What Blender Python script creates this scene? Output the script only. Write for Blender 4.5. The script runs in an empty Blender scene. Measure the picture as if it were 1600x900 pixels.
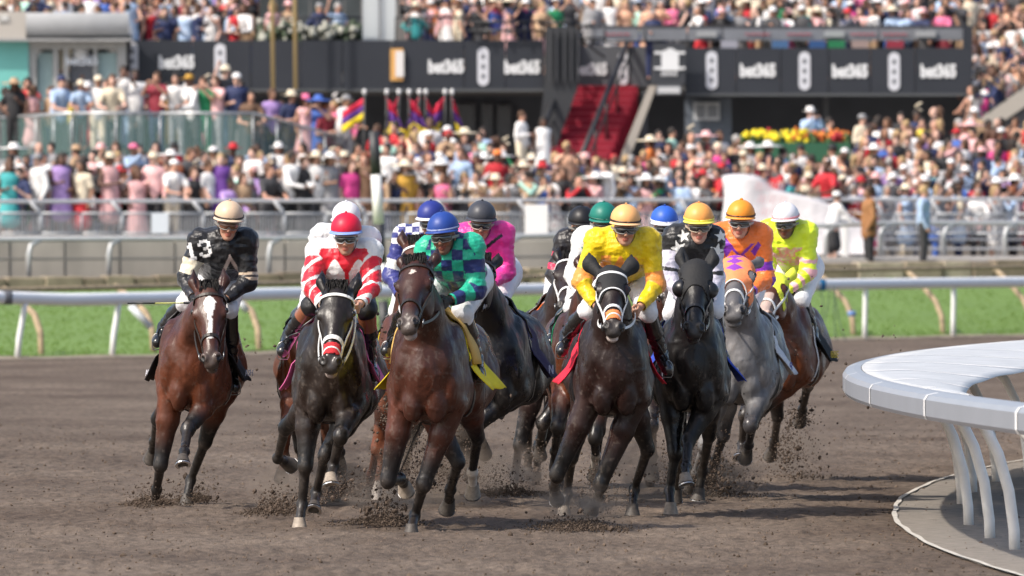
import bpy, math, random, os
import numpy as np
from mathutils import Vector, Matrix
from mathutils.bvhtree import BVHTree

ONLY = os.environ.get('ONLY', '')
random.seed(7)
RNG = np.random.default_rng(7)
scene = bpy.context.scene
COL = scene.collection

# ------------------------------------------------------------------ camera, sky, sun, exposure
F = 17778.0           # focal length in photo pixels (400 mm on 36 mm, 1600 px wide)
CAMH = 2.04
YH = 371.0            # horizon row in the photograph
cam_d = bpy.data.cameras.new('camera')
cam = bpy.data.objects.new('camera', cam_d)
COL.objects.link(cam)
cam_d.sensor_width = 36.0
cam_d.lens = F / 1600.0 * 36.0
cam_d.clip_start = 1.0
cam_d.clip_end = 5000.0
cam.location = (0, 0, CAMH)
cam.rotation_euler = (math.radians(90) - math.atan((450 - YH) / F), 0, 0)
cam_d.dof.use_dof = True
cam_d.dof.focus_distance = 82.5
cam_d.dof.aperture_fstop = 7.3
scene.camera = cam

SUN_EL, SUN_AZ = 46.0, -124.0      # azimuth from +Y towards +X
sel, saz = math.radians(SUN_EL), math.radians(SUN_AZ)
sdir = Vector((math.sin(saz) * math.cos(sel), math.cos(saz) * math.cos(sel), math.sin(sel)))
world = bpy.data.worlds.new('World')
scene.world = world
world.use_nodes = True
wn = world.node_tree
wn.nodes.clear()
w_out = wn.nodes.new('ShaderNodeOutputWorld')
w_bg = wn.nodes.new('ShaderNodeBackground')
w_sky = wn.nodes.new('ShaderNodeTexSky')
w_sky.sky_type = 'NISHITA'
w_sky.sun_disc = False
w_sky.sun_elevation = sel
w_sky.sun_rotation = saz
w_sky.air_density = 1.0
w_sky.dust_density = 3.5
w_sky.ozone_density = 1.0
w_bg.inputs['Strength'].default_value = 0.15
wn.links.new(w_sky.outputs['Color'], w_bg.inputs['Color'])
wn.links.new(w_bg.outputs['Background'], w_out.inputs['Surface'])
sun_d = bpy.data.lights.new('sun', 'SUN')
sun_d.energy = 3.4
sun_d.angle = math.radians(1.2)
sun_d.color = (1.0, 0.93, 0.84)
sun = bpy.data.objects.new('sun', sun_d)
COL.objects.link(sun)
sun.rotation_euler = (-sdir).to_track_quat('-Z', 'Y').to_euler()
scene.view_settings.view_transform = 'Standard'
scene.view_settings.look = 'None'
scene.view_settings.exposure = 0.42
scene.view_settings.gamma = 1.0
scene.cycles.max_bounces = 6

# ------------------------------------------------------------------ pixel <-> place helpers
def W(px, py, Z):
    s = F / Z
    return np.array([(px - 800.0) / s, Z, CAMH - (py - YH) / s])
def gz(py, z=0.0):
    """depth of a point of height z seen at row py"""
    return F * (CAMH - z) / (py - YH)

# ------------------------------------------------------------------ tagging
def tag(o, label=None, cat=None, group=None, kind=None):
    if label: o['label'] = label
    if cat: o['category'] = cat
    if group: o['group'] = group
    if kind: o['kind'] = kind
    return o
def thing(name, label, cat, loc=(0, 0, 0), rz=0.0, group=None):
    o = bpy.data.objects.new(name, None)
    o.empty_display_size = 0.2
    COL.objects.link(o)
    o.location = loc
    o.rotation_euler = (0, 0, rz)
    return tag(o, label, cat, group)
def link(name, me, parent=None, mat=None):
    o = bpy.data.objects.new(name, me)
    COL.objects.link(o)
    if parent is not None: o.parent = parent
    if mat is not None and len(me.materials) == 0: me.materials.append(mat)
    return o

# ------------------------------------------------------------------ mesh building
def np_mesh(name, V, Q, smooth=True, col=None, mat=None):
    V = np.asarray(V, dtype=np.float32); Q = np.asarray(Q, dtype=np.int32)
    me = bpy.data.meshes.new(name)
    me.vertices.add(len(V)); me.vertices.foreach_set('co', V.ravel())
    n, m = Q.shape
    me.loops.add(n * m); me.loops.foreach_set('vertex_index', Q.ravel())
    me.polygons.add(n)
    me.polygons.foreach_set('loop_start', np.arange(0, n * m, m, dtype=np.int32))
    try: me.polygons.foreach_set('loop_total', np.full(n, m, dtype=np.int32))
    except Exception: pass
    me.polygons.foreach_set('use_smooth', np.full(n, smooth, dtype=bool))
    me.update(calc_edges=True)
    if col is not None:
        c = np.ones((len(V), 4), dtype=np.float32); c[:, :3] = col
        a = me.color_attributes.new('Col', 'FLOAT_COLOR', 'POINT')
        a.data.foreach_set('color', c.ravel())
    if mat is not None: me.materials.append(mat)
    return me

class MB:
    """collects simple shapes into one mesh"""
    def __init__(s): s.v = []; s.f = []; s.sm = []; s.mi = []
    def add(s, vs, fs, smooth=False, mi=0):
        b = len(s.v)
        s.v += [tuple(float(c) for c in v) for v in vs]
        for f in fs:
            s.f.append([i + b for i in f]); s.sm.append(smooth); s.mi.append(mi)
    def box(s, c, size, rz=0.0, R=None, mi=0):
        hx, hy, hz = size[0] / 2, size[1] / 2, size[2] / 2
        M = R if R is not None else Matrix.Rotation(rz, 3, 'Z')
        vs = [M @ Vector((x, y, z)) + Vector(c) for x in (-hx, hx) for y in (-hy, hy) for z in (-hz, hz)]
        s.add(vs, [(0, 1, 3, 2), (4, 6, 7, 5), (0, 4, 5, 1), (2, 3, 7, 6), (0, 2, 6, 4), (1, 5, 7, 3)], mi=mi)
    def tube(s, pts, r, n=8, caps=True, mi=0, flat=1.0, up=None):
        pts = [Vector(p) for p in pts]
        rs = r if isinstance(r, (list, tuple)) else [r] * len(pts)
        base = len(s.v); rings = []
        prev = None
        for i, p in enumerate(pts):
            t = (pts[min(i + 1, len(pts) - 1)] - pts[max(i - 1, 0)])
            if t.length < 1e-9: t = Vector((0, 0, 1))
            t.normalize()
            u = Vector(up) if up is not None else (prev if prev is not None else (Vector((0, 0, 1)) if abs(t.z) < .9 else Vector((1, 0, 0))))
            a = t.cross(u)
            if a.length < 1e-6: a = t.cross(Vector((1, 0.1, 0)))
            a.normalize(); b = a.cross(t).normalized(); prev = b
            ring = []
            for k in range(n):
                an = 2 * math.pi * k / n
                q = p + a * math.cos(an) * rs[i] + b * math.sin(an) * rs[i] * flat
                ring.append(len(s.v)); s.v.append(tuple(q))
            rings.append(ring)
        for i in range(len(rings) - 1):
            for k in range(n):
                k2 = (k + 1) % n
                s.f.append([rings[i][k], rings[i][k2], rings[i + 1][k2], rings[i + 1][k]]); s.sm.append(True); s.mi.append(mi)
        if caps:
            s.f.append(rings[0][::-1]); s.sm.append(False); s.mi.append(mi)
            s.f.append(list(rings[-1])); s.sm.append(False); s.mi.append(mi)
    def ell(s, c, r, n=12, m=8, R=None, mi=0, jit=0.0):
        vs = []; fs = []
        for j in range(m + 1):
            th = math.pi * j / m
            for i in range(n):
                ph = 2 * math.pi * i / n
                v = Vector((math.sin(th) * math.cos(ph) * r[0], math.sin(th) * math.sin(ph) * r[1], math.cos(th) * r[2]))
                if jit: v *= 1 + random.uniform(-jit, jit)
                if R is not None: v = R @ v
                vs.append(v + Vector(c))
        for j in range(m):
            for i in range(n):
                i2 = (i + 1) % n
                fs.append((j * n + i, (j + 1) * n + i, (j + 1) * n + i2, j * n + i2))
        s.add(vs, fs, True, mi)
    def grid(s, P, closed=False, smooth=True, mi=0):
        """P: rows x cols x 3"""
        nr, nc = len(P), len(P[0])
        vs = [p for row in P for p in row]; fs = []
        for i in range(nr - 1):
            for j in range(nc - (0 if closed else 1)):
                j2 = (j + 1) % nc
                fs.append((i * nc + j, i * nc + j2, (i + 1) * nc + j2, (i + 1) * nc + j))
        s.add(vs, fs, smooth, mi)
    def mesh(s, name, mat=None):
        me = bpy.data.meshes.new(name)
        me.from_pydata(s.v, [], s.f)
        me.polygons.foreach_set('use_smooth', s.sm)
        me.polygons.foreach_set('material_index', s.mi)
        if mat is not None:
            for m_ in (mat if isinstance(mat, (list, tuple)) else [mat]): me.materials.append(m_)
        me.update()
        return me
    def build(s, name, mat=None, parent=None):
        return link(name, s.mesh(name, mat), parent)

# ------------------------------------------------------------------ materials
MATS = {}
def mat(name, color=(.5, .5, .5), rough=.6, metal=0.0, spec=.5, noise=0.0, nscale=5.0, bump=0.0, bscale=30.0,
        attr=False, objcol=False, alpha=None, coat=0.0, sheen=0.0, stretch=None, trans=0.0, bdist=0.01, rvar=None):
    if name in MATS: return MATS[name]
    m = bpy.data.materials.new(name); m.use_nodes = True
    nt = m.node_tree; N = nt.nodes; Lk = nt.links
    b = N['Principled BSDF']
    b.inputs['Roughness'].default_value = rough
    b.inputs['Metallic'].default_value = metal
    b.inputs['Specular IOR Level'].default_value = spec
    if coat: b.inputs['Coat Weight'].default_value = coat; b.inputs['Coat Roughness'].default_value = .25
    if sheen: b.inputs['Sheen Weight'].default_value = sheen
    if trans: b.inputs['Transmission Weight'].default_value = trans
    if alpha is not None: b.inputs['Alpha'].default_value = alpha
    src = None
    if attr:
        a = N.new('ShaderNodeVertexColor'); a.layer_name = 'Col'; src = a.outputs['Color']
    elif objcol:
        a = N.new('ShaderNodeObjectInfo'); src = a.outputs['Color']
    else:
        b.inputs['Base Color'].default_value = (*color, 1)
    tc = N.new('ShaderNodeTexCoord'); vec = tc.outputs['Object']
    if stretch:
        mp = N.new('ShaderNodeMapping'); mp.inputs['Scale'].default_value = stretch
        Lk.new(vec, mp.inputs['Vector']); vec = mp.outputs['Vector']
    if noise:
        nz = N.new('ShaderNodeTexNoise'); nz.inputs['Scale'].default_value = nscale; nz.inputs['Detail'].default_value = 6
        Lk.new(vec, nz.inputs['Vector'])
        mr = N.new('ShaderNodeMapRange'); mr.inputs[1].default_value = .25; mr.inputs[2].default_value = .75
        mr.inputs[3].default_value = 1 - noise; mr.inputs[4].default_value = 1 + noise
        Lk.new(nz.outputs['Fac'], mr.inputs[0])
        mx = N.new('ShaderNodeVectorMath'); mx.operation = 'SCALE'
        if src: Lk.new(src, mx.inputs[0])
        else: mx.inputs[0].default_value = color
        Lk.new(mr.outputs[0], mx.inputs['Scale'])
        src = mx.outputs[0]
    if src: Lk.new(src, b.inputs['Base Color'])
    if rvar:
        nr = N.new('ShaderNodeTexNoise'); nr.inputs['Scale'].default_value = 7; nr.inputs['Detail'].default_value = 5; Lk.new(vec, nr.inputs['Vector'])
        m2 = N.new('ShaderNodeMapRange'); m2.inputs[1].default_value = .38; m2.inputs[2].default_value = .62; m2.inputs[3].default_value = rvar[0]; m2.inputs[4].default_value = rvar[1]
        Lk.new(nr.outputs['Fac'], m2.inputs[0]); Lk.new(m2.outputs[0], b.inputs['Roughness'])
    if bump:
        nb = N.new('ShaderNodeTexNoise'); nb.inputs['Scale'].default_value = bscale; nb.inputs['Detail'].default_value = 5
        Lk.new(vec, nb.inputs['Vector'])
        bp = N.new('ShaderNodeBump'); bp.inputs['Strength'].default_value = bump; bp.inputs['Distance'].default_value = bdist
        Lk.new(nb.outputs['Fac'], bp.inputs['Height']); Lk.new(bp.outputs['Normal'], b.inputs['Normal'])
    MATS[name] = m
    return m

# ------------------------------------------------------------------ numpy value noise
def vnoise(P, seed=0):
    P = np.asarray(P, dtype=np.float64)
    I = np.floor(P).astype(np.int64); f = P - I; f = f * f * (3 - 2 * f)
    def h(ix, iy, iz):
        n = (ix * 374761393 + iy * 668265263 + iz * 2147483647 + seed * 1274126177) & 0xffffffff
        n = ((n ^ (n >> 13)) * 1103515245) & 0xffffffff
        n = (n ^ (n >> 16)) & 0xffff
        return n / 65535.0
    x, y, z = I[..., 0], I[..., 1], I[..., 2]; fx, fy, fz = f[..., 0], f[..., 1], f[..., 2]
    def l(a, b, t): return a + (b - a) * t
    return l(l(l(h(x, y, z), h(x + 1, y, z), fx), l(h(x, y + 1, z), h(x + 1, y + 1, z), fx), fy),
             l(l(h(x, y, z + 1), h(x + 1, y, z + 1), fx), l(h(x, y + 1, z + 1), h(x + 1, y + 1, z + 1), fx), fy), fz) * 2 - 1
def fbm(P, oct=4, seed=0):
    P = np.asarray(P, dtype=np.float64); s = 0; a = 1
    for o in range(oct): s = s + a * vnoise(P * 2 ** o + o * 17.3, seed + o); a *= .5
    return s

# ------------------------------------------------------------------ implicit bodies (smooth union on a grid -> quads)
class Sdf:
    def __init__(s): s.p = []
    def seg(s, a, b, ra, rb=None, k=.03, sx=1.0, tag=0, sub=False):
        s.p.append(('s', np.array(a, float), np.array(b, float), ra, ra if rb is None else rb, k, sx, tag, sub)); return s
    def chain(s, pts, rs, k=.03, sx=1.0, tag=0):
        for i in range(len(pts) - 1): s.seg(pts[i], pts[i + 1], rs[i], rs[i + 1], k, sx, tag)
    def ell(s, c, r, k=.03, R=None, tag=0, sub=False):
        s.p.append(('e', np.array(c, float), np.array(r, float), R, None, k, 1.0, tag, sub)); return s
    def mesh(s, h, infl=0.0, tags=True):
        lo = np.full(3, 1e9); hi = np.full(3, -1e9)
        for q in s.p:
            if q[8]: continue
            if q[0] == 's':
                m = max(q[3], q[4]) * max(1, q[6]) + infl
                lo = np.minimum(lo, np.minimum(q[1], q[2]) - m); hi = np.maximum(hi, np.maximum(q[1], q[2]) + m)
            else:
                m = max(q[2]) + infl
                lo = np.minimum(lo, q[1] - m); hi = np.maximum(hi, q[1] + m)
        lo -= 3 * h + .01; hi += 3 * h + .01
        n = np.ceil((hi - lo) / h).astype(int) + 1
        Fg = np.full(n, .3, dtype=np.float32); T = np.zeros(n, dtype=np.int16)
        ax = [lo[i] + h * np.arange(n[i], dtype=np.float32) for i in range(3)]
        for q in s.p:
            k = q[5]; pad = k + 3 * h + infl
            if q[0] == 's':
                m = max(q[3], q[4]) * max(1, q[6]) + pad
                l_ = np.minimum(q[1], q[2]) - m; h_ = np.maximum(q[1], q[2]) + m
            else:
                m = max(q[2]) + pad; l_ = q[1] - m; h_ = q[1] + m
            i0 = np.clip(((l_ - lo) / h).astype(int), 0, n); i1 = np.clip(((h_ - lo) / h).astype(int) + 2, 0, n)
            if np.any(i1 <= i0): continue
            sl = tuple(slice(i0[i], i1[i]) for i in range(3))
            X = ax[0][sl[0]][:, None, None]; Y = ax[1][sl[1]][None, :, None]; Z = ax[2][sl[2]][None, None, :]
            if q[0] == 's':
                a, b = q[1], q[2]; ab = b - a; L2 = max(float(ab @ ab), 1e-9)
                t = np.clip(((X - a[0]) * ab[0] + (Y - a[1]) * ab[1] + (Z - a[2]) * ab[2]) / L2, 0, 1)
                dx = (X - a[0] - t * ab[0]) / q[6]; dy = Y - a[1] - t * ab[1]; dz = Z - a[2] - t * ab[2]
                d = (np.sqrt(dx * dx + dy * dy + dz * dz) - (q[3] + (q[4] - q[3]) * t)) * min(1.0, q[6])
            else:
                c, r, R = q[1], q[2], q[3]
                px, py, pz = X - c[0], Y - c[1], Z - c[2]
                if R is not None:   # R: rows are the local axes
                    px, py, pz = (R[0][0] * px + R[0][1] * py + R[0][2] * pz, R[1][0] * px + R[1][1] * py + R[1][2] * pz,
                                  R[2][0] * px + R[2][1] * py + R[2][2] * pz)
                k0 = np.sqrt((px / r[0]) ** 2 + (py / r[1]) ** 2 + (pz / r[2]) ** 2)
                k1 = np.sqrt((px / r[0] ** 2) ** 2 + (py / r[1] ** 2) ** 2 + (pz / r[2] ** 2) ** 2) + 1e-6
                d = k0 * (k0 - 1) / k1
            d = (d - infl).astype(np.float32)
            G = Fg[sl]
            if q[8]:
                d = -d
                hh = np.clip(.5 - .5 * (G - d) / k, 0, 1)
                Fg[sl] = G + (d - G) * hh + k * hh * (1 - hh)
            else:
                Ts = T[sl]; Ts[d < G] = q[7]
                hh = np.clip(.5 + .5 * (d - G) / k, 0, 1)
                Fg[sl] = d + (G - d) * hh - k * hh * (1 - hh)
        V, Q, C = surface_nets(Fg, lo, h)
        return V, Q, T[C[:, 0], C[:, 1], C[:, 2]]
def surface_nets(Fg, lo, h):
    S = Fg < 0
    a = S[:-1, :-1, :-1].astype(np.int8)
    cnt = sum(S[i:S.shape[0] - 1 + i, j:S.shape[1] - 1 + j, k:S.shape[2] - 1 + k].astype(np.int8) for i in (0, 1) for j in (0, 1) for k in (0, 1))
    act = (cnt > 0) & (cnt < 8)
    C = np.argwhere(act)
    idx = np.full(act.shape, -1, dtype=np.int32); idx[act] = np.arange(len(C), dtype=np.int32)
    cor = [(i, j, k) for i in (0, 1) for j in (0, 1) for k in (0, 1)]
    val = {c: Fg[C[:, 0] + c[0], C[:, 1] + c[1], C[:, 2] + c[2]] for c in cor}
    acc = np.zeros((len(C), 3)); num = np.zeros(len(C))
    for c in cor:
        for ax_ in range(3):
            if c[ax_] == 0:
                c2 = list(c); c2[ax_] = 1; c2 = tuple(c2)
                v0, v1 = val[c], val[c2]; m = (v0 < 0) != (v1 < 0)
                dv = np.where(m, v0 - v1, 1); t = np.where(m, v0 / dv, 0)
                p = np.tile(np.array(c, float), (len(C), 1)); p[:, ax_] = t
                acc += p * m[:, None]; num += m
    V = (C + acc / num[:, None]) * h + lo
    quads = []
    for ax_ in range(3):
        o = [0, 0, 0]; o[ax_] = 1
        A = S[:S.shape[0] - o[0], :S.shape[1] - o[1], :S.shape[2] - o[2]]; B = S[o[0]:, o[1]:, o[2]:]
        E = np.argwhere(A != B)
        u, v = [(1, 2), (2, 0), (0, 1)][ax_]
        E = E[(E[:, u] > 0) & (E[:, v] > 0) & (E[:, u] < S.shape[u] - 1) & (E[:, v] < S.shape[v] - 1)]
        inside = S[E[:, 0], E[:, 1], E[:, 2]]
        def cell(du, dv):
            G = E.copy(); G[:, u] += du; G[:, v] += dv
            return idx[G[:, 0], G[:, 1], G[:, 2]]
        q = np.stack([cell(-1, -1), cell(0, -1), cell(0, 0), cell(-1, 0)], 1)
        q[~inside] = q[~inside][:, ::-1]
        quads.append(q)
    Q = np.concatenate(quads); Q = Q[(Q >= 0).all(1)]
    return V, Q, C
def smooth_mesh(V, Q, it=1, lam=.5):
    V = V.copy()
    E = np.concatenate([Q[:, [0, 1]], Q[:, [1, 2]], Q[:, [2, 3]], Q[:, [3, 0]]])
    n = len(V); cnt = np.bincount(E.ravel(), minlength=n).astype(float)
    for _ in range(it):
        A = np.zeros_like(V)
        for ax_ in range(3):
            A[:, ax_] = np.bincount(E[:, 0], V[E[:, 1], ax_], n) + np.bincount(E[:, 1], V[E[:, 0], ax_], n)
        V += lam * (A / np.maximum(cnt, 1)[:, None] - V)
    return V
def vnormals(V, Q):
    fn = np.cross(V[Q[:, 2]] - V[Q[:, 0]], V[Q[:, 3]] - V[Q[:, 1]])
    Nn = np.zeros_like(V)
    for c in range(4):
        for ax_ in range(3): Nn[:, ax_] += np.bincount(Q[:, c], fn[:, ax_], len(V))
    return Nn / (np.linalg.norm(Nn, axis=1)[:, None] + 1e-12)
def sstep(a, b, x):
    t = np.clip((x - a) / (b - a), 0, 1); return t * t * (3 - 2 * t)
def unit(v):
    v = np.asarray(v, float); return v / (np.linalg.norm(v) + 1e-12)
def mixc(c, d, t):
    t = np.asarray(t)[..., None]; return np.asarray(c) * (1 - t) + np.asarray(d) * t
# ================================================================== the place: ground, rails, walls, stand
def lerp(a, b, t): return a + (b - a) * t
def YL(px, off=0.0): return 254 + (px / 1600.0) * 8 + off          # line of the public fence
def XL(px, Y): return (px - 800.0) * Y / F
def at_line(px, off, z):
    Y = YL(px, off); return (XL(px, Y), Y, z)
RAILPTS = [(-400, 182), (-60, 190), (150, 193.5), (400, 200), (800, 212), (1250, 226), (1700, 240), (2100, 252)]
def rail_Y(px): return float(np.interp(px, [p for p, _ in RAILPTS], [y for _, y in RAILPTS]))

def dirt_h(X, Y):
    P = np.stack([X, Y * .55, np.zeros_like(X)], -1)
    h = .008 * fbm(P * np.array([1.3, .9, 1]), 2, 1) + .008 * fbm(P * 8.0, 3, 2)
    # harrow and hoof marks: little pits and lumps
    n = fbm(P * 11.0 + 5, 2, 4); h = h + .012 * np.clip(n, 0, 1) - .008 * np.clip(-n - .25, 0, 1)
    g = np.abs(vnoise(np.stack([X * .35 + 9, Y * 1.1, 0 * X], -1), 6)); h = h - .010 * np.clip(.25 - g, 0, .25) * 4
    m = sstep(-.05, .45, X - (2.40 + (Y - 79.0) ** 2 / 330.0))
    return (h - .012) * (1 - m) - .014 * m
def hoof_prints(X, Y, Z):
    """half-moon pits with a pushed-up rim, plus shallow harrow furrows"""
    rng = np.random.default_rng(77); dx = X[1, 0] - X[0, 0]; dy = Y[0, 1] - Y[0, 0]
    Z += .0018 * np.sin((X + .15 * np.sin(Y * .35)) * 2 * math.pi / .28) * sstep(-.3, .5, vnoise(np.stack([X * .3, Y * .12, 0 * X], -1), 61))
    for _ in range(1500):
        cx, cy = rng.uniform(X[0, 0] + .3, X[-1, 0] - .3), rng.uniform(Y[0, 0] + .4, Y[0, -1] - .4)
        if rng.random() < .45: cx = rng.normal(-.2, 1.6)
        if cx > 2.40 + (cy - 79.0) ** 2 / 330.0 or abs(cx) > 5.2: continue
        R_, dep = rng.uniform(.06, .10), rng.uniform(.006, .022)
        i0, i1 = int((cx - .3 - X[0, 0]) / dx), int((cx + .3 - X[0, 0]) / dx) + 1; j0, j1 = int((cy - .45 - Y[0, 0]) / dy), int((cy + .45 - Y[0, 0]) / dy) + 1
        i0, j0 = max(i0, 0), max(j0, 0); q = np.hypot((X[i0:i1, j0:j1] - cx) / R_, (Y[i0:i1, j0:j1] - cy) / (R_ * 1.7))
        Z[i0:i1, j0:j1] += -dep * np.exp(-q ** 2 * 1.3) + dep * .75 * np.exp(-(q - 1.5) ** 2 * 5)
    return Z
def sheet(name, xs, ys, zf, m_, lab=None):
    X, Y = np.meshgrid(xs, ys, indexing='ij'); Z = zf(X, Y)
    if name == 'track': Z = hoof_prints(X, Y, Z)
    V = np.stack([X, Y, Z], -1).reshape(-1, 3); nx, ny = X.shape
    i = (np.arange(nx - 1)[:, None] * ny + np.arange(ny - 1)[None]).ravel()
    Q = np.stack([i, i + ny, i + ny + 1, i + 1], 1)
    o = link(name, np_mesh(name, V, Q, True, None, m_)); tag(o, kind='structure')
    return o
def dirt_material():
    m = bpy.data.materials.new('track_dirt'); m.use_nodes = True; nt = m.node_tree; N = nt.nodes; L = nt.links
    b = N['Principled BSDF']; b.inputs['Roughness'].default_value = .95; b.inputs['Specular IOR Level'].default_value = .25
    tc = N.new('ShaderNodeTexCoord')
    def noise(sc, det, rough=.6, st=(1, 1, 1)):
        mp = N.new('ShaderNodeMapping'); mp.inputs['Scale'].default_value = st; L.new(tc.outputs['Object'], mp.inputs['Vector'])
        n = N.new('ShaderNodeTexNoise'); n.inputs['Scale'].default_value = sc; n.inputs['Detail'].default_value = det; n.inputs['Roughness'].default_value = rough
        L.new(mp.outputs['Vector'], n.inputs['Vector']); return n
    n1 = noise(.5, 4, .6, (1, .35, 1)); n2 = noise(14, 5, .7, (1, .30, 1)); n3 = noise(60, 3, .7, (1, .3, 1))
    r1 = N.new('ShaderNodeValToRGB'); e = r1.color_ramp.elements
    e[0].position = .33; e[0].color = (.088, .064, .048, 1); e[1].position = .68; e[1].color = (.163, .128, .100, 1)
    L.new(n1.outputs['Fac'], r1.inputs['Fac'])
    r2 = N.new('ShaderNodeValToRGB'); e = r2.color_ramp.elements
    e[0].position = .36; e[0].color = (.50, .48, .46, 1); e[1].position = .62; e[1].color = (1.22, 1.2, 1.18, 1)
    L.new(n2.outputs['Fac'], r2.inputs['Fac'])
    mx = N.new('ShaderNodeMix'); mx.data_type = 'RGBA'; mx.blend_type = 'MULTIPLY'; mx.inputs['Factor'].default_value = .85
    L.new(r1.outputs['Color'], mx.inputs['A']); L.new(r2.outputs['Color'], mx.inputs['B'])
    L.new(mx.outputs['Result'], b.inputs['Base Color'])
    ad = N.new('ShaderNodeMath'); ad.operation = 'ADD'; L.new(n2.outputs['Fac'], ad.inputs[0]); L.new(n3.outputs['Fac'], ad.inputs[1])
    bp = N.new('ShaderNodeBump'); bp.inputs['Strength'].default_value = .6; bp.inputs['Distance'].default_value = .02
    L.new(ad.outputs[0], bp.inputs['Height']); L.new(bp.outputs['Normal'], b.inputs['Normal'])
    return m
def turf_z(X, Y):
    px = 800 + X * F / Y; y0 = np.interp(px, [p for p, _ in RAILPTS], [y for _, y in RAILPTS]) + .6
    yk = 254 + (px / 1600) * 8 - 8.6
    t = np.clip((Y - y0) / (yk - y0), 0, 1.0)
    kz = .90 + .26 * px / 1600
    return .03 + (kz - .03) * t ** 1.15

def build_ground():
    md = dirt_material()
    mb = MB(); mb.add([(-900, -100, -.06), (900, -100, -.06), (900, 2600, -.06), (-900, 2600, -.06)], [(0, 1, 2, 3)])
    o = mb.build('ground', mat('far_ground', (.14, .12, .10), rough=.95)); tag(o, kind='structure')
    sheet('track', np.arange(-5.6, 6.6, .04), np.arange(63, 118.01, .115), dirt_h, md)
    sheet('track_far', np.concatenate([np.arange(-40, -12, 2), np.arange(-12, 13, .16), np.arange(14, 40, 2)]), np.arange(117.95, 262, .5), dirt_h, md)
    sheet('track_near', np.arange(-30, 30, .5), np.arange(-20, 63.2, .5), lambda X, Y: dirt_h(X, Y) - .004, md)
    # turf bank behind the outer rail
    gm = mat('turf', (.118, .200, .040), rough=.9, noise=.09, nscale=.35, bump=.15, bscale=30, stretch=(.22, 1, 1), bdist=.05)
    us = np.linspace(-1500, 3300, 400); vs = np.linspace(0, 1, 26)
    rows = []
    for u in us:
        y0 = rail_Y(u) + .5; y1 = YL(u, -8.3); row = []
        for v in vs:
            Y = lerp(y0, y1, v); X = XL(u, Y); row.append((X, Y, 0))
        rows.append(row)
    P = np.array(rows); P[..., 2] = turf_z(P[..., 0], P[..., 1]) + .02 * fbm(P * np.array([1.5, .6, 1]), 3, 8)
    n1, n2 = P.shape[:2]; i = (np.arange(n1 - 1)[:, None] * n2 + np.arange(n2 - 1)[None]).ravel()
    o = link('grass', np_mesh('grass', P.reshape(-1, 3), np.stack([i, i + n2, i + n2 + 1, i + 1], 1), True, None, gm)); tag(o, kind='structure')
    # grass blades standing on the bank edge and along the top
    rng = np.random.default_rng(3); n = 7000
    u = rng.uniform(-80, 1680, n); v = rng.uniform(0, 1, n) ** 1.3
    y0 = np.interp(u, [p for p, _ in RAILPTS], [y for _, y in RAILPTS]) + .45; y1 = 254 + u / 1600 * 8 - 8.6
    Y = y0 + (y1 - y0) * v; X = (u - 800) * Y / F; Z = turf_z(X, Y); hgt = rng.uniform(.03, .07, n); w = rng.uniform(.015, .035, n); ln = rng.uniform(-.05, .05, n)
    V = np.stack([np.stack([X - w, Y, Z], -1), np.stack([X + w, Y, Z], -1), np.stack([X + ln, Y, Z + hgt], -1)], 1).reshape(-1, 3)
    cc = np.repeat(np.array([.118, .200, .04])[None] * rng.uniform(.9, 1.08, (n, 1)), 3, 0)
    o = link('grass_blades', np_mesh('grass_blades', V, np.arange(3 * n).reshape(-1, 3), False, cc, mat('blade', attr=True, rough=.8))); tag(o, kind='stuff', label='short green turf blades on the bank behind the white rail', cat='grass')
    # dirt lip where the track meets the turf
    mb = MB(); rows = []
    for u in np.linspace(-1500, 3300, 200):
        Y = rail_Y(u) + .35; rows.append([(XL(u, Y - .5), Y - .5, -.01), (XL(u, Y - .1), Y - .1, .035 + .01 * math.sin(u)), (XL(u, Y + .3), Y + .3, .02)])
    mb.grid(rows); o = mb.build('track_edge', mat('edge_sand', (.24, .20, .15), rough=.95, noise=.3, nscale=4)); tag(o, kind='structure')
    # apron, and concrete steps that carry the crowd
    con = mat('concrete', (.33, .31, .285), rough=.9, noise=.18, nscale=1.2, bump=.3, bscale=10)
    mb = MB()
    def zgnd(px): return float(np.interp(px, [0, 560, 900, 1150, 1250, 1700], [2.05, 2.0, 1.95, 1.85, 1.62, 1.62]))
    pxs = np.linspace(-1500, 3300, 150)
    rows = []
    for u in pxs:
        fo = -6.1 if u < 1180 else -8.0
        r = [at_line(u, fo, zgnd(u) - .45), at_line(u, fo + .1, zgnd(u) - .06), at_line(u, 2.3, zgnd(u))]
        rows.append(r)
    mb.grid(rows, smooth=False)
    rows = []
    for u in pxs:
        r = []
        rs = float(np.interp(u, [560, 900, 1000, 1180], [.06, .05, .14, .25]))
        for k in range(10):
            r += [at_line(u, 2.3 + .85 * k, zgnd(u) + rs * k), at_line(u, 2.3 + .85 * k, zgnd(u) + rs * (k + 1))]
        r.append(at_line(u, 11.5, zgnd(u) + rs * 10)); r.append(at_line(u, 11.6, zgnd(u))); r.append(at_line(u, 40, zgnd(u))); rows.append(r)
    mb.grid(rows, smooth=False)
    o = mb.build('terrace', con); tag(o, kind='structure')
    return zgnd

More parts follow.
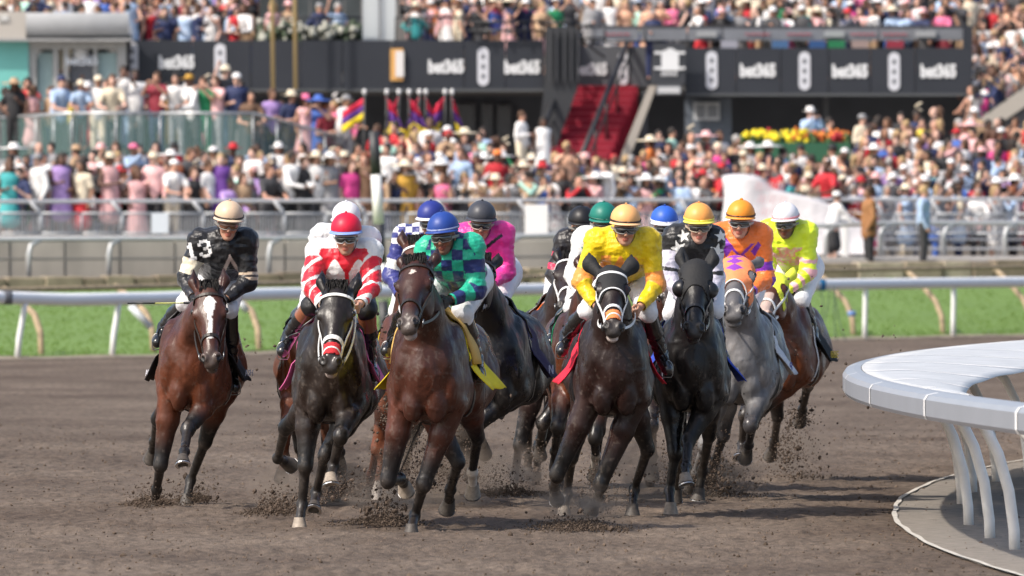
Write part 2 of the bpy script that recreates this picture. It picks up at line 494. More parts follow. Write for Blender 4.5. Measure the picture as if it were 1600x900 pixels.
def build_rails():
    white = mat('rail_white', (.86, .86, .86), rough=.4, spec=.5, noise=.03, nscale=3)
    grey = mat('rail_grey', (.42, .43, .44), rough=.45, noise=.1, nscale=3)
    galv = mat('galvanised', (.50, .51, .52), rough=.4, metal=.3, noise=.1, nscale=4)
    tan = mat('dirty_post', (.33, .25, .16), rough=.85, noise=.35, nscale=7)
    # outer white rail of the dirt track
    R = thing('running_rail', 'long white tubular rail on slim posts along the outside of the dirt track', 'rail')
    cz = lambda px: float(np.interp(px, [-400, 0, 100, 250, 400, 1300, 1600, 2100], [1.07, 1.03, .985, .99, 1.04, 1.095, 1.11, 1.11]))
    seg = []
    for px in np.linspace(-400, 2100, 80):
        Y = rail_Y(px); seg.append((XL(px, Y), Y, cz(px)))
    mb = MB(); mb.tube(seg, .112, 16); mb.build('rail', white, R)
    for px in [-270, -120, 27 + 8, 182, 330, 478, 625, 770, 915, 1062, 1210, 1352, 1490, 1630, 1770]:
        Y = rail_Y(px); X = XL(px, Y); lean = float(np.interp(px, [0, 1300], [.16, .02])); mb = MB()
        mb.tube([(X - lean * .6, Y + .04, -.05), (X - lean * .35, Y + .02, .35), (X + lean * .1, Y, .75), (X + lean * .3, Y, cz(px) - .03)], .052, 10); mb.build('post', white, R)
    for px, c, ln in ((4, 'sleeve_grey', .30), (1277, 'sleeve_blue', .30)):
        Y = rail_Y(px); X = XL(px, Y); mb = MB(); mb.tube([(X - .16, Y - .02, cz(px)), (X + .16, Y + .02, cz(px))], .124, 14)
        mb.build('sleeve', mat(c, (.16, .16, .17) if 'grey' in c else (.02, .17, .36), rough=.5, noise=.2), R)
    # loose cables hanging off the sleeve
    for k, (px0, px1, py1) in enumerate(((1279, 1283, 500), (1292, 1286, 528), (1298, 1313, 536), (1304, 1325, 540))):
        Y = 224.5; pts = []
        for t in np.linspace(0, 1, 9):
            px = lerp(px0, px1, t) + 5 * math.sin(t * 3.1 + k); py = lerp(446, py1, t); pts.append(W(px, py, Y))
        mb = MB(); mb.tube(pts, .009, 5); mb.build('cable', mat('cable', (.05, .08, .08), rough=.6), R)
    # curved dirt-stained posts of the turf rail just behind
    G = thing('curved_rail', 'dirt stained curved posts carrying a dull brown rail behind the white one', 'rail')
    pts = []
    for px in np.linspace(-400, 2100, 60):
        Y = rail_Y(px) + 3.4; pts.append((XL(px, Y), Y, float(np.interp(px, [0, 1600], [1.14, 1.42]))))
    mb = MB(); mb.tube(pts, .045, 8); mb.build('rail', tan, G)
    for px in [-100, 65, 240, 405, 575, 740, 905, 1070, 1200, 1334, 1474, 1612, 1750]:
        Y = rail_Y(px) + 1.4; X = XL(px, Y); zt = float(np.interp(px, [0, 1600], [1.14, 1.42])); base = turf_z(np.array(X), np.array(Y)) - .05
        p = [(X, Y, float(base)), (X - .03, Y + .2, .42), (X - .14, Y + .5, .72), (X - .38, Y + 1.1, .72 + (zt - .72) * .45), (X - .72, Y + 2.0, zt)]
        mb = MB(); mb.tube(p, .058, 10)
        pm = mb.build('post', tan, G)
    # white painted top on two of them, blue tape on one
    for px, py, px2, py2 in ((203, 477, 235, 512), (372, 467, 386, 487)):
        Y = rail_Y(px) + 1.2; mb = MB(); mb.tube([W(px, py, Y), W(px2, py2, Y)], .066, 10); mb.build('painted_brace', mat('pale_paint', (.55, .58, .62), rough=.5), G)
    Y = rail_Y(1330) + 1.35; mb = MB(); mb.tube([W(1331, 486, Y), W(1331, 494, Y)], .085, 10); mb.build('tape', mat('tape_blue', (.12, .22, .5), rough=.6), G)
    # inner rail at the right: gooseneck posts and wide sheet cover
    IR = thing('inner_rail', 'silver inner rail curving round the bend with sheet cover on gooseneck posts', 'rail')
    X0, Z0, RR = 2.40, 79.0, 165.0
    def curve(Y): return X0 + (Y - Z0) ** 2 / (2 * RR)
    def nrm(Y):
        t = unit(np.array([(Y - Z0) / RR, 1.0])); return np.array([t[1], -t[0]])       # to the inside (right)
    ys = np.linspace(44, 150, 150); rows = []
    prof = [(.06, .90), (-.02, .905), (-.035, .93), (-.035, 1.03), (-.015, 1.060), (.05, 1.075), (.10, 1.078)]
    for Y in ys:
        n = nrm(Y); rows.append([(curve(Y) + n[0] * o, Y + n[1] * o, z) for o, z in prof])
    mb = MB(); mb.grid(rows, smooth=False); ob = mb.build('rail', mat('rail_silver_shaded', (.30, .32, .36), rough=.4, metal=.1, spec=.5, noise=.05, nscale=2), IR); md = ob.modifiers.new('t', 'SOLIDIFY'); md.thickness = .006  # silver darkened and blued: the shade on the rail face is in the colour
    cov = mat('cover_sheet', (.50, .51, .52), rough=.45, spec=.5, noise=.16, nscale=4, bump=.5, bscale=5, bdist=.03)
    edges = [44 + 5.2 * k for k in range(21)]
    edges = [69.4, 72.4, 76.4] + [76.4 + 5.2 * k for k in range(1, 15)]
    for a_, b_ in zip(edges[:-1], edges[1:]):
        rows = []
        for Y in np.linspace(a_ + .02, b_ - .02, 12):
            n = nrm(Y); row = []
            for j in range(9):
                wd = min(1.55, .04 + .070 * (Y - 69.2)); o = .105 + wd * j / 8; z = 1.080 + .012 * math.sin(math.pi * j / 8) - .05 * (j / 8) ** 2 + .004 * math.sin(Y * 1.3 + j * .9) * min(1, j / 2)
                if b_ < 75: z -= .0
                row.append((curve(Y) + n[0] * o, Y + n[1] * o, z))
            rows.append(row)
        mb = MB(); mb.grid(rows); ob = mb.build('cover_panel', cov, IR); md = ob.modifiers.new('t', 'SOLIDIFY'); md.thickness = .005
    for Y in (60.4, 65.6, 70.8, 76.0, 81.2, 86.4, 91.6, 96.8, 102.0, 107.2, 112.4):       # seams on the rail face
        n = nrm(Y); rows = [[(curve(Y + d) + n[0] * (o - .004), Y + d + n[1] * o, z) for o, z in prof[1:6]] for d in (-.05, .05)]
        mb = MB(); mb.grid(rows, smooth=False); mb.build('joint_strip', mat('joint_white', (.8, .8, .8), rough=.5), IR)
    pm = mat('post_paint', (.80, .79, .76), rough=.45, noise=.12, nscale=5)
    for Y in (54.6, 58.0, 61.3, 64.6, 67.8, 71.1, 74.6, 77.3, 81.0, 87.4, 91.3, 95.5, 99.5, 103.5, 107.5, 111.5, 115.5, 119.5, 124):
        n = nrm(Y); mb = MB(); pts = []
        for o, z in ((.84, -.05), (.835, .12), (.80, .38), (.73, .62), (.64, .80), (.50, .92), (.28, .985), (.04, 1.0)): pts.append((curve(Y) + n[0] * o, Y + n[1] * o, z))
        mb.tube(pts, .037, 12); mb.build('post', pm, IR)
        mb = MB(); mb.box((curve(Y) + n[0] * .12, Y + n[1] * .12, .985), (.16, .09, .05)); mb.build('bracket', mat('bracket', (.05, .05, .05), rough=.5), IR)
    # white chalk line and compacted stone dust inside it
    rows = []; rows2 = []
    for Y in np.linspace(44, 150, 300):
        n = nrm(Y); w_ = .036 + .006 * math.sin(Y * 3.1); j = .006 * math.sin(Y * .9) + .004 * math.sin(Y * 2.3)
        rows.append([(curve(Y) + n[0] * o, Y + n[1] * o, .006) for o in (.33 + j, .33 + j + w_)])
        rows2.append([(curve(Y) + n[0] * o, Y + n[1] * o, -.004 + .003 * math.sin(Y * 4 + o * 9)) for o in np.linspace(.34, 7, 14)])
    mb = MB(); mb.grid(rows); o = mb.build('edge_line', mat('chalk', (.50, .47, .42), rough=.9, noise=.4, nscale=12)); tag(o, kind='structure')
    mb = MB(); mb.grid(rows2); o = mb.build('inner_verge', mat('stone_dust', (.215, .188, .158), rough=.95, noise=.35, nscale=9, bump=.4, bscale=40, bdist=.02)); tag(o, kind='structure')

def build_barriers(zgnd):
    galv = MATS['galvanised']; conc = mat('wall_concrete', (.47, .43, .365), rough=.9, noise=.25, nscale=1.3, bump=.4, bscale=8, stretch=(1, 1, .3))
    # stone kerb at the top of the turf
    K = thing('stone_kerb', 'weathered brown stone kerb along the top of the turf bank', 'kerb')
    px = -120.0; rnd = random.Random(4); i = 0
    cols = [(.20, .16, .115), (.26, .215, .155), (.15, .12, .09), (.34, .29, .22)]
    while px < 1760:
        w = rnd.choice([34, 46, 60, 74, 90]); c = px + w / 2; Y = YL(c, -8.3)
        bz = .90 + .26 * c / 1600 - .03; tz = float(np.interp(c, [0, 1600], [1.19, 1.56])) - rnd.uniform(0, .05)
        X = XL(c, Y); mb = MB(); mb.box((X, Y + rnd.uniform(-.04, .04), (bz + tz) / 2), (w * Y / F * 1.05 - .02, .5, tz - bz), rz=math.atan2(8, 1600 / F * 258))
        ci = 3 if (abs(c - 1370) < 20 or 1490 < c < 1600 and rnd.random() < .6 or rnd.random() < .08) else rnd.choice([0, 0, 1, 2])
        o = mb.build('stone', mat('kerb_%d' % ci, cols[ci], rough=.95, noise=.3, nscale=3, bump=.5, bscale=12), K)
        o.modifiers.new('b', 'BEVEL').width = .03
        px += w
    # concrete retaining wall, left half
    Wl = thing('retaining_wall', 'pale stained concrete wall panels below the public fence at left', 'wall')
    px = -160.0
    while px < 1190:
        w = 86; c = px + w / 2; Y = YL(c, -6.2); X = XL(c, Y); top = float(np.interp(c, [0, 860, 1200], [1.99, 1.98, 1.80]))
        mb = MB(); mb.box((X, Y, (1.0 + top) / 2), (w * Y / F * 1.05 - .025, .3, top - 1.0), rz=math.atan2(8, 1600 / F * 258)); o = mb.build('panel', conc, Wl); o.modifiers.new('b', 'BEVEL').width = .012
        px += w
    mb = MB(); mb.tube([at_line(p, -6.2, 2.03 if p < 900 else 1.95) for p in range(-160, 1200, 40)], .06, 6); mb.build('coping', mat('coping', (.45, .44, .42), rough=.8), Wl)
    # galvanised turf rail with bent posts in front of the wall, carried on to the right
    T = thing('galvanised_rail', 'grey galvanised rail with bent posts between the turf and the public', 'rail')
    zt = lambda p: float(np.interp(p, [0, 800, 1400, 1600], [1.99, 2.06, 2.36, 2.36]))
    mb = MB(); mb.tube([at_line(p, -7.3, zt(p)) for p in range(-160, 1800, 40)], .052, 8); mb.build('rail', galv, T)
    for p in list(range(-80, 1200, 125)) + [1290, 1375, 1475, 1570, 1660]:
        z0 = 1.15 if p < 1200 else 1.62; q = [at_line(p, -7.3, z0), at_line(p, -7.3, (z0 + zt(p)) / 2 + .1), at_line(p + 3, -7.3, zt(p) - .12), at_line(p + 18, -7.3, zt(p))]
        mb = MB(); mb.tube(q, .055, 8); mb.build('post', galv, T)
    mb = MB(); mb.tube([at_line(p, -7.2, .5 * (1.15 + zt(p))) for p in range(-160, 900, 40)], .03, 6); mb.build('lower_wire', mat('wire', (.34, .31, .27), rough=.7), T)
    # public fence: top rail, gooseneck posts and barred panels
    Fn = thing('crowd_fence', 'grey steel fence with vertical bars holding back the crowd', 'fence')
    zr = lambda p: float(np.interp(p, [0, 1600], [2.84, 2.92]))
    mb = MB(); mb.tube([at_line(p, 0, zr(p)) for p in range(-200, 1860, 40)], .046, 8); mb.build('top_rail', galv, Fn)
    steps_ = list(range(-64, 1290, 127)) + list(range(1290, 1760, 90))
    for p in steps_:
        q = [at_line(p, 0, 1.6), at_line(p, 0, 2.45), at_line(p - 4, 0, 2.66), at_line(p - 16, 0, zr(p))]
        mb = MB(); mb.tube(q, .05, 8); mb.build('post', galv, Fn)
    bar = mat('bars', (.40, .42, .44), rough=.5, metal=.2)
    pc = [-190 + 63.5 * k for k in range(31)]
    for p in pc:
        if p > 1240 and p < 1320: continue
        mb = MB(); a_, b_ = p + 1, p + 62.5
        zb, zt_ = 2.13, 2.58
        for z in (zb, zt_): mb.tube([at_line(a_, -.08, z), at_line(b_, -.08, z)], .032, 6)
        for e in (a_, b_): mb.tube([at_line(e, -.08, zb), at_line(e, -.08, zt_)], .022, 6)
        for k in range(1, 14): mb.tube([at_line(lerp(a_, b_, k / 14), -.08, zb), at_line(lerp(a_, b_, k / 14), -.08, zt_)], .013, 4, False)
        mb.build('barred_panel', bar, Fn)
    if True:   # plain lower rails to the right
        for z in (2.0, 1.78):
            mb = MB(); mb.tube([at_line(p, -.05, z) for p in range(1290, 1840, 50)], .03, 6); mb.build('lower_rail', galv, Fn)
    mb = MB(); mb.box(at_line(838, -.3, 2.45), (.53, .04, .68)); o = mb.build('sign_board', mat('board_white', (.72, .72, .70), rough=.6)); tag(o, 'blank white square board fixed to the crowd fence left of the black helmet', 'sign')
    mb = MB(); mb.box(at_line(250, -.2, 2.36), (.38, .03, .46)); o = mb.build('sign_board', mat('board_pale', (.55, .60, .64), rough=.6)); tag(o, 'pale blue grey board on the crowd fence left of the tan helmet', 'sign')
    # black and white furlong pole
    P = thing('distance_pole', 'tall black and white banded pole standing behind the white helmet', 'pole')
    Yp = 215.0
    for (y0, y1, c) in ((205, 273, 'b'), (273, 350, 'w'), (350, 412, 'b'), (412, 470, 'w'), (470, 545, 'b')):
        f = lambda y: 584 + (y - 205) * .055
        mb = MB(); mb.tube([W(f(y0), y0, Yp), W(f(y1), y1, Yp)], .100, 16); mb.build('band', mat('pole_black', (.035, .036, .04), rough=.5) if c == 'b' else mat('pole_white', (.78, .77, .74), rough=.5), P)

def bcol(name, c, **k): return mat(name, c, **k)
def build_stand():
    Yf = 292.0; s = F / Yf
    def X(px): return (px - 800) / s
    def Z(py): return CAMH - (py - YH) / s
    def pbox(mb, x0, x1, y0, y1, d0, d1, mi=0): mb.box(((X(x0) + X(x1)) / 2, (d0 + d1) / 2, (Z(y0) + Z(y1)) / 2), (X(x1) - X(x0), d1 - d0, Z(y0) - Z(y1)), mi=mi)
    S_ = thing('grandstand', 'dark clad grandstand with long black balcony fascia and shaded ground floor', 'grandstand')
    char = mat('fascia', (.026, .029, .037), rough=.45, noise=.15, nscale=.6, spec=.4)
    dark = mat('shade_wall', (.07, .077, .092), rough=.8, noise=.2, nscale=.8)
    # fascia in separate panels
    edges = [-250, -120, 30, 200, 300, 392, 470, 535, 612, 725, 790, 850]
    for a_, b_ in zip(edges[:-1], edges[1:]):
        mb = MB(); pbox(mb, a_ + .6, b_ - .6, 63, 140, Yf, Yf + .35); mb.build('fascia_panel', char, S_)
    edges = [1070, 1150, 1220, 1295, 1360, 1430, 1520]
    for a_, b_ in zip(edges[:-1], edges[1:]):
        mb = MB(); pbox(mb, a_ + .6, b_ - .6, 75, 147, Yf, Yf + .35); mb.build('fascia_panel', char, S_)
    mb = MB(); pbox(mb, 905, 1025, 70, 134, Yf + 2.2, Yf + 2.5); mb.build('stair_back_panel', mat('stair_panel', (.085, .09, .10), rough=.5), S_)
    mb = MB(); pbox(mb, -250, 850, 139, 143, Yf - .05, Yf + .4); pbox(mb, 1070, 1520, 146, 150, Yf - .05, Yf + .4); mb.build('fascia_lip', mat('lip', (.07, .075, .08), rough=.6), S_)
    # floor slab, back wall of the ground floor, columns
    mb = MB(); pbox(mb, -300, 850, 128, 137, Yf + .4, Yf + 24); pbox(mb, 1060, 2000, 134, 142, Yf + .4, Yf + 24); pbox(mb, 850, 1060, 126, 134, Yf + 3, Yf + 24); mb.build('floor_slab', mat('slab', (.12, .12, .12), rough=.9), S_)
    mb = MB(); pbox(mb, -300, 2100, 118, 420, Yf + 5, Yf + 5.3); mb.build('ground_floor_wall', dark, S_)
    for px in (510, 612, 1005, 1130, 1290, 1515):
        mb = MB(); pbox(mb, px, px + 8, 140, 400, Yf + 2, Yf + 2.3); mb.build('column', mat('column', (.07, .075, .085), rough=.6), S_)
    for (x0, x1, y0, y1) in ((712, 742, 158, 214), (752, 770, 158, 214), (776, 800, 160, 212)):
        mb = MB(); pbox(mb, x0, x1, y0, y1, Yf + 4.8, Yf + 4.9); w = mb.build('window', mat('window_frame', (.14, .15, .17), rough=.4), S_)
        mb = MB(); pbox(mb, x0 + 3, x1 - 3, y0 + 3, y1 - 3, Yf + 4.72, Yf + 4.78); mb.build('pane', mat('dull_pane', (.09, .10, .12), rough=.15), w)
    for (x0, x1, y0, y1) in ((1085, 1126, 159, 187),):
        mb = MB(); pbox(mb, x0, x1, y0, y1, Yf + 1.4, Yf + 1.5); w = mb.build('menu_board', mat('menu_white', (.48, .50, .52), rough=.6), S_)
        mb = MB(); pbox(mb, x0 + 4, x0 + 17, y0 + 4, y1 - 4, Yf + 1.34, Yf + 1.38); pbox(mb, x0 + 23, x1 - 4, y0 + 5, y1 - 5, Yf + 1.34, Yf + 1.38); mb.build('menu_panel', mat('menu_grey', (.18, .19, .21)), w)
    mb = MB(); pbox(mb, 1072, 1145, 152, 230, Yf + 1.6, Yf + 2.6); mb.build('kiosk_wall', mat('kiosk_wall', (.10, .12, .15), rough=.6), S_)
    # upper tier: riser blocks and roof edge in shade behind the crowd
    for k in range(6):
        mb = MB(); mb.box((0, Yf + 5 + 1.6 * k, 6.0 + .42 * k), (44, 1.6, .5)); mb.build('upper_step', mat('upper_step', (.16, .155, .15), rough=.9), S_)
    mb = MB(); mb.box((0, Yf + 16, 10.5), (60, .4, 9)); mb.build('upper_wall', mat('upper_wall', (.10, .095, .095), rough=.85), S_)
    # upper balustrade at right
    bl = mat('balustrade', (.17, .18, .20), rough=.5, noise=.1)
    e = [930, 1000, 1075, 1130, 1195, 1290, 1375, 1445, 1520]
    for a_, b_ in zip(e[:-1], e[1:]):
        mb = MB(); pbox(mb, a_ + 1, b_ - 1, 42, 62, Yf + .9, Yf + 1.0); mb.build('balustrade_panel', bl, S_)
    mb = MB(); pbox(mb, 925, 1525, 39, 42, Yf + .88, Yf + 1.02); mb.build('handrail', mat('hand_dark', (.05, .05, .055), rough=.5), S_)
    for px in (965, 1185, 1250, 1350, 1400):
        tm = text_mesh('~~~~', .28, .01); o = link('red_lettering', tm, S_, mat('red_script', (.45, .05, .08), rough=.6)); o.location = (X(px), Yf + .86, Z(52)); o.rotation_euler = (math.pi / 2, 0, 0)
    for px, c in ((1105, (.3, .31, .32)), (1305, (.3, .31, .30)), (1448, (.28, .28, .28))):
        mb = MB(); pbox(mb, px - 16, px + 16, 47, 57, Yf + .80, Yf + .86); mb.build('plaque', mat('plaque', c, rough=.5), S_)
    for px, c in ((1220, (.05, .12, .25)), (1278, (.02, .07, .2)), (1308, (.01, .16, .06)), (1400, (.25, .02, .04)), (1140, (.3, .3, .35)), (1345, (.3, .22, .2))):
        mb = MB(); pbox(mb, px - 13, px + 13, 63, 76, Yf + .5, Yf + .8); mb.build('seat_back', mat('seat_%d' % px, c, rough=.6), S_)
    # lettering and oval emblems on the fascia
    def letters(txt, px, py, size, Yp, col=(.66, .67, .68)):
        tm = text_mesh(txt, size * 1.22, .012, .06); o = link('lettering', tm, S_, mat('sign_letters', col, rough=.5)); o.location = (X(px), Yp, Z(py)); o.rotation_euler = (math.pi / 2, 0, 0); o.scale = (.74, 1.0, 1.0)
    for px, py in ((276, 98), (697, 105), (816, 106), (1184, 111), (1328, 112), (1466, 112)): letters('bet365', px, py, .36, Yf - .02)
    letters('bet365', 924, 107, .33, Yf + 2.15)
    def oval(px, py, w, h, Yp):
        mb = MB(); n = 28; hw, hh = w / 2 / s, h / 2 / s; out = []
        for k in range(n):
            a_ = 2 * math.pi * k / n; cx, cz = math.cos(a_), math.sin(a_); out.append((X(px) + hw * cx, Z(py) + (hh - hw) * (1 if cz > 0 else -1) + hw * cz))
        mb.add([(x, Yp, z) for x, z in out] + [(x, Yp + .02, z) for x, z in out], [tuple(range(n))[::-1]] + [(k, (k + 1) % n, n + (k + 1) % n, n + k) for k in range(n)])
        o = mb.build('oval_emblem', mat('emblem', (.55, .56, .60), rough=.5), S_)
        for dz_ in (-.30, 0, .30):
            mb = MB(); mb.ell((X(px), Yp - .004, Z(py) + dz_ * hh * 1.7), (hw * .34, .006, hw * .42), 8, 6); mb.build('emblem_dot', mat('emblem_dot', (.06, .065, .08), rough=.5), o)
    for px, py in ((207, 96), (344, 98), (755, 104), (1112, 110), (1257, 111), (1397, 112)): oval(px, py, 18, 60, Yf - .03)
    oval(975, 105, 17, 52, Yf + 2.15)
    mb = MB(); pbox(mb, 610, 630, 76, 126, Yf - .08, Yf - .02); pn = mb.build('panel_sign', mat('orange_sign', (.60, .33, .10), rough=.5), S_)
    mb = MB(); pbox(mb, 618, 631, 80, 120, Yf - .12, Yf - .085); mb.build('panel_sign_face', mat('white_sign', (.66, .64, .62), rough=.5), pn)
    # house shaped emblem board beside the stair
    mb = MB(); pbox(mb, 1020, 1070, 68, 132, Yf - .5, Yf - .4); hb = mb.build('emblem_board', mat('board_dark', (.035, .038, .045), rough=.5), S_)
    mb = MB(); Yb = Yf - .53
    pbox(mb, 1033, 1060, 84, 111, Yb - .01, Yb + .02); pbox(mb, 1022, 1070, 81, 85, Yb - .012, Yb + .018); pbox(mb, 1022, 1070, 105, 109, Yb - .012, Yb + .018); pbox(mb, 1036, 1057, 79, 84, Yb - .013, Yb + .017); pbox(mb, 1042, 1052, 76, 79, Yb - .014, Yb + .016)
    for k in range(6): pbox(mb, 1033 + 4.3 * k, 1035.4 + 4.3 * k, 113, 119, Yb - .01, Yb + .02)
    mb.build('emblem', mat('sign_letters', (.66, .67, .68), rough=.5), hb)
    mb = MB(); pbox(mb, 1026, 1064, 126, 148, Yf - .45, Yf + .1); mb.build('light_box', mat('light_box', (.22, .23, .25), rough=.5), S_)
    mb = MB(); pbox(mb, 1028, 1062, 136, 146, Yf - .5, Yf - .46); mb.build('light_box_face', mat('light_face', (.48, .49, .50), rough=.5), S_)
    # red carpeted stair
    ST = thing('staircase', 'red carpeted staircase with black handrails climbing to the balcony', 'staircase')
    red = mat('red_carpet', (.27, .010, .028), rough=.9, noise=.15, nscale=4)
    n = 22
    for k in range(n):
        zt = Z(132) - k * .178; yy = Yf + 2.1 - k * .28; xl = X(901) - k * .078; xr = X(998) - k * .078
        mb = MB(); mb.box(((xl + xr) / 2, yy, zt - .5), (xr - xl, .279, 1.0)); mb.build('step', red, ST)
        if k < 14:
            mb = MB(); mb.box(((xl + xr) / 2, yy - .141, zt - .012), (xr - xl, .02, .022)); mb.build('lit_nosing', mat('lit_nosing', (.42, .06, .09), rough=.7), ST)  # paler strip paints the light catching each step edge
    for side, x_off, c, w_ in ((0, 0, 'black_rail', .05), (1, 0, 'black_rail', .05)):
        blk = mat('black_rail', (.022, .023, .026), rough=.4)
        def sp_(k, dz_): return ((X(900) if side == 0 else X(978)) - k * .072, Yf + 1.9 - k * .28, Z(132) - k * .178 + dz_)
        mb = MB(); mb.tube([sp_(k, .98) for k in (-2, 20)], .075, 8); mb.build('handrail', blk, ST)
        mb = MB(); mb.tube([sp_(k, .5) for k in (-2, 20)], .03, 6); mb.build('mid_rail', blk, ST)
        for k in (-1, 3, 7, 11, 15, 19):
            mb = MB(); mb.tube([sp_(k, -.2), sp_(k, .98)], .035, 6); mb.build('baluster', blk, ST)
    # pale stringer at the right side and dark cladding at the left
    def slab(pts, y0, y1, name, m_, par):
        mb = MB(); k = len(pts); vs = [(X(p), y0, Z(q)) for p, q in pts] + [(X(p), y1, Z(q)) for p, q in pts]
        mb.add(vs, [tuple(range(k)), tuple(range(2 * k - 1, k - 1, -1))] + [(i, i + k, (i + 1) % k + k, (i + 1) % k) for i in range(k)]); return mb.build(name, m_, par)
    slab([(1014, 134), (1026, 134), (978, 262), (962, 262)], Yf - .3, Yf - .1, 'stringer', mat('stringer', (.36, .33, .29), rough=.8), ST)
    slab([(852, 42), (902, 42), (905, 130), (858, 262), (835, 262), (850, 140)], Yf - .35, Yf - .15, 'side_cladding', mat('cladding', (.028, .030, .034), rough=.6), ST)
    for px in (858, 868, 880, 891, 902):
        mb = MB(); pbox(mb, px, px + 2.5, 45, 128, Yf - .5, Yf - .42); mb.build('upright', mat('black_rail2', (.05, .052, .058), rough=.5), ST)
    for (a_, b_) in (((850, 36), (902, 36)), ((880, 42), (945, 90)), ((945, 66), (1010, 66)), ((730, 34), (850, 34)), ((730, 48), (850, 48)), ((945, 60), (905, 60))):
        mb = MB(); mb.tube([(X(a_[0]), Yf - .2, Z(a_[1])), (X(b_[0]), Yf - .2, Z(b_[1]))], .035, 6); mb.build('guard_rail', mat('black_rail', (.022, .023, .026)), ST)
    for px in (740, 762, 790, 820, 848, 945, 1008):
        mb = MB(); mb.tube([(X(px), Yf - .15, Z(34)), (X(px), Yf - .15, Z(66))], .03, 6); mb.build('guard_post', mat('black_rail', (.022, .023, .026)), ST)
    # upper left: grey rounded parapet, teal pane, glass kiosk
    Kk = thing('corner_lounge', 'grey rounded parapet over a glazed lounge with teal window at upper left', 'building')
    gp = mat('parapet_grey', (.36, .37, .38), rough=.6, noise=.08)
    rows = []
    for px in np.linspace(45, 205, 14):
        bul = math.sin(math.pi * (px - 45) / 160) * .12
        rows.append([(X(px), Yf - 1.75 - bul, Z(22)), (X(px), Yf - 1.80 - bul, Z(26)), (X(px), Yf - 1.80 - bul, Z(50)), (X(px), Yf - 1.55 - bul, Z(60)), (X(px), Yf - 1.2, Z(64))])
    mb = MB(); mb.grid(rows); mb.build('parapet', gp, Kk)
    mb = MB(); pbox(mb, -250, 45, 20, 62, Yf - 1.7, Yf - 1.3); mb.build('beige_parapet', mat('beige', (.42, .39, .35), rough=.7), Kk)
    tm = text_mesh('OR', .22, .02, .03); o = link('lettering', tm, Kk, mat('pale_letters', (.7, .7, .68))); o.location = (X(9), Yf - 1.73, Z(31)); o.rotation_euler = (math.pi / 2, 0, 0)
    mb = MB(); pbox(mb, -250, 210, 62, 66, Yf - 1.8, Yf - .1); mb.build('sill', mat('sill', (.3, .3, .3)), Kk)
    mb = MB(); pbox(mb, -250, 48, 66, 175, Yf - 1.4, Yf - 1.3); mb.build('teal_pane', mat('teal', (.16, .46, .42), rough=.2, noise=.15, nscale=.6), Kk)
    mb = MB(); pbox(mb, 50, 200, 66, 175, Yf - .9, Yf - .8); mb.build('back_pane', mat('pane_grey', (.22, .27, .29), rough=.25, noise=.3, nscale=1), Kk)
    for (x0, x1, y0, y1) in ((48, 60, 66, 175), (60, 200, 66, 78), (86, 94, 78, 175), (102, 110, 78, 175), (149, 155, 78, 175), (186, 200, 78, 175)):
        mb = MB(); pbox(mb, x0, x1, y0, y1, Yf - 1.3, Yf - 1.1); mb.build('mullion', mat('mullion', (.36, .36, .35), rough=.5), Kk)
    for (x0, x1, c) in ((62, 85, 'a'), (112, 148, 'b'), (156, 185, 'a')):
        mb = MB(); pbox(mb, x0, x1, 84, 175, Yf - 1.05, Yf - 1.0); mb.build('pane', mat('pane_' + c, (.34, .47, .48) if c == 'a' else (.13, .14, .17), rough=.2, noise=.2, nscale=1), Kk)
    tm = text_mesh('bet365', .30, .01, .03); o = link('lettering', tm, Kk, mat('pane_letters', (.62, .66, .70))); o.location = (X(131), Yf - 1.4, Z(97)); o.rotation_euler = (math.pi / 2, 0, 0)
    # gold poles in front of the balcony
    for px, lab in ((428, 'left one of two tall gold painted poles in front of the black fascia'), (463, 'right one of two tall gold painted poles in front of the black fascia')):
        mb = MB(); Yq = Yf - 1.0; mb.tube([((px - 3 - 800) / s, Yq, 13), ((px - 800) / s, Yq, Z(141))], .055, 10); o = mb.build('pole', mat('gold_paint', (.42, .31, .14), rough=.5)); tag(o, lab, 'pole', 'gold poles by the balcony')
    # glass screens and flowers of the box at upper left centre
    for k, (x0, x1) in enumerate(((566, 592), (594, 618))):
        mb = MB(); pbox(mb, x0, x1, -20, 64, Yf + .5, Yf + .54); o = mb.build('glass_screen', mat('frosted', (.50, .53, .54), rough=.35)); tag(o, '%s frosted glass screen on the balcony right of the white flowers' % ('left' if k == 0 else 'right'), 'screen', 'frosted screens')
    for k in range(6):
        mb = MB(); pbox(mb, 402 + 27 * k, 427 + 27 * k, -30, 64, Yf + 2.2, Yf + 2.3); mb.build('lounge_pane', mat('lounge_glass', (.055, .065, .07), rough=.12, noise=.5, nscale=1.5), S_)
    rng = random.Random(12); mb = MB(); mg = MB()
    for k in range(60):
        px, py = rng.uniform(402, 560), rng.gauss(50, 9); q = (X(px), Yf + .5 + rng.uniform(0, .5), Z(min(max(py, 22), 63)))
        mb.ell(q, (rng.uniform(.05, .12),) * 3, 6, 4, jit=.3)
    for k in range(110):
        px, py = rng.uniform(400, 562), rng.gauss(54, 7); q = (X(px), Yf + .7 + rng.uniform(0, .5), Z(min(max(py, 22), 64)))
        mg.ell(q, (rng.uniform(.06, .15),) * 3, 5, 4, jit=.5)
    fl = thing('flower_display', 'bank of white flowers with green leaves on the balcony behind gold poles', 'flowers', (X(480), Yf + .6, Z(64)))
    def rebase(o, root): o.parent = root; o.location = [-c for c in root.location]
    a_ = mb.build('blossoms', mat('white_petal', (.42, .42, .36), rough=.8)); rebase(a_, fl); b_ = mg.build('leaves', mat('leaf_green', (.06, .085, .05), rough=.8)); rebase(b_, fl)
    a_['kind'] = 'stuff'; b_['kind'] = 'stuff'
    mb = MB()
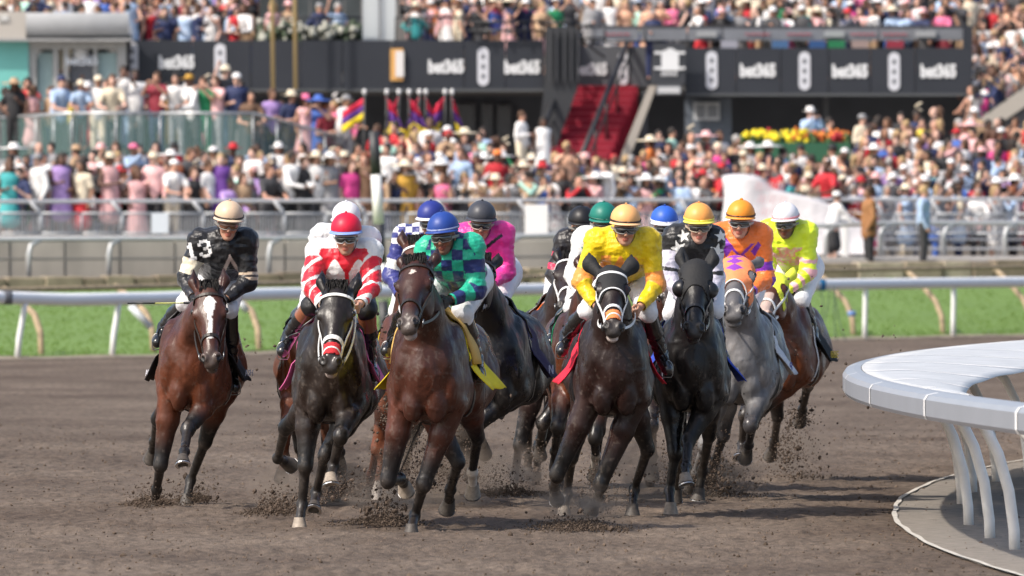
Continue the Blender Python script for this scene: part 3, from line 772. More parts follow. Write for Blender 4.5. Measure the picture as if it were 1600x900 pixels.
    for (x0, x1) in ((400, 565), (618, 735)):
        mb.tube([(X(x0), Yf + .2, Z(27)), (X(x1), Yf + .2, Z(27))], .03, 6)
        for px in range(x0, x1, 24): mb.tube([(X(px), Yf + .2, Z(27)), (X(px), Yf + .2, Z(64))], .02, 5)
    o = mb.build('balcony_railing', mat('black_rail', (.022, .023, .026))); tag(o, 'thin dark railing along the balcony over the black fascia', 'railing')
    # yellow and red planter at the right
    rng = random.Random(5); Yp = YL(1238, 9.0); sp2 = F / Yp
    fb = thing('flower_planter', 'long planter of yellow and red flowers under the balcony', 'planter', ((1238 - 800) / sp2, Yp, 3.9))
    def q_(px, py, dy=0): return np.array(((px - 800) / sp2, Yp + dy, CAMH - (py - YH) / sp2)) - np.array(fb.location)
    for nm, c, x0, x1, n_ in (('yellow_blossoms', (.72, .58, .02), 1165, 1262, 120), ('orange_blossoms', (.62, .18, .03), 1235, 1325, 90), ('red_blossoms', (.42, .03, .04), 1180, 1320, 50), ('leaves', (.05, .10, .03), 1160, 1330, 170)):
        mb = MB()
        for k in range(n_): mb.ell(q_(rng.uniform(x0, x1), rng.gauss(214, 4) + (5 if nm == 'leaves' else 0), rng.uniform(-.3, .3)), (rng.uniform(.05, .10),) * 3, 6, 4, jit=.4)
        o = mb.build(nm, mat(nm, c, rough=.8), fb); o['kind'] = 'stuff'
    mb = MB(); mb.box(q_(1245, 238), (165 / sp2, .8, 30 / sp2)); mb.build('box', mat('planter_green', (.02, .10, .05), rough=.7), fb)
    # pale stair stringer at the far right with its own rail
    slab2 = MB(); pts = [(1535, 182), (1548, 182), (1625, 128), (1625, 142), (1548, 196)]
    R2 = thing('side_staircase', 'dark metal side stair with pale stringer at the right end of the stand', 'staircase')
    slab([(1530, 186), (1625, 118), (1625, 150), (1545, 204)], Yf - .6, Yf - .4, 'stringer', mat('stringer', (.36, .33, .29)), R2)
    for k in range(9):
        mb = MB(); mb.box((X(1520 + 10.5 * k), Yf + .2, Z(190 - 7.5 * k) - .6), (.175, 1.3, 1.2)); mb.build('step', mat('stair_dark', (.08, .08, .085), rough=.8), R2)
    mb = MB(); mb.tube([(X(1518), Yf - .6, Z(150)), (X(1630), Yf - .6, Z(68))], .04, 6); mb.build('handrail', mat('black_rail', (.022, .023, .026)), R2)
    for k in range(5):
        mb = MB(); px = 1520 + 24 * k; mb.tube([(X(px), Yf - .6, Z(150 - 17.6 * k)), (X(px), Yf - .6, Z(192 - 17 * k))], .03, 6); mb.build('baluster', mat('black_rail', (.022, .023, .026)), R2)
    mb = MB(); pbox(mb, 1505, 1520, 40, 200, Yf + .1, Yf + .5); mb.build('end_post', mat('fascia', (.05, .05, .06)), R2)

def build_balcony():
    """glass fronted viewing deck above the left crowd"""
    D = thing('glass_balcony', 'raised viewing deck at left fronted by clear glass panels under a steel handrail', 'balcony')
    Yb = 262.0
    line = [(-130, 269.0, 3.92), (0, 266, 3.86), (112, Yb, 3.92), (250, Yb, 3.92), (395, Yb, 3.92), (470, 264, 3.65), (545, 266, 3.35)]
    def pt(k): px, Y, z = line[k]; return np.array(((px - 800) * Y / F, Y, z))
    glass = bpy.data.materials.new('deck_glass'); glass.use_nodes = True; nt = glass.node_tree; b = nt.nodes['Principled BSDF']
    b.inputs['Base Color'].default_value = (.30, .50, .48, 1); b.inputs['Roughness'].default_value = .08; b.inputs['Alpha'].default_value = .13; b.inputs['Specular IOR Level'].default_value = .8
    steel = mat('deck_steel', (.45, .47, .48), rough=.35, metal=.5)
    for k in range(len(line) - 1):
        a_, c_ = pt(k), pt(k + 1); n = max(1, round(np.linalg.norm(c_ - a_) / 1.0))
        mb = MB(); mb.tube([a_ + np.array([0, 0, .98]), c_ + np.array([0, 0, .98])], .035, 8); mb.build('handrail', steel, D)
        for i in range(n):
            p, q = a_ + (c_ - a_) * (i + .03) / n, a_ + (c_ - a_) * (i + .97) / n
            mb = MB(); d = unit(q - p); nn = np.array([-d[1], d[0], 0]) * .01
            vs = [p + nn, q + nn, q + nn + [0, 0, .94], p + nn + [0, 0, .94], p - nn, q - nn, q - nn + [0, 0, .94], p - nn + [0, 0, .94]]
            mb.add(vs, [(0, 1, 2, 3), (7, 6, 5, 4), (0, 3, 7, 4), (1, 5, 6, 2), (3, 2, 6, 7), (0, 4, 5, 1)]); mb.build('glass_panel', glass, D)
            mb = MB(); mb.tube([p - d * .03 + [0, 0, -.1], p - d * .03 + [0, 0, .96]], .018, 6); mb.build('stanchion', steel, D)
    mb = MB(); top = [tuple(pt(k) + [0, -.1, 0]) for k in range(len(line))]; back = [(t[0], 272.0, t[2]) for t in top]
    n = len(top); mb.add(top + back + [(t[0], t[1], t[2] - .35) for t in top], [(i, i + 1, n + i + 1, n + i) for i in range(n - 1)] + [(i, 2 * n + i, 2 * n + i + 1, i + 1) for i in range(n - 1)])
    mb.build('deck', mat('deck_grey', (.20, .21, .22), rough=.8), D)
    mb = MB()
    for k in range(len(line) - 1):
        a_, c_ = pt(k), pt(k + 1); mb.add([a_ + [0, .4, -.3], c_ + [0, .4, -.3], c_ + [0, .4, -3], a_ + [0, .4, -3]], [(0, 1, 2, 3)])
    mb.build('deck_wall', mat('deck_wall', (.20, .23, .24), rough=.7, noise=.2, nscale=1), D)

def build_props():
    # draped white cover
    Y = YL(1240, -1.5); s = F / Y
    prof = [(1130, 272, .0), (1142, 268, .1), (1170, 269, .2), (1192, 273, .2), (1204, 294, .2), (1250, 301, .2), (1290, 312, .15), (1328, 332, .1), (1354, 352, 0)]
    rows = []
    for px, py, bu in prof:
        top = np.array(((px - 800) / s, Y, CAMH - (py - YH) / s)); row = []
        for j in range(9):
            t = j / 8; z = top[2] * (1 - t) + 1.66 * t; row.append((top[0] + .04 * math.sin(j * 1.3 + px * .06), Y - .15 - .5 * t ** 1.5 - bu * .3 + .07 * math.sin(px * .09 + t * 2.5), z))
        back = [(top[0], Y + .9, top[2] - .08), (top[0], Y + 1.3, top[2] - .9)]
        rows.append(back[::-1] + row)
    R = thing('draped_cover', 'large white plastic sheet with faint pink lettering draped over a barrier', 'cover')
    # resample for folds
    mb = MB(); mb.grid(rows); o = mb.build('sheet', mat('cover_white', (.56, .54, .55), rough=.55, bump=.6, bscale=3, bdist=.08, noise=.05), R)
    o.modifiers.new('s', 'SUBSURF').levels = 2; o.modifiers['s'].render_levels = 2
    for k in range(9):
        px, py = 1185 + 16 * (k % 3) + 4 * (k // 3), 292 + 20 * (k // 3)
        tm = text_mesh('lll', .30, .004); t = link('faint_lettering', tm, R, mat('pink_ink', (.66, .45, .47))); t.location = ((px - 800) / s, Y - 1.05, CAMH - (py - YH) / s); t.rotation_euler = (math.pi / 2 + .1, .3, .1)
    mb = MB(); Yg = YL(1320, -3.5); mb.box(((1321 - 800) * Yg / F, Yg, 2.1), (.16, .16, 1.0)); o = mb.build('gate_post', mat('gate_white', (.76, .76, .75), rough=.5)); o.modifiers.new('b', 'BEVEL').width = .02; tag(o, 'short white square gate post beside the draped cover', 'post')
    # flags: red, violet and yellow bands hanging from poles with white finials
    FL = [(568, 168, 1), (603, 168, 0), (622, 168, 0), (638, 168, 0), (654, 176, 0), (664, 162, 0), (694, 168, 0), (705, 165, 0)]
    labs = ['leftmost flag in red violet and yellow, spread out to the left', 'second flag from the left, furled', 'third flag from the left, short and furled', 'fourth flag from the left, hanging wide',
            'fifth flag from the left, hanging lowest', 'sixth flag from the left, close beside the lowest one', 'seventh flag from the left, mostly yellow', 'rightmost flag under a round white finial']
    for i, (px, py, sp_) in enumerate(FL):
        Yq = YL(px, 7.5) + .15 * i; s = F / Yq; bx = (px - 800) / s
        zt = CAMH - (141 - YH) / s
        R = thing('flag', labs[i] + ' above the crowd', 'flag', (bx, Yq, zt - 2.3), 0, 'flags in red, violet and yellow')
        mb = MB(); mb.tube([(0, 0, 0), (.02, 0, 2.2)], .018, 6); mb.build('pole', mat('flag_pole', (.1, .1, .1)), R)
        mb = MB(); mb.ell((.02, 0, 2.26), (.05, .05, .075), 8, 6); mb.build('finial', mat('finial', (.7, .7, .7)), R)
        w = .50 if sp_ else (.34, .40, .26, .44, .30, .28, .46, .24)[i]; h = .85 if not sp_ else .62; d = -1 if sp_ else (1 if i % 2 else -1)
        for k, (nm, c) in enumerate((('red_band', (.62, .02, .06)), ('violet_band', (.10, .03, .22)), ('yellow_band', (.80, .60, .02)))):
            rows = []
            for j in range(9):
                t = j / 8; row = []
                for q in range(4):
                    v = (k + q / 3) / 3
                    if sp_: row.append((d * w * t, .04 * math.sin(t * 7), 2.12 - .32 * t - v * h * .8))
                    else: row.append((d * w * t * (.45 + .55 * v) + d * .12 * v, .05 * math.sin(t * 9 + v * 2), 2.14 - v * h - .20 * t))
                rows.append(row)
            mb = MB(); mb.grid(rows); o = mb.build(nm, mat(nm, c, rough=.8), R); o.modifiers.new('t', 'SOLIDIFY').thickness = .008
# ================================================================== the crowd
PAL = {'white': (.74, .73, .72), 'cream': (.66, .58, .44), 'pale pink': (.72, .42, .42), 'pink': (.70, .16, .30), 'hot pink': (.62, .05, .25), 'red': (.50, .02, .03), 'dark red': (.20, .015, .03),
       'navy': (.02, .03, .09), 'black': (.015, .015, .018), 'charcoal': (.05, .05, .055), 'grey': (.25, .25, .26), 'pale blue': (.36, .48, .66), 'blue': (.05, .12, .42), 'teal': (.05, .35, .36), 'green': (.02, .25, .10),
       'mint': (.40, .66, .56), 'lilac': (.40, .26, .55), 'purple': (.12, .04, .24), 'yellow': (.75, .58, .08), 'mustard': (.50, .28, .04), 'orange': (.75, .22, .05), 'tan': (.42, .28, .17), 'brown': (.13, .07, .04), 'peach': (.72, .42, .28), 'tan coat': (.33, .15, .055)}
SKINS = [(.52, .30, .22), (.56, .34, .26), (.46, .25, .17), (.60, .38, .30), (.30, .16, .10), (.12, .06, .04), (.50, .27, .19)]
HAIR = {'dark': (.025, .018, .014), 'brown': (.09, .045, .025), 'fair': (.38, .26, .13), 'grey': (.33, .32, .31), 'red': (.22, .07, .03)}
CM = {}
def crowd_meshes():
    cm = mat('person_part', objcol=True, rough=.75, noise=.10, nscale=7, bump=.3, bscale=20, bdist=.02)
    skinm = mat('person_skin', objcol=True, rough=.6)
    poses = {   # elbow, wrist offsets for left / right (x lateral, y back, z)
        'stand': (((-.25, .02, 1.12), (-.24, -.10, .88)), ((.25, .02, 1.12), (.25, -.08, .88))),
        'hold':  (((-.26, .02, 1.12), (-.08, -.26, 1.16)), ((.25, .02, 1.12), (.24, -.10, .90))),
        'photo': (((-.27, -.14, 1.28), (-.08, -.30, 1.50)), ((.27, -.14, 1.28), (.08, -.30, 1.50))),
        'lean':  (((-.27, -.20, 1.10), (-.14, -.42, 1.06)), ((.27, -.20, 1.10), (.14, -.42, 1.06))),
        'hip':   (((-.33, .05, 1.16), (-.17, -.05, 1.02)), ((.28, -.04, 1.12), (.12, -.26, 1.30))),
        'wave':  (((-.34, .0, 1.50), (-.30, -.08, 1.76)), ((.26, -.10, 1.12), (.10, -.28, 1.22)))}
    for nm, arms in poses.items():
        ln = np.array([0, -.10, 0]) if nm == 'lean' else np.zeros(3)
        def torso(S, inf, low=.95):
            S.seg((0, 0, low), (0, 0, 1.08), .115 + inf, .115 + inf, .05, sx=1.25); S.seg((0, 0, 1.05), np.array([0, 0, 1.36]) + ln, .115 + inf, .125 + inf, .06, sx=1.3)
            S.seg(np.array([-.13, .01, 1.40]) + ln, np.array([.13, .01, 1.40]) + ln, .062 + inf, .062 + inf, .05)
        def armsf(S, inf, upto):
            for sg, (e, w) in zip((-1, 1), arms):
                sh = np.array([sg * .175, .01, 1.40]) + ln; e = np.array(e) + ln; w = np.array(w) + ln
                if upto == 'short': S.seg(sh, sh + (e - sh) * .6, .052 + inf, .050 + inf, .03)
                else:
                    S.seg(sh, e, .046 + inf, .038 + inf, .03); S.seg(e, w, .038 + inf, .026 + inf, .02)
        S = Sdf(); torso(S, 0); armsf(S, 0, 'all')
        for sg, (e, w) in zip((-1, 1), arms):
            e = np.array(e) + ln; w = np.array(w) + ln; d = unit(w - e); S.ell(w + d * .05, (.032, .034, .045), .02)
            for f_ in range(4): S.seg(w + d * .07 + np.array([(.012 * f_ - .018), 0, 0]), w + d * (.115 - .006 * abs(f_ - 1.3)) + np.array([(.014 * f_ - .02), 0, 0]), .010, .009, .006)
        for sg in (-1, 1): S.seg((sg * .09, 0, .95), (sg * .10, -.01, .50), .085, .055, .04); S.seg((sg * .10, -.01, .50), (sg * .10, .02, .08), .052, .034, .02); S.seg((sg * .10, .03, .04), (sg * .11, -.14, .03), .036, .03, .02)
        S.seg(np.array([0, 0, 1.42]) + ln, np.array([0, -.01, 1.54]) + ln, .052, .050, .03)
        hc = np.array([0, -.02, 1.63]) + ln
        S.ell(hc, (.074, .092, .105), .02); S.ell(hc + np.array([0, -.04, -.06]), (.052, .05, .06), .02); S.seg(hc + np.array([0, -.085, -.005]), hc + np.array([0, -.105, -.04]), .012, .014, .01)
        V, Q, T = S.mesh(.019); CM['body', nm] = np_mesh('spectator_body', V, Q, True, None, skinm)
        for tn in ('tee', 'long', 'jacket', 'dress'):
            S = Sdf(); torso(S, .016 if tn != 'jacket' else .028, .92)
            if tn == 'dress':
                S.seg((0, 0, 1.0), (0, 0, .55), .14, .21, .05, sx=1.15)
            elif tn == 'jacket': S.seg((0, 0, 1.0), (0, 0, .80), .15, .16, .04, sx=1.2); armsf(S, .018, 'all')
            elif tn == 'long': armsf(S, .014, 'all')
            else: armsf(S, .014, 'short')
            V, Q, T = S.mesh(.022); Nn = vnormals(V, Q); V = V + Nn * (.010 * fbm(V * 9, 2, 5))[:, None]
            CM[tn, nm] = np_mesh({'tee': 'shirt', 'long': 'shirt', 'jacket': 'jacket', 'dress': 'dress'}[tn], V, Q, True, None, cm)
    S = Sdf()
    for sg in (-1, 1): S.seg((sg * .09, 0, .93), (sg * .10, -.01, .50), .105, .075, .04); S.seg((sg * .10, -.01, .50), (sg * .10, .02, .10), .072, .062, .02)
    V, Q, T = S.mesh(.025); CM['trousers'] = np_mesh('trousers', V, Q, True, None, cm)
    S = Sdf(); S.seg((0, 0, 1.0), (0, 0, .55), .13, .19, .05, sx=1.15); V, Q, T = S.mesh(.025); CM['skirt'] = np_mesh('skirt', V, Q, True, None, cm)
    hc = np.array([0, -.02, 1.63])
    for nm in ('short', 'long', 'bun'):
        S = Sdf(); S.ell(hc + np.array([0, .018, .03]), (.088, .098, .102), .02)
        S.ell(hc + np.array([0, -.09, -.05]), (.06, .06, .085), .01, sub=True)
        if nm == 'long':
            for sg in (-1, 0, 1): S.seg(hc + np.array([sg * .06, .05, .02]), hc + np.array([sg * .085, .045 + .03 * (sg == 0), -.24]), .045, .035, .04)
        if nm == 'bun': S.ell(hc + np.array([0, .12, .05]), (.05, .05, .05), .02)
        V, Q, T = S.mesh(.018); V = V + vnormals(V, Q) * (.006 * fbm(V * 30, 2, 5))[:, None]; CM['hair', nm] = np_mesh('hair', V, Q, True, None, cm)
    def lathe(prof, nm, n=20, yo=0.0, el=1.12):
        mb = MB(); rows = []
        for r, z in prof: rows.append([(r * math.cos(2 * math.pi * k / n), -.01 + yo + r * el * math.sin(2 * math.pi * k / n), 1.63 + z) for k in range(n)])
        mb.grid(rows, closed=True); return mb
    mb = lathe([(.002, .155), (.06, .150), (.085, .125), (.096, .07), (.098, .045), (.20, .035), (.205, .030), (.10, .038)], 'brim'); CM['hat', 'straw hat'] = mb.mesh('hat', cm)
    mb = lathe([(.002, .135), (.05, .150), (.078, .140), (.090, .07), (.096, .045), (.150, .045), (.155, .038), (.09, .038)], 'fedora'); CM['hat', 'trilby'] = mb.mesh('hat', cm)
    mb = lathe([(.002, .135), (.06, .120), (.085, .09), (.094, .05), (.095, .03)], 'cap'); mb.box((0, -.14, 1.63 + .035), (.13, .11, .012)); CM['hat', 'cap'] = mb.mesh('hat', cm)
    mb = lathe([(.002, .16), (.07, .15), (.092, .11), (.10, .06), (.27, .045), (.29, .02), (.10, .045)], 'wide', 22); CM['hat', 'wide brimmed hat'] = mb.mesh('hat', cm)
    mb = MB()
    for k in range(9): a = k * .7; mb.ell((.05 + .05 * math.cos(a), .0 + .04 * math.sin(a), 1.75 + .02 * k), (.04, .035, .02), 6, 4, jit=.2)
    CM['hat', 'fascinator'] = mb.mesh('hat', cm)

COUNT = {'n': 0}; USED = set()
def oc(o, c, j=0.0):
    f = 1 + random.uniform(-j, j); o.color = (c[0] * f, c[1] * f, c[2] * f, 1); return o
def person(px, ytop, Y, label, top='tee', tcol='white', bot='trousers', bcol_='charcoal', hair='short', hcol='brown', hat=None, hatcol='cream', pose='stand', yaw=0.0, skin=None, scale=None, foot=None, group='spectators watching the race'):
    s = F / Y; X = (px - 800) / s; ztop = CAMH - (ytop - YH) / s
    sc = scale or random.uniform(1.0, 1.1)
    z0 = foot if foot is not None else ztop - 1.74 * sc
    R = thing('person', label, 'person', (X, Y, z0), math.radians(yaw), group); R.scale = (sc, sc, sc)
    sk = skin or random.choice(SKINS)
    oc(link('body', CM['body', pose], R), sk, .1)
    ln = -.10 if pose == 'lean' else 0
    tc = PAL[tcol]
    o = oc(link({'tee': 'shirt', 'long': 'shirt', 'jacket': 'jacket', 'dress': 'dress'}[top], CM[top, pose], R), tc, .12)
    if top != 'dress': oc(link('trousers' if bot == 'trousers' else 'skirt', CM[bot], R), PAL[bcol_], .2)
    h = oc(link('hair', CM['hair', hair], R), HAIR[hcol], .3); h.location = (0, ln, 0)
    if hat: q = oc(link('hat', CM['hat', hat], R), PAL[hatcol], .1); q.location = (0, ln, .0 if hat != 'cap' else 0)
    COUNT['n'] += 1; USED.add(label)
    return R
LM = [(0, 110, 'near the left edge'), (110, 200, 'well left of the tan helmet'), (200, 310, 'just left of the tan helmet'), (310, 400, 'above the tan helmet'), (400, 480, 'right of the tan helmet'), (480, 560, 'above the white helmet'),
      (560, 620, 'beside the banded pole'), (620, 710, 'above the blue helmets'), (710, 800, 'above the dark grey helmet'), (800, 880, 'left of the black helmet'), (880, 960, 'above the green helmet'), (960, 1020, 'above the pale orange helmet'),
      (1020, 1075, 'above the bright blue helmet'), (1075, 1140, 'above the yellow-peaked helmet'), (1140, 1260, 'behind the white draped cover'), (1260, 1330, 'right of the white cover'), (1330, 1400, 'behind the man in the tan coat'), (1400, 1480, 'behind the man in the blue shirt'), (1480, 1700, 'near the right edge')]
def landmark(px):
    for a, b, t in LM:
        if a <= px < b: return t
    return 'near the left edge' if px < 0 else 'near the right edge'
TOPW = [('white', 30), ('cream', 7), ('pale pink', 12), ('pink', 4), ('red', 7), ('dark red', 3), ('navy', 10), ('black', 14), ('charcoal', 7), ('grey', 4), ('pale blue', 8), ('blue', 3), ('teal', 1), ('green', 2), ('mint', 2), ('lilac', 2), ('purple', .5), ('yellow', 1), ('mustard', 1), ('orange', 1), ('tan', 3), ('peach', 5), ('hot pink', 2)]
def rand_look(rnd, suits=.2):
    female = rnd.random() < .5
    col = rnd.choices([a for a, _ in TOPW], [b for _, b in TOPW])[0]
    if female: top = rnd.choices(['dress', 'tee', 'long'], [6, 2, 1])[0]; hair = rnd.choices(['long', 'bun'], [4, 1])[0]; hat = rnd.choices([None, 'fascinator', 'wide brimmed hat', 'straw hat'], [10, 1.5, 1.2, 1])[0]; word = 'woman'
    else:
        top = rnd.choices(['tee', 'long', 'jacket'], [3, 3, 10 * suits])[0]; hair = 'short'; hat = rnd.choices([None, 'straw hat', 'trilby', 'cap'], [10, 1.2, 1, 1.6])[0]; word = 'man'
        if top == 'jacket': col = rnd.choice(['navy', 'charcoal', 'black', 'grey', 'pale blue', 'tan'])
    hc = rnd.choices(list(HAIR), [8, 6, 2.5, 1.2, .6])[0]
    hatc = rnd.choice(['white', 'white', 'white', 'cream', 'cream', 'cream', 'pale pink', 'red', 'black', 'tan']) if hat != 'cap' else rnd.choice(['white', 'white', 'white', 'cream', 'navy', 'red', 'black', 'grey'])
    bc = rnd.choice(['navy', 'charcoal', 'tan', 'black', 'grey', 'cream', 'blue'])
    pose = rnd.choices(['stand', 'hold', 'photo', 'lean', 'hip', 'wave'], [2.5, 4.5, 4, 2.5, 2.5, .5])[0]
    return dict(top=top, tcol=col, hair=hair, hcol=hc, hat=hat, hatcol=hatc, bcol_=bc, pose=pose), word
TN = {'tee': 'short-sleeved top', 'long': 'long-sleeved shirt', 'jacket': 'suit jacket', 'dress': 'dress'}
POSEW = {'stand': '', 'hold': ' holding a hand to the chest', 'photo': ' with both hands raised to the face', 'lean': ' leaning forward', 'hip': ' with one hand on the hip', 'wave': ' with one arm raised'}
def describe(l, word, where, px):
    hat = (' and %s %s' % (l['hatcol'], l['hat'])) if l['hat'] else ', %s %s hair' % (l['hair'] if l['hair'] != 'bun' else 'tied-up', l['hcol'])
    lab = '%s in %s %s%s, %s, %s' % (word, l['tcol'], TN[l['top']], hat, where, landmark(px))
    if len(lab.split()) > 16 and l['hat']: lab = '%s in %s %s and %s, %s, %s' % (word, l['tcol'], TN[l['top']].split()[-1], l['hat'].split()[-1], where, landmark(px))
    elif len(lab.split()) > 16: lab = '%s in %s %s, %s, %s' % (word, l['tcol'], TN[l['top']].split()[-1], where, landmark(px))
    if len(lab.split()) > 16: lab = '%s in %s %s, %s, %s' % (word, l['tcol'], TN[l['top']].split()[-1], where, landmark(px))
    if len(lab.split()) > 16: lab = '%s in %s, %s, %s' % (word, l['tcol'], where, landmark(px))
    return lab
EXTRA = []      # people beyond the individual ones, joined afterwards
def crowd_row(px0, px1, ytop, Yf_, where, step, seed, limit=True, jit=4, yawc=0, prob=1.0, suits=.2, skip=()):
    rnd = random.Random(seed); px = px0
    while px < px1:
        px += step * rnd.uniform(.75, 1.3)
        if px > px1: break
        if rnd.random() > prob or any(a < px < b for a, b in skip): continue
        y = (ytop(px) if callable(ytop) else ytop) + rnd.uniform(-jit, jit); Y = (Yf_(px) if callable(Yf_) else Yf_) + rnd.uniform(-.25, .25)
        yaw = yawc + rnd.gauss(-12, 45)
        if limit and COUNT['n'] < 298 and -30 < px < 1630:
            for _ in range(60):
                l, w = rand_look(rnd, suits); lab = describe(l, w, where, px)
                if lab not in USED: break
            else: continue
            random.seed(seed * 1000 + int(px)); person(px, y, Y, lab, yaw=yaw, **l)
        else:
            if not (px > -60 and px < 1660): continue
        l, w = rand_look(rnd, suits); EXTRA.append((px, y, Y, yaw, l, rnd.choice(SKINS), rnd.uniform(1.0, 1.1)))
def join_extra():
    """the people past the limit, joined into one crowd"""
    low = {}
    def lowm(key, build):
        if key not in low: low[key] = build()
        return low[key]
    VV, QQ, CC, off = [], [], [], 0
    for (px, y, Y, yaw, l, sk, sc) in EXTRA:
        s = F / Y; X = (px - 800) / s; z0 = CAMH - (y - YH) / s - 1.74 * sc
        parts = [(('lb', l['pose']), sk), (('lt', l['top'], l['pose']), PAL[l['tcol']]), (('lh', l['hair']), HAIR[l['hcol']])]
        if l['top'] != 'dress': parts.append((('lq',), PAL[l['bcol_']]))
        if l['hat']: parts.append((('lx', l['hat']), PAL[l['hatcol']]))
        a = math.radians(yaw); c_, s_ = math.cos(a), math.sin(a)
        for key, colr in parts:
            src = {'lb': lambda: CM['body', l['pose']], 'lt': lambda: CM[l['top'], l['pose']], 'lh': lambda: CM['hair', l['hair']], 'lq': lambda: CM['trousers'], 'lx': lambda: CM['hat', l['hat']]}[key[0]]()
            V, Q = lowm(key, lambda: decimated(src))
            P = V * sc; P = np.stack([P[:, 0] * c_ - P[:, 1] * s_ + X, P[:, 0] * s_ + P[:, 1] * c_ + Y, P[:, 2] + z0], 1)
            VV.append(P); QQ.append(Q + off); off += len(P); CC.append(np.tile(np.array(colr), (len(P), 1)))
    if not VV: return
    o = link('crowd', np_mesh('crowd', np.concatenate(VV), np.concatenate(QQ), True, np.concatenate(CC), mat('crowd_cloth', attr=True, rough=.75)))
    tag(o, 'dense mass of brightly dressed spectators in the rows behind and on the upper tier', 'crowd', None, 'stuff')
def decimated(me):
    o = bpy.data.objects.new('t', me); COL.objects.link(o); md = o.modifiers.new('d', 'DECIMATE'); md.ratio = 150 / max(150, len(me.polygons))
    md.ratio = max(md.ratio, .03)
    t = o.modifiers.new('tri', 'TRIANGULATE')
    dg = bpy.context.evaluated_depsgraph_get(); m2 = bpy.data.meshes.new_from_object(o.evaluated_get(dg))
    V = np.zeros(len(m2.vertices) * 3, dtype=np.float32); m2.vertices.foreach_get('co', V); Q = np.zeros(len(m2.polygons) * 3, dtype=np.int32); m2.polygons.foreach_get('vertices', Q)
    bpy.data.objects.remove(o); bpy.data.meshes.remove(m2)
    return V.reshape(-1, 3).astype(float), Q.reshape(-1, 3)

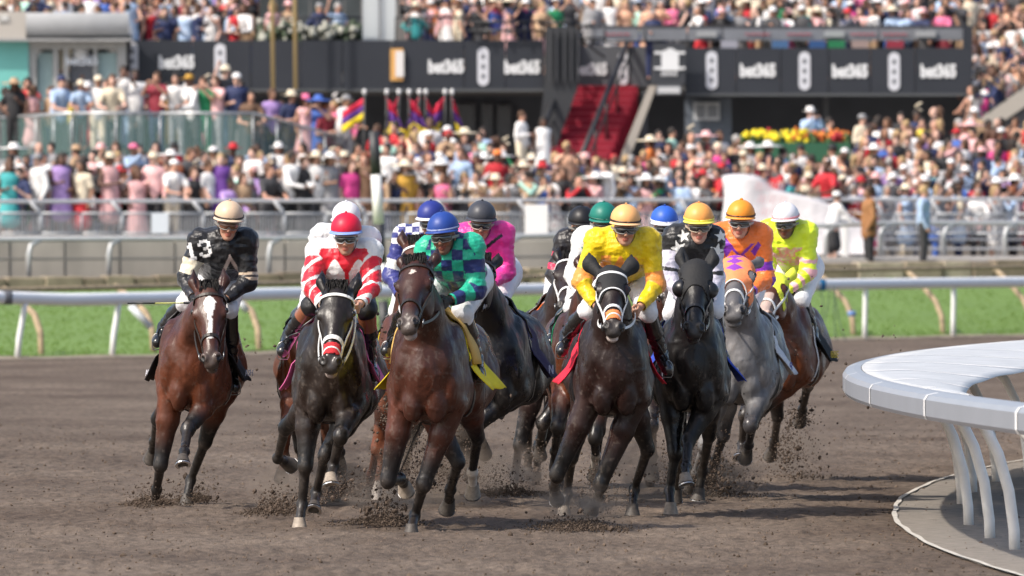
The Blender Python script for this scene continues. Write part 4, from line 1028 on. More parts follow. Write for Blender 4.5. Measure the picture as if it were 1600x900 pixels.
def build_crowd(zgnd):
    crowd_meshes()
    Pn = person
    # --- people read one by one off the photograph: on and beside the track fence at right
    Pn(1358, 292, YL(1358, -7.8), 'bald man in a long tan coat walking left past the rails', top='jacket', tcol='tan coat', bcol_='black', hcol='brown', yaw=-75, pose='hold', skin=(.30, .16, .1))
    Pn(1443, 290, YL(1443, -7.8), 'man in pale blue shirt and dark trousers standing on the track side of the fence', top='long', tcol='pale blue', bcol_='charcoal', hcol='fair', yaw=80)
    Pn(1301, 300, YL(1301, -4.2), 'person in white cap and black skirt beside the white gate post', top='long', tcol='white', bot='skirt', bcol_='black', hat='cap', hatcol='white', yaw=120, pose='lean')
    Pn(1295, 252, YL(1295, 1.0), 'man in bright red polo shirt behind the end of the white cover', top='tee', tcol='red', hcol='brown', yaw=-30, pose='lean')
    Pn(1128, 262, YL(1128, 1.0), 'person in red shirt at the left edge of the white draped cover', top='tee', tcol='red', hcol='dark', yaw=-60, pose='lean')
    Pn(868, 0, 294.0, 'man in green tee standing at the top of the red staircase', top='tee', tcol='green', bcol_='grey', hcol='brown', yaw=40, pose='hold')
    Pn(1020, 16, 293.2, 'man in navy suit with grey hair right of the top of the red staircase', top='jacket', tcol='navy', bcol_='navy', hcol='grey', pose='hold')
    # --- glass balcony, left to right
    B = [(8, 140, 'man in dark grey shirt with dark hair, leftmost on the glass balcony', dict(top='tee', tcol='charcoal', hcol='dark', yaw=60)),
         (28, 138, 'man in black with dark hair, second from the left on the glass balcony', dict(top='tee', tcol='black', hcol='dark')),
         (55, 140, 'grey haired man in turquoise shirt at the bend of the glass balcony', dict(top='tee', tcol='teal', hcol='grey', pose='lean', yaw=-40)),
         (43, 125, 'woman in red top at the back of the glass balcony near the teal window', dict(top='tee', tcol='red', hcol='dark', hair='long')),
         (92, 122, 'man in pale blue shirt and navy cap leaning on the glass balcony', dict(top='tee', tcol='pale blue', hat='cap', hatcol='navy', pose='lean')),
         (108, 128, 'person in neon yellow top behind the man with the navy cap', dict(top='tee', tcol='yellow', hcol='dark', skin=(.1, .05, .04))),
         (126, 130, 'boy in pale blue shirt and cream sun hat on the glass balcony', dict(top='tee', tcol='pale blue', hat='straw hat', hatcol='cream', scale=.9)),
         (154, 122, 'person in white shirt and pale trousers with cream cap on the glass balcony', dict(top='tee', tcol='white', bcol_='cream', hat='cap', hatcol='cream')),
         (193, 106, 'tall man in white tee and pale jeans with dark curly hair on the glass balcony', dict(top='tee', tcol='white', bcol_='pale blue', hcol='dark', skin=(.16, .08, .055), yaw=10)),
         (212, 112, 'person in white top right behind the tall man in white tee', dict(top='tee', tcol='white', bcol_='grey', hcol='dark', skin=(.1, .05, .04))),
         (176, 120, 'man in beige top between two people in white on the glass balcony', dict(top='tee', tcol='cream', bcol_='charcoal')),
         (246, 116, 'man in maroon shirt holding both hands to his eyes on the glass balcony', dict(top='tee', tcol='dark red', bcol_='navy', pose='photo', hcol='brown')),
         (276, 118, 'person in white shirt right of the man in maroon', dict(top='tee', tcol='white', bcol_='grey', hcol='dark')),
         (302, 120, 'man in white shirt and olive cap leaning on the glass balcony', dict(top='long', tcol='white', hat='cap', hatcol='mustard', pose='lean', skin=(.16, .08, .055))),
         (318, 124, 'person in green trousers and pale top near the middle of the glass balcony', dict(top='tee', tcol='green', bcol_='green')),
         (338, 122, 'person in lilac shirt beside the man with the cream hat', dict(top='tee', tcol='pale pink', bcol_='grey')),
         (352, 107, 'man in cream hat shading his eyes with one arm on the glass balcony', dict(top='tee', tcol='charcoal', bcol_='pale blue', hat='trilby', hatcol='cream', pose='wave')),
         (370, 118, 'man in navy shirt and white cap at the right bend of the glass balcony', dict(top='tee', tcol='navy', hat='cap', hatcol='white')),
         (392, 145, 'shirtless looking man in dark top where the balcony handrail turns', dict(top='tee', tcol='brown', hcol='dark', pose='lean')),
         (425, 142, 'woman in lilac top on the sloping end of the glass balcony', dict(top='tee', tcol='lilac', hcol='brown', yaw=30)),
         (455, 146, 'person in straw hat on the sloping end of the glass balcony', dict(top='tee', tcol='navy', hat='straw hat', hatcol='cream')),
         (477, 152, 'woman in pink hat near the right end of the glass balcony', dict(top='dress', tcol='pale pink', hat='trilby', hatcol='pink', hair='long')),
         (498, 154, 'woman in bright blue wide brimmed hat near the end of the balcony', dict(top='dress', tcol='blue', hat='wide brimmed hat', hatcol='blue', hair='long')),
         (510, 165, 'woman in dark red top right of the bright blue hat', dict(top='tee', tcol='dark red', hcol='red', hair='long')),
         (535, 152, 'man in white shirt and grey cap at the right end of the glass balcony', dict(top='tee', tcol='white', bcol_='grey', hat='cap', hatcol='grey', pose='lean', yaw=50))]
    for px, y, lab, k in B:
        k.setdefault('yaw', (px * 7919 % 97) - 48); k.setdefault('pose', ('hold', 'lean', 'stand', 'photo', 'hold')[px % 5]); k.setdefault('scale', random.uniform(1.1, 1.17))
        Pn(px, y - 3, 263.6 + (2 if px > 420 else 0) + (2.5 if px < 60 else 0) + (.7 if y < 115 or 'behind' in lab or 'back' in lab else 0), lab, **k)
    # --- left apron front rows
    A = [(15, 250, 'woman in turquoise dress at the left edge by the fence', dict(top='dress', tcol='teal', hair='long', hcol='brown')),
         (30, 262, 'person in blue top and black bag strap beside the turquoise dress', dict(top='tee', tcol='navy', hcol='dark')),
         (60, 241, 'man in white shirt, grey trousers and grey cap by the fence', dict(top='long', tcol='white', bcol_='grey', hat='cap', hatcol='grey', yaw=-50)),
         (95, 240, 'woman in long lilac dress with black belt and long dark hair', dict(top='dress', tcol='lilac', hair='long', hcol='dark', skin=(.12, .06, .04))),
         (127, 250, 'woman in cream patterned top and red skirt by the fence', dict(top='tee', tcol='cream', bot='skirt', bcol_='red', hair='long', hcol='dark', skin=(.3, .16, .1))),
         (146, 235, 'man in pale pink shirt behind the cream patterned top', dict(top='long', tcol='pale pink', hcol='dark', yaw=-20)),
         (172, 240, 'woman in patterned pink dress and cream hat', dict(top='dress', tcol='pale pink', hat='trilby', hatcol='cream', hair='long')),
         (208, 225, 'man in pale blue shirt and pink cap holding up a phone', dict(top='long', tcol='pale blue', hat='cap', hatcol='pink', pose='photo')),
         (214, 262, 'woman in pale pink frilled dress with long brown hair', dict(top='dress', tcol='pale pink', hair='long', hcol='brown')),
         (240, 240, 'person in striped pink shirt and white hat holding something yellow', dict(top='long', tcol='pale pink', bcol_='black', hat='trilby', hatcol='cream')),
         (268, 250, 'man in white tee and white cap leaning on the fence', dict(top='tee', tcol='white', bcol_='cream', hat='cap', hatcol='white', yaw=30, pose='lean')),
         (298, 232, 'bearded man in black jacket behind the fence', dict(top='jacket', tcol='charcoal', hcol='brown', yaw=40)),
         (300, 262, 'woman in black sleeveless dress leaning on the fence', dict(top='dress', tcol='black', hair='bun', hcol='brown', pose='lean')),
         (325, 250, 'woman in white tee looking right by the tan helmet', dict(top='tee', tcol='white', hair='short', hcol='brown', yaw=60)),
         (345, 240, 'woman in purple dress behind the white tee', dict(top='dress', tcol='purple', hair='bun', hcol='fair')),
         (352, 278, 'person in lilac top crouched low at the fence above the tan helmet', dict(top='long', tcol='lilac', hcol='dark', pose='lean', skin=(.12, .06, .04))),
         (380, 270, 'woman in brown patterned top at the fence', dict(top='tee', tcol='tan', hair='long', hcol='brown')),
         (396, 230, 'man in white tee and black trousers right of the tan helmet', dict(top='tee', tcol='white', bcol_='charcoal', hcol='brown')),
         (416, 258, 'man in grey tee leaning to the right over the fence', dict(top='tee', tcol='charcoal', hcol='brown', yaw=40, pose='lean')),
         (450, 237, 'man in white shirt bending over the fence right of the tan helmet', dict(top='long', tcol='white', bcol_='black', hcol='dark', yaw=50, pose='lean')),
         (474, 245, 'man in black suit jacket, second right of the bending man', dict(top='jacket', tcol='black', hcol='brown', yaw=50)),
         (494, 238, 'woman in white shirt and straw hat left of the pink top', dict(top='long', tcol='white', hat='straw hat', hatcol='cream', hair='long')),
         (516, 240, 'woman in pale grey dress and white hat left of the pink top', dict(top='dress', tcol='grey', hat='trilby', hatcol='white', hair='long')),
         (549, 250, 'woman in bright pink top with brown hair above the white helmet', dict(top='tee', tcol='hot pink', hair='long', hcol='brown', yaw=30)),
         (570, 240, 'woman in brown dress with long auburn hair left of the banded pole', dict(top='dress', tcol='brown', hair='long', hcol='red')),
         (605, 225, 'man in white shirt with black number print right of the banded pole', dict(top='tee', tcol='white', bcol_='grey', hcol='dark', yaw=-30)),
         (633, 252, 'woman in mustard dress and wide cream hat', dict(top='dress', tcol='mustard', hat='wide brimmed hat', hatcol='cream', hair='long')),
         (672, 185, 'man in white shirt standing high in front of the flags', dict(top='long', tcol='white', hcol='brown')),
         (618, 190, 'person in bright red top below the leftmost flags', dict(top='long', tcol='red', hcol='dark')),
         (590, 195, 'second person in bright red top left of the other', dict(top='tee', tcol='red', hcol='brown')),
         (720, 232, 'man in pale blue shirt and straw hat above the dark grey helmet', dict(top='long', tcol='pale blue', hcol='brown', yaw=-20)),
         (690, 250, 'woman in white dress and white wide brimmed hat above the blue helmets', dict(top='dress', tcol='white', hat='wide brimmed hat', hatcol='white', hair='long')),
         (777, 235, 'person in red top and orange cap above the dark grey helmet', dict(top='tee', tcol='red', hat='cap', hatcol='orange')),
         (945, 250, 'man in white shirt leaning at the fence above the green helmet', dict(top='long', tcol='white', hcol='brown')),
         (880, 262, 'woman in black top with one bare arm on the fence', dict(top='tee', tcol='black', hair='long', hcol='brown', pose='lean')),
         (885, 222, 'person reaching up with a phone in front of the red stairs', dict(top='tee', tcol='peach', hcol='fair', pose='photo'))]
    for px, y, lab, k in A:
        k.setdefault('yaw', (px * 7919 % 97) - 48); k.setdefault('pose', ('hold', 'stand', 'hip', 'hold')[px % 4])
        k.setdefault('scale', random.uniform(1.1, 1.17)); Pn(px, y, YL(px, 1.2 if y > 236 else (2.6 if y > 205 else 6)), lab, **k)
    # --- rows
    fr0 = lambda px: float(np.interp(px, [0, 560, 900, 1250, 1600], [262, 262, 268, 284, 290]))
    crowd_row(575, 1645, lambda p: fr0(p) + 4, lambda p: YL(p, 1.1), 'front row at the fence', 25, 11, skip=((1130, 1290),))
    crowd_row(575, 1645, lambda p: fr0(p) - 12, lambda p: YL(p, 2.8), 'second row', 24, 12, skip=((1120, 1240),))
    crowd_row(575, 1645, lambda p: fr0(p) - 26, lambda p: YL(p, 3.7), 'third row', 23, 13)
    crowd_row(-10, 575, 258, lambda p: YL(p, 2.2), 'second row', 27, 14)
    crowd_row(-10, 575, 240, lambda p: YL(p, 3.2), 'third row', 27, 141)
    crowd_row(-10, 575, 226, lambda p: YL(p, 4.2), '', 30, 142, False)
    crowd_row(-10, 400, 130, 265.2, '', 26, 143, False, jit=6)
    crowd_row(400, 555, 158, 267.5, '', 22, 144, False, jit=6)
    crowd_row(575, 1645, lambda p: fr0(p) - 41, lambda p: YL(p, 4.6), 'fourth row', 24, 15, False, skip=((800, 1000),))
    # upper tier front
    crowd_row(200, 400, 8, 293.5, 'upper tier', 19, 16, suits=.5)
    crowd_row(625, 860, 0, 293.5, 'upper tier', 24, 17, suits=.8)
    crowd_row(1076, 1500, 12, 293.8, 'upper tier', 24, 18, suits=.8)
    crowd_row(1500, 1640, lambda p: 150 - (p - 1500) * .7, 291.8, 'on the side staircase', 20, 19)
    # the rest
    crowd_row(575, 1660, lambda p: fr0(p) - 56, lambda p: YL(p, 5.5), '', 23, 20, False, prob=.95, skip=((770, 1010),))
    crowd_row(1010, 1660, lambda p: fr0(p) - 71, lambda p: YL(p, 6.4), '', 23, 21, False, skip=((1150, 1330),))
    crowd_row(1330, 1660, lambda p: fr0(p) - 86, lambda p: YL(p, 7.3), '', 23, 22, False)
    crowd_row(1340, 1660, lambda p: fr0(p) - 101, lambda p: YL(p, 8.2), '', 23, 23, False)
    crowd_row(1180, 1530, 176, YL(1400, 11), '', 30, 24, False, jit=9, prob=.7)
    crowd_row(560, 780, 205, lambda p: YL(p, 7), '', 26, 25, False, jit=10)
    crowd_row(780, 850, 180, 288, '', 30, 26, False, jit=10)
    crowd_row(30, 560, 282, lambda p: YL(p, 1.6), '', 34, 27, False, jit=8)
    for k in range(5):
        yy = -4 - 16 * k
        crowd_row(-20, 210, yy + 10, 291.2 + 1.6 * k, '', 21, 30 + k, False)
        crowd_row(200, 420, yy, 295.4 + 1.6 * k, '', 21, 40 + k, False, suits=.6)
        if k == 0: crowd_row(400, 560, 2, 293.2, '', 26, 50 + k, False, suits=.7, prob=.8)
        crowd_row(625, 900, yy - 2, 295.4 + 1.6 * k, '', 22, 60 + k, False, suits=.9)
        crowd_row(900, 1520, yy + 4, 295.4 + 1.6 * k, '', 21, 70 + k, False, suits=.7)
    for k in range(7):
        crowd_row(1495, 1660, lambda p, k=k: 118 - 18 * k - (p - 1500) * .35, 293 + 1.3 * k, '', 21, 80 + k, False)
    join_extra()
# ================================================================== horses and riders
class Frame:
    """horse-local axes: x = lateral (image right), -y = forward, z = up"""
    def __init__(s, px0, D0, th):
        s.D0 = D0; s.th = math.radians(th); s.bx = (px0 - 800) / F * D0; s.s = F / D0
        s.c, s.sn = math.cos(s.th), math.sin(s.th)
    def L(s, px, py, f):
        k = (px - 800) / F
        l = (k * (s.D0 - f * s.c) - s.bx - f * s.sn) / (s.c - k * s.sn)
        Y = s.D0 + l * s.sn - f * s.c
        return np.array([l, -f, CAMH - (py - YH) * Y / F])
    def reach(s, j0, px, py, Ln, sign):
        f0 = -j0[1]; f = f0
        for _ in range(3):
            q = s.L(px, py, f); d2 = (q[0] - j0[0]) ** 2 + (q[2] - j0[2]) ** 2
            f = f0 + sign * math.sqrt(max(Ln * Ln - d2, (0.05 * Ln) ** 2))
        return s.L(px, py, f)

def P3(l, f, z): return np.array([l, -f, z], float)

def ribbon(mb, pts, nrm, w, th=.004, mi=0):
    """flat strap following pts, facing nrm"""
    pts = [np.asarray(p, float) for p in pts]; rows = []
    for i, p in enumerate(pts):
        t = unit(pts[min(i + 1, len(pts) - 1)] - pts[max(i - 1, 0)]); n = unit(nrm[i] - t * (nrm[i] @ t)); b = np.cross(t, n)
        rows.append([p - b * w / 2, p - b * w / 2 + n * th, p + b * w / 2 + n * th, p + b * w / 2])
    mb.grid(rows, closed=True, smooth=False, mi=mi)

M_HORSE = None
def horse_materials():
    global M_HORSE, M_HORSE_M
    M_HORSE = mat('horse_coat', attr=True, rough=.42, spec=.42, noise=.35, nscale=5, bump=.5, bscale=12, bdist=.022, stretch=(1, 1, .6), rvar=(.26, .52))
    mat('hair', (.009, .0075, .007), rough=.6, spec=.25)
    mat('hair_grey', (.10, .10, .10), rough=.5)
    mat('hoof', (.06, .05, .042), rough=.6, noise=.4, nscale=40)
    mat('hoof_pale', (.30, .25, .20), rough=.6, noise=.3, nscale=40)
    mat('shoe', (.55, .55, .55), rough=.35, metal=1.0)
    mat('leather_dark', (.02, .014, .010), rough=.45, spec=.5)
    mat('leather_black', (.010, .010, .011), rough=.32, spec=.6, bump=.2, bscale=60, bdist=.004)
    mat('strap_white', (.75, .75, .74), rough=.5)
    mat('eye', (.008, .006, .005), rough=.08, spec=.8)
    mat('pad_tan', (.62, .40, .12), rough=.8, noise=.15)
    mat('pad_cream', (.72, .62, .36), rough=.8, noise=.1)
    mat('steel', (.30, .30, .30), rough=.35, metal=1.0)

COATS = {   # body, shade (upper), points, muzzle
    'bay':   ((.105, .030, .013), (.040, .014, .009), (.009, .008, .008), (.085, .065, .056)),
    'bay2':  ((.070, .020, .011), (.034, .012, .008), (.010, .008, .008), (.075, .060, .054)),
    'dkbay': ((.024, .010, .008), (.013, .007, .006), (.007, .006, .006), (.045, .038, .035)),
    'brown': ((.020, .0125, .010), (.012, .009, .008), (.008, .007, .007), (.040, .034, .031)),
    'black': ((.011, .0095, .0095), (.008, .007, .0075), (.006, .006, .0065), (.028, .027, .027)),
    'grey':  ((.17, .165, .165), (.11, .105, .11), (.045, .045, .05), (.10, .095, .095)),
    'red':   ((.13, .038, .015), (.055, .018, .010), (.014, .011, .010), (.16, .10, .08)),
}

def build_horse(sp):
    """sp: dict with the pose read off the photograph; returns (thing, info)"""
    fr = Frame(sp['x'], sp['D'], sp.get('th', 0))
    dz = sp.get('dz', -.10); vox = sp.get('vox', .0105)
    S = Sdf(); rnd = random.Random(sp['seed'])
    def B(l, f, z): return P3(l, f, z + dz)
    wk = sp.get('wide', 1.0)
    T_BODY, T_NECK, T_HEAD, T_EAR = 1, 2, 3, 4
    # trunk
    S.ell(B(0, -.05, 1.20), (.240 * wk, .55, .36), .05, tag=T_BODY)
    S.ell(B(0, .22, 1.17), (.225 * wk, .27, .30), .08, tag=T_BODY)
    S.ell(B(0, -.5, 1.17), (.265 * wk, .5, .29), .08, tag=T_BODY)
    S.ell(B(0, -.75, 1.34), (.21, .45, .21), .1, tag=T_BODY)
    S.ell(B(0, -.98, 1.35), (.25, .33, .23), .1, tag=T_BODY)
    for sg in (-1, 1):
        S.ell(B(sg * .14, -1.0, 1.18), (.145, .26, .30), .08, tag=T_BODY)
    S.seg(B(0, .12, 1.52), B(0, -.25, 1.53), .07, .08, .12, tag=T_BODY)
    up = rnd.uniform(-.03, .03)
    for sg in (-1, 1):
        S.ell(B(sg * .165 * wk, .13, 1.24), (.085, .19, .30), .045, tag=T_BODY)
        S.ell(B(sg * .160 * wk, .315, 1.13 + up * sg), (.080, .12, .18), .022, tag=T_BODY)
        S.seg(B(sg * .06, .42, 1.26), B(sg * .15 * wk, .36, .95), .035, .03, .02, tag=T_BODY)
        S.ell(B(sg * .082, .385, 1.00), (.080, .085, .16), .016, tag=T_BODY)
        S.ell(B(sg * .13 * wk, .36, 1.28), (.07, .10, .13), .05, tag=T_BODY)
        S.ell(B(sg * .20 * wk, .02, 1.02), (.075, .17, .13), .04, tag=T_BODY)
    # head frame
    poll = fr.L(sp['poll'][0], sp['poll'][1], sp.get('pf', .72))
    muz = fr.reach(poll, sp['muz'][0], sp['muz'][1] - 13, .66, 1)
    a = unit(muz - poll); g = np.array([0, -1.0, .35]); n0 = unit(g - (g @ a) * a); r0 = np.cross(n0, a)
    yw = math.radians(sp.get('yaw', 0)); n = n0 * math.cos(yw) + r0 * math.sin(yw); r = unit(np.cross(n, a))
    hs = sp.get('hs', 1.13)
    hw = sp.get('hw', 1.20)
    def H(t, x, y): return poll + (a * t + r * x * hw + n * y) * hs
    Rm = [list(a), list(r), list(n)]
    def hell(c, rad, k=.02, tag=T_HEAD, sub=False): S.ell(H(*c), [rad[0] * hs, rad[1] * hs * hw, rad[2] * hs], k, R=Rm, tag=tag, sub=sub)
    def hseg(c, d, ra, rb, k=.02, tag=T_HEAD, sub=False): S.seg(H(*c), H(*d), ra * hs, rb * hs, k, tag=tag, sub=sub)
    # neck
    nb = B(0, .20, 1.33); ne = H(.06, 0, -.10); mid = (nb + ne) / 2 + np.array([0, .02, .02])
    S.seg(nb, mid, .225, .17, .1, sx=.80, tag=T_NECK); S.seg(mid, ne, .17, .115, .05, sx=.74, tag=T_NECK)
    S.seg(B(0, .0, 1.42), (nb + mid) / 2 + np.array([0, .06, .06]), .16, .13, .1, sx=.7, tag=T_NECK)
    for sg in (-1, 1):   # neck muscles
        S.seg(B(sg * .11, .30, 1.20), mid + np.array([sg * .055, -.08, -.03]), .07, .05, .05, tag=T_NECK)
    hell((.09, 0, -.055), (.13, .088, .09), .04)
    hell((.17, 0, -.035), (.13, .090, .060), .03)
    hseg((.20, 0, -.055), (.50, 0, -.052), .074, .046, .04)
    hseg((.22, 0, -.10), (.49, 0, -.095), .072, .046, .04)
    for sg in (-1, 1):
        hell((.200, sg * .078, -.030), (.048, .026, .030), .014)
        hell((.225, sg * .052, -.145), (.13, .030, .105), .03)
        hseg((.24, sg * .080, -.085), (.40, sg * .052, -.085), .012, .008, .018)
        hell((.207, sg * .102, -.040), (.026, .016, .020), .008, sub=True)
        hell((.550, sg * .036, -.048), (.040, .024, .034), .010)
        hell((.572, sg * .046, -.024), (.026, .015, .018), .005, sub=True, tag=9)
        hell((.13, sg * .085, -.035), (.035, .02, .02), .015, sub=True)
    hell((.545, 0, -.082), (.058, .046, .050), .02)
    hell((.590, 0, -.085), (.028, .042, .036), .02)
    hell((.580, 0, -.132), (.040, .034, .028), .012)
    hseg((.28, 0, -.17), (.56, 0, -.125), .042, .026, .03)
    hseg((.595, -.03, -.112), (.595, .03, -.112), .006, .006, .006, sub=True)
    es = sp.get('es', 1.12); ed = sp.get('ears', 0.0)      # ears: 0 forward and up, 1 pinned back
    for sg in (-1, 1):
        e0 = (.025, sg * .052, -.055); e1 = (-.06 * es, sg * (.074 * es + .02 * ed), -.045 - .04 * ed); e2 = (-.15 * es, sg * (.070 * es + .05 * ed), -.035 - .09 * ed)
        hseg(e0, e1, .030, .034 * es, .02, T_EAR); hseg(e1, e2, .034 * es, .006, .015, T_EAR)
        q0 = (-.01, sg * .056, -.022); q1 = (-.105, sg * (.070 + .03 * ed), -.012 - .07 * ed)
        hseg(q0, q1, .016, .010, .012, 9, True)
    # legs
    legs = {}
    def default_leg(name, front, sg):
        if front:
            kn = B(sg * .15, .55, .62); ft = B(sg * .14, .35, .38); hf = B(sg * .14, .28, .26)
        else:
            kn = B(sg * .16, -.95, .60); ft = B(sg * .15, -1.2, .34); hf = B(sg * .15, -1.22, .2)
        return kn, ft, hf
    for name, front, sg in (('FL', 1, -1), ('FR', 1, 1), ('HL', 0, -1), ('HR', 0, 1)):
        base_t = {'FL': 10, 'FR': 14, 'HL': 18, 'HR': 22}[name]
        if front: top = B(sg * .155 * wk, .22, .98)
        else: top = B(sg * .15, -.62, 1.0)
        q = sp['legs'].get(name)
        if q is None: kn, ft, hf = default_leg(name, front, sg)
        else:
            (kx, ky, ks), (fx, fy, fs_), (hx, hy, hs_) = q
            kn = fr.reach(top, kx, ky, .45 if front else .46, ks)
            ft = fr.reach(kn, fx, fy, .29 if front else .38, fs_)
            hf = fr.reach(ft, hx, hy, .17, hs_)
        if front:
            m = top * .62 + kn * .38
            S.seg(B(sg * .165 * wk, .12, 1.10), top, .12, .095, .07, tag=T_BODY)
            S.chain([top, m, kn], [.108, .084, .050], .03, tag=base_t)
            S.seg(top + np.array([sg * .028, -.05, .02]), m + np.array([sg * .026, -.03, -.02]), .055, .042, .012, tag=base_t)
            d = unit(ft - kn)
            S.ell(kn, (.050, .050, .068), .03, tag=base_t + 1)
            S.seg(kn, ft, .040, .032, .018, tag=base_t + 1)
            S.seg(kn + np.array([0, .02, 0]), ft + np.array([0, .018, 0]), .02, .016, .012, tag=base_t + 1)
        else:
            S.seg(B(sg * .14, -.98, 1.15), top, .19, .13, .08, tag=T_BODY)
            m = top * .55 + kn * .45
            S.chain([top, m, kn], [.125, .085, .050], .04, tag=base_t)
            S.ell(kn, (.044, .056, .064), .03, tag=base_t + 1)
            hk = kn + unit(top - kn) * .05 + np.array([0, .06, .02])
            S.seg(kn, hk, .036, .022, .02, tag=base_t + 1)
            S.seg(kn, ft, .040, .030, .02, tag=base_t + 1)
            S.seg(kn + np.array([0, .03, 0]), ft + np.array([0, .02, 0]), .02, .016, .012, tag=base_t + 1)
        S.ell(ft, (.043, .046, .044), .015, tag=base_t + 2)
        S.seg(ft, hf, .034, .034, .02, tag=base_t + 2)
        legs[name] = (top, kn, ft, hf)
    # tail dock
    S.seg(B(0, -1.15, 1.42), B(0, -1.30, 1.30), .05, .035, .05, tag=T_BODY)
    V, Q, T = S.mesh(vox)
    V = smooth_mesh(V, Q, 1, .5)
    Nn = vnormals(V, Q)
    # muscle relief
    amp = np.where(np.isin(T, (1, 2)), .0075, .0020)
    vein = np.clip(1 - np.abs(fbm(V * np.array([7, 7, 4.2]) + 11 * sp['seed'], 2, 40 + sp['seed'])) * 9, 0, 1) * (np.isin(T, (1, 10, 14, 18, 22)))
    V = V + Nn * (amp * fbm(V * np.array([9, 9, 6]) + sp['seed'], 3, sp['seed']) + .0030 * vein)[:, None]
    # ---- colour of the coat
    body, shade, pts_, muzc = [np.array(c) for c in COATS[sp['coat']]]
    nz = fbm(V * 2.2 + 3 * sp['seed'], 3, 5)
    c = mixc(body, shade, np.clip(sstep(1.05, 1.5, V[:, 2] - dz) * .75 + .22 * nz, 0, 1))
    if sp['coat'] == 'grey':
        dap = fbm(V * 13, 2, 9); c = c * (1 + .28 * dap[:, None])
    for i, name in enumerate(('FL', 'FR', 'HL', 'HR')):
        bt = 10 + 4 * i; top, kn, ft, hf = legs[name]
        ab = kn - top; t = ((V - top) @ ab) / (ab @ ab)
        m = (T == bt); w = sstep(.35, .85, t + .1 * nz)
        if name in sp.get('redleg', ''): w = w * 0
        c[m] = mixc(c[m], pts_, w[m])
        low = (T == bt + 1) | (T == bt + 2)
        c[low] = pts_ if name not in sp.get('redleg', '') else body * .8
        dust = sp.get('dust', .35)
        dcol = np.array((.075, .060, .050))
        wl = low * np.clip(dust * (.55 + .5 * fbm(V * 20, 2, 3)), 0, 1)
        c = mixc(c, dcol, wl)
        if name in sp.get('socks', ()):
            ab2 = hf - ft; t2 = ((V - ft) @ ab2) / (ab2 @ ab2)
            m = ((T == bt + 2) | (T == bt + 1)) & (t2 > -.25)
            c[m] = (.62, .55, .48)
        if name in sp.get('wraps', ()):
            ab2 = ft - kn; t2 = ((V - kn) @ ab2) / (ab2 @ ab2); m = (T == bt + 1) & (t2 > .2)
            c[m] = (.03, .03, .032)
    spk = (fbm(V * 42, 2, 60 + sp['seed']) > .62) & (V[:, 2] < 1.25 + .25 * nz); c = mixc(c, (.15, .12, .10), spk * .25)
    c = c * (1 + .25 * fbm(V * np.array([16, 16, 7]), 3, 70))[:, None]
    hm = (T == 3) | (T == 9) | (T == 4)
    hl = (V - poll) / hs; ht, hx_, hy_ = hl @ a, (hl @ r) / hw, hl @ n
    c[hm] = mixc(c[hm], muzc, (sstep(.44, .56, ht) * .9)[hm])
    c[hm] = mixc(c[hm], pts_ * .9, np.clip((sstep(.0, -.12, ht) * .6), 0, 1)[hm])
    nost = (np.hypot((ht - .572) / .024, (np.abs(hx_) - .046) / .014) < 1.0) & (hy_ > -.10) & (hy_ < .05)
    c[nost] = (.006, .005, .005)
    inn = (T == 9) & (ht < 0); c[inn] = shade * .5
    if sp.get('blaze') == 'wide':
        wdt = np.interp(ht, [.10, .125, .15, .20, .26, .33, .38, .42, .44], [-.01, .026, .033, .028, .014, .011, .011, .013, -.01]) + .003 * fbm(V * 60, 2, 2)
        mm = hm & (np.abs(hx_ - .004) < wdt) & (hy_ > -.06); c[mm] = (.82, .80, .77)
    if sp.get('blaze') == 'star':
        mm = hm & (np.hypot((ht - .15) / .022, hx_ / .014) < 1 + .5 * fbm(V * 70, 2, 2)) & (hy_ > -.06); c[mm] = (.5, .42, .38)
    if sp.get('blaze') == 'snip':
        mm = hm & (np.abs(hx_) < .035) & (ht > .30) & (hy_ > -.08); c[mm] = mixc(c[mm], (.55, .42, .36), .75)
    if sp.get('lip'):
        mm = hm & (ht > .575) & (hy_ < -.105); c[mm] = sp['lip']
    c = np.clip(c, .003, 1)
    Bw = (fr.bx, fr.D0, 0)
    root = thing(sp.get('name', 'racehorse'), sp['label'], 'horse', Bw, fr.th, 'racehorses galloping on the dirt track')
    link('body', np_mesh('horse_body', V, Q, True, c, M_HORSE), root)
    bvh = BVHTree.FromPolygons(V.tolist(), Q.tolist())
    def cast(o, d):
        h_, nn, ii, dd = bvh.ray_cast(Vector(o), Vector(d))
        return (None, None) if h_ is None else (np.array(h_), np.array(nn))
    # ---- hooves and shoes
    for i, name in enumerate(('FL', 'FR', 'HL', 'HR')):
        top, kn, ft, hf = legs[name]
        d = unit(hf - ft)
        fwd = np.array([0, -1.0, 0]); fwd = unit(fwd - (fwd @ d) * d * .9 + 1e-4)
        if name in sp.get('tips', {}):     # explicit toe direction for a lifted hoof
            fwd = unit(np.array(sp['tips'][name], float))
        # hoof axis: down d, toe fwd
        up_ = -unit(d - (d @ fwd) * fwd)
        if hf[2] < .06: up_ = np.array([0, 0, 1.0]); fwd = np.array([0, -1.0, 0])
        sd = np.cross(fwd, up_)
        rows = []
        for (hh, w_, l_, off) in ((.03, .038, .040, -.004), (.0, .044, .047, .0), (-.035, .052, .056, .012), (-.058, .058, .064, .020)):
            row = []
            for k in range(18):
                an = 2 * math.pi * k / 18
                row.append(hf + up_ * (hh + .01) + sd * w_ * math.cos(an) + fwd * (l_ * (math.sin(an) if math.sin(an) > -.55 else -.55) + off))
            rows.append(row)
        mb = MB(); mb.grid(rows, closed=True)
        cc = sum(rows[-1]) / 18 + up_ * .012
        mb.add([*rows[-1], cc], [(k, (k + 1) % 18, 18) for k in range(18)], False)
        pale = name in sp.get('socks', ()) or name in sp.get('pale', ())
        ho = mb.build('hoof', MATS['hoof_pale' if pale else 'hoof'], root)
        mb = MB()
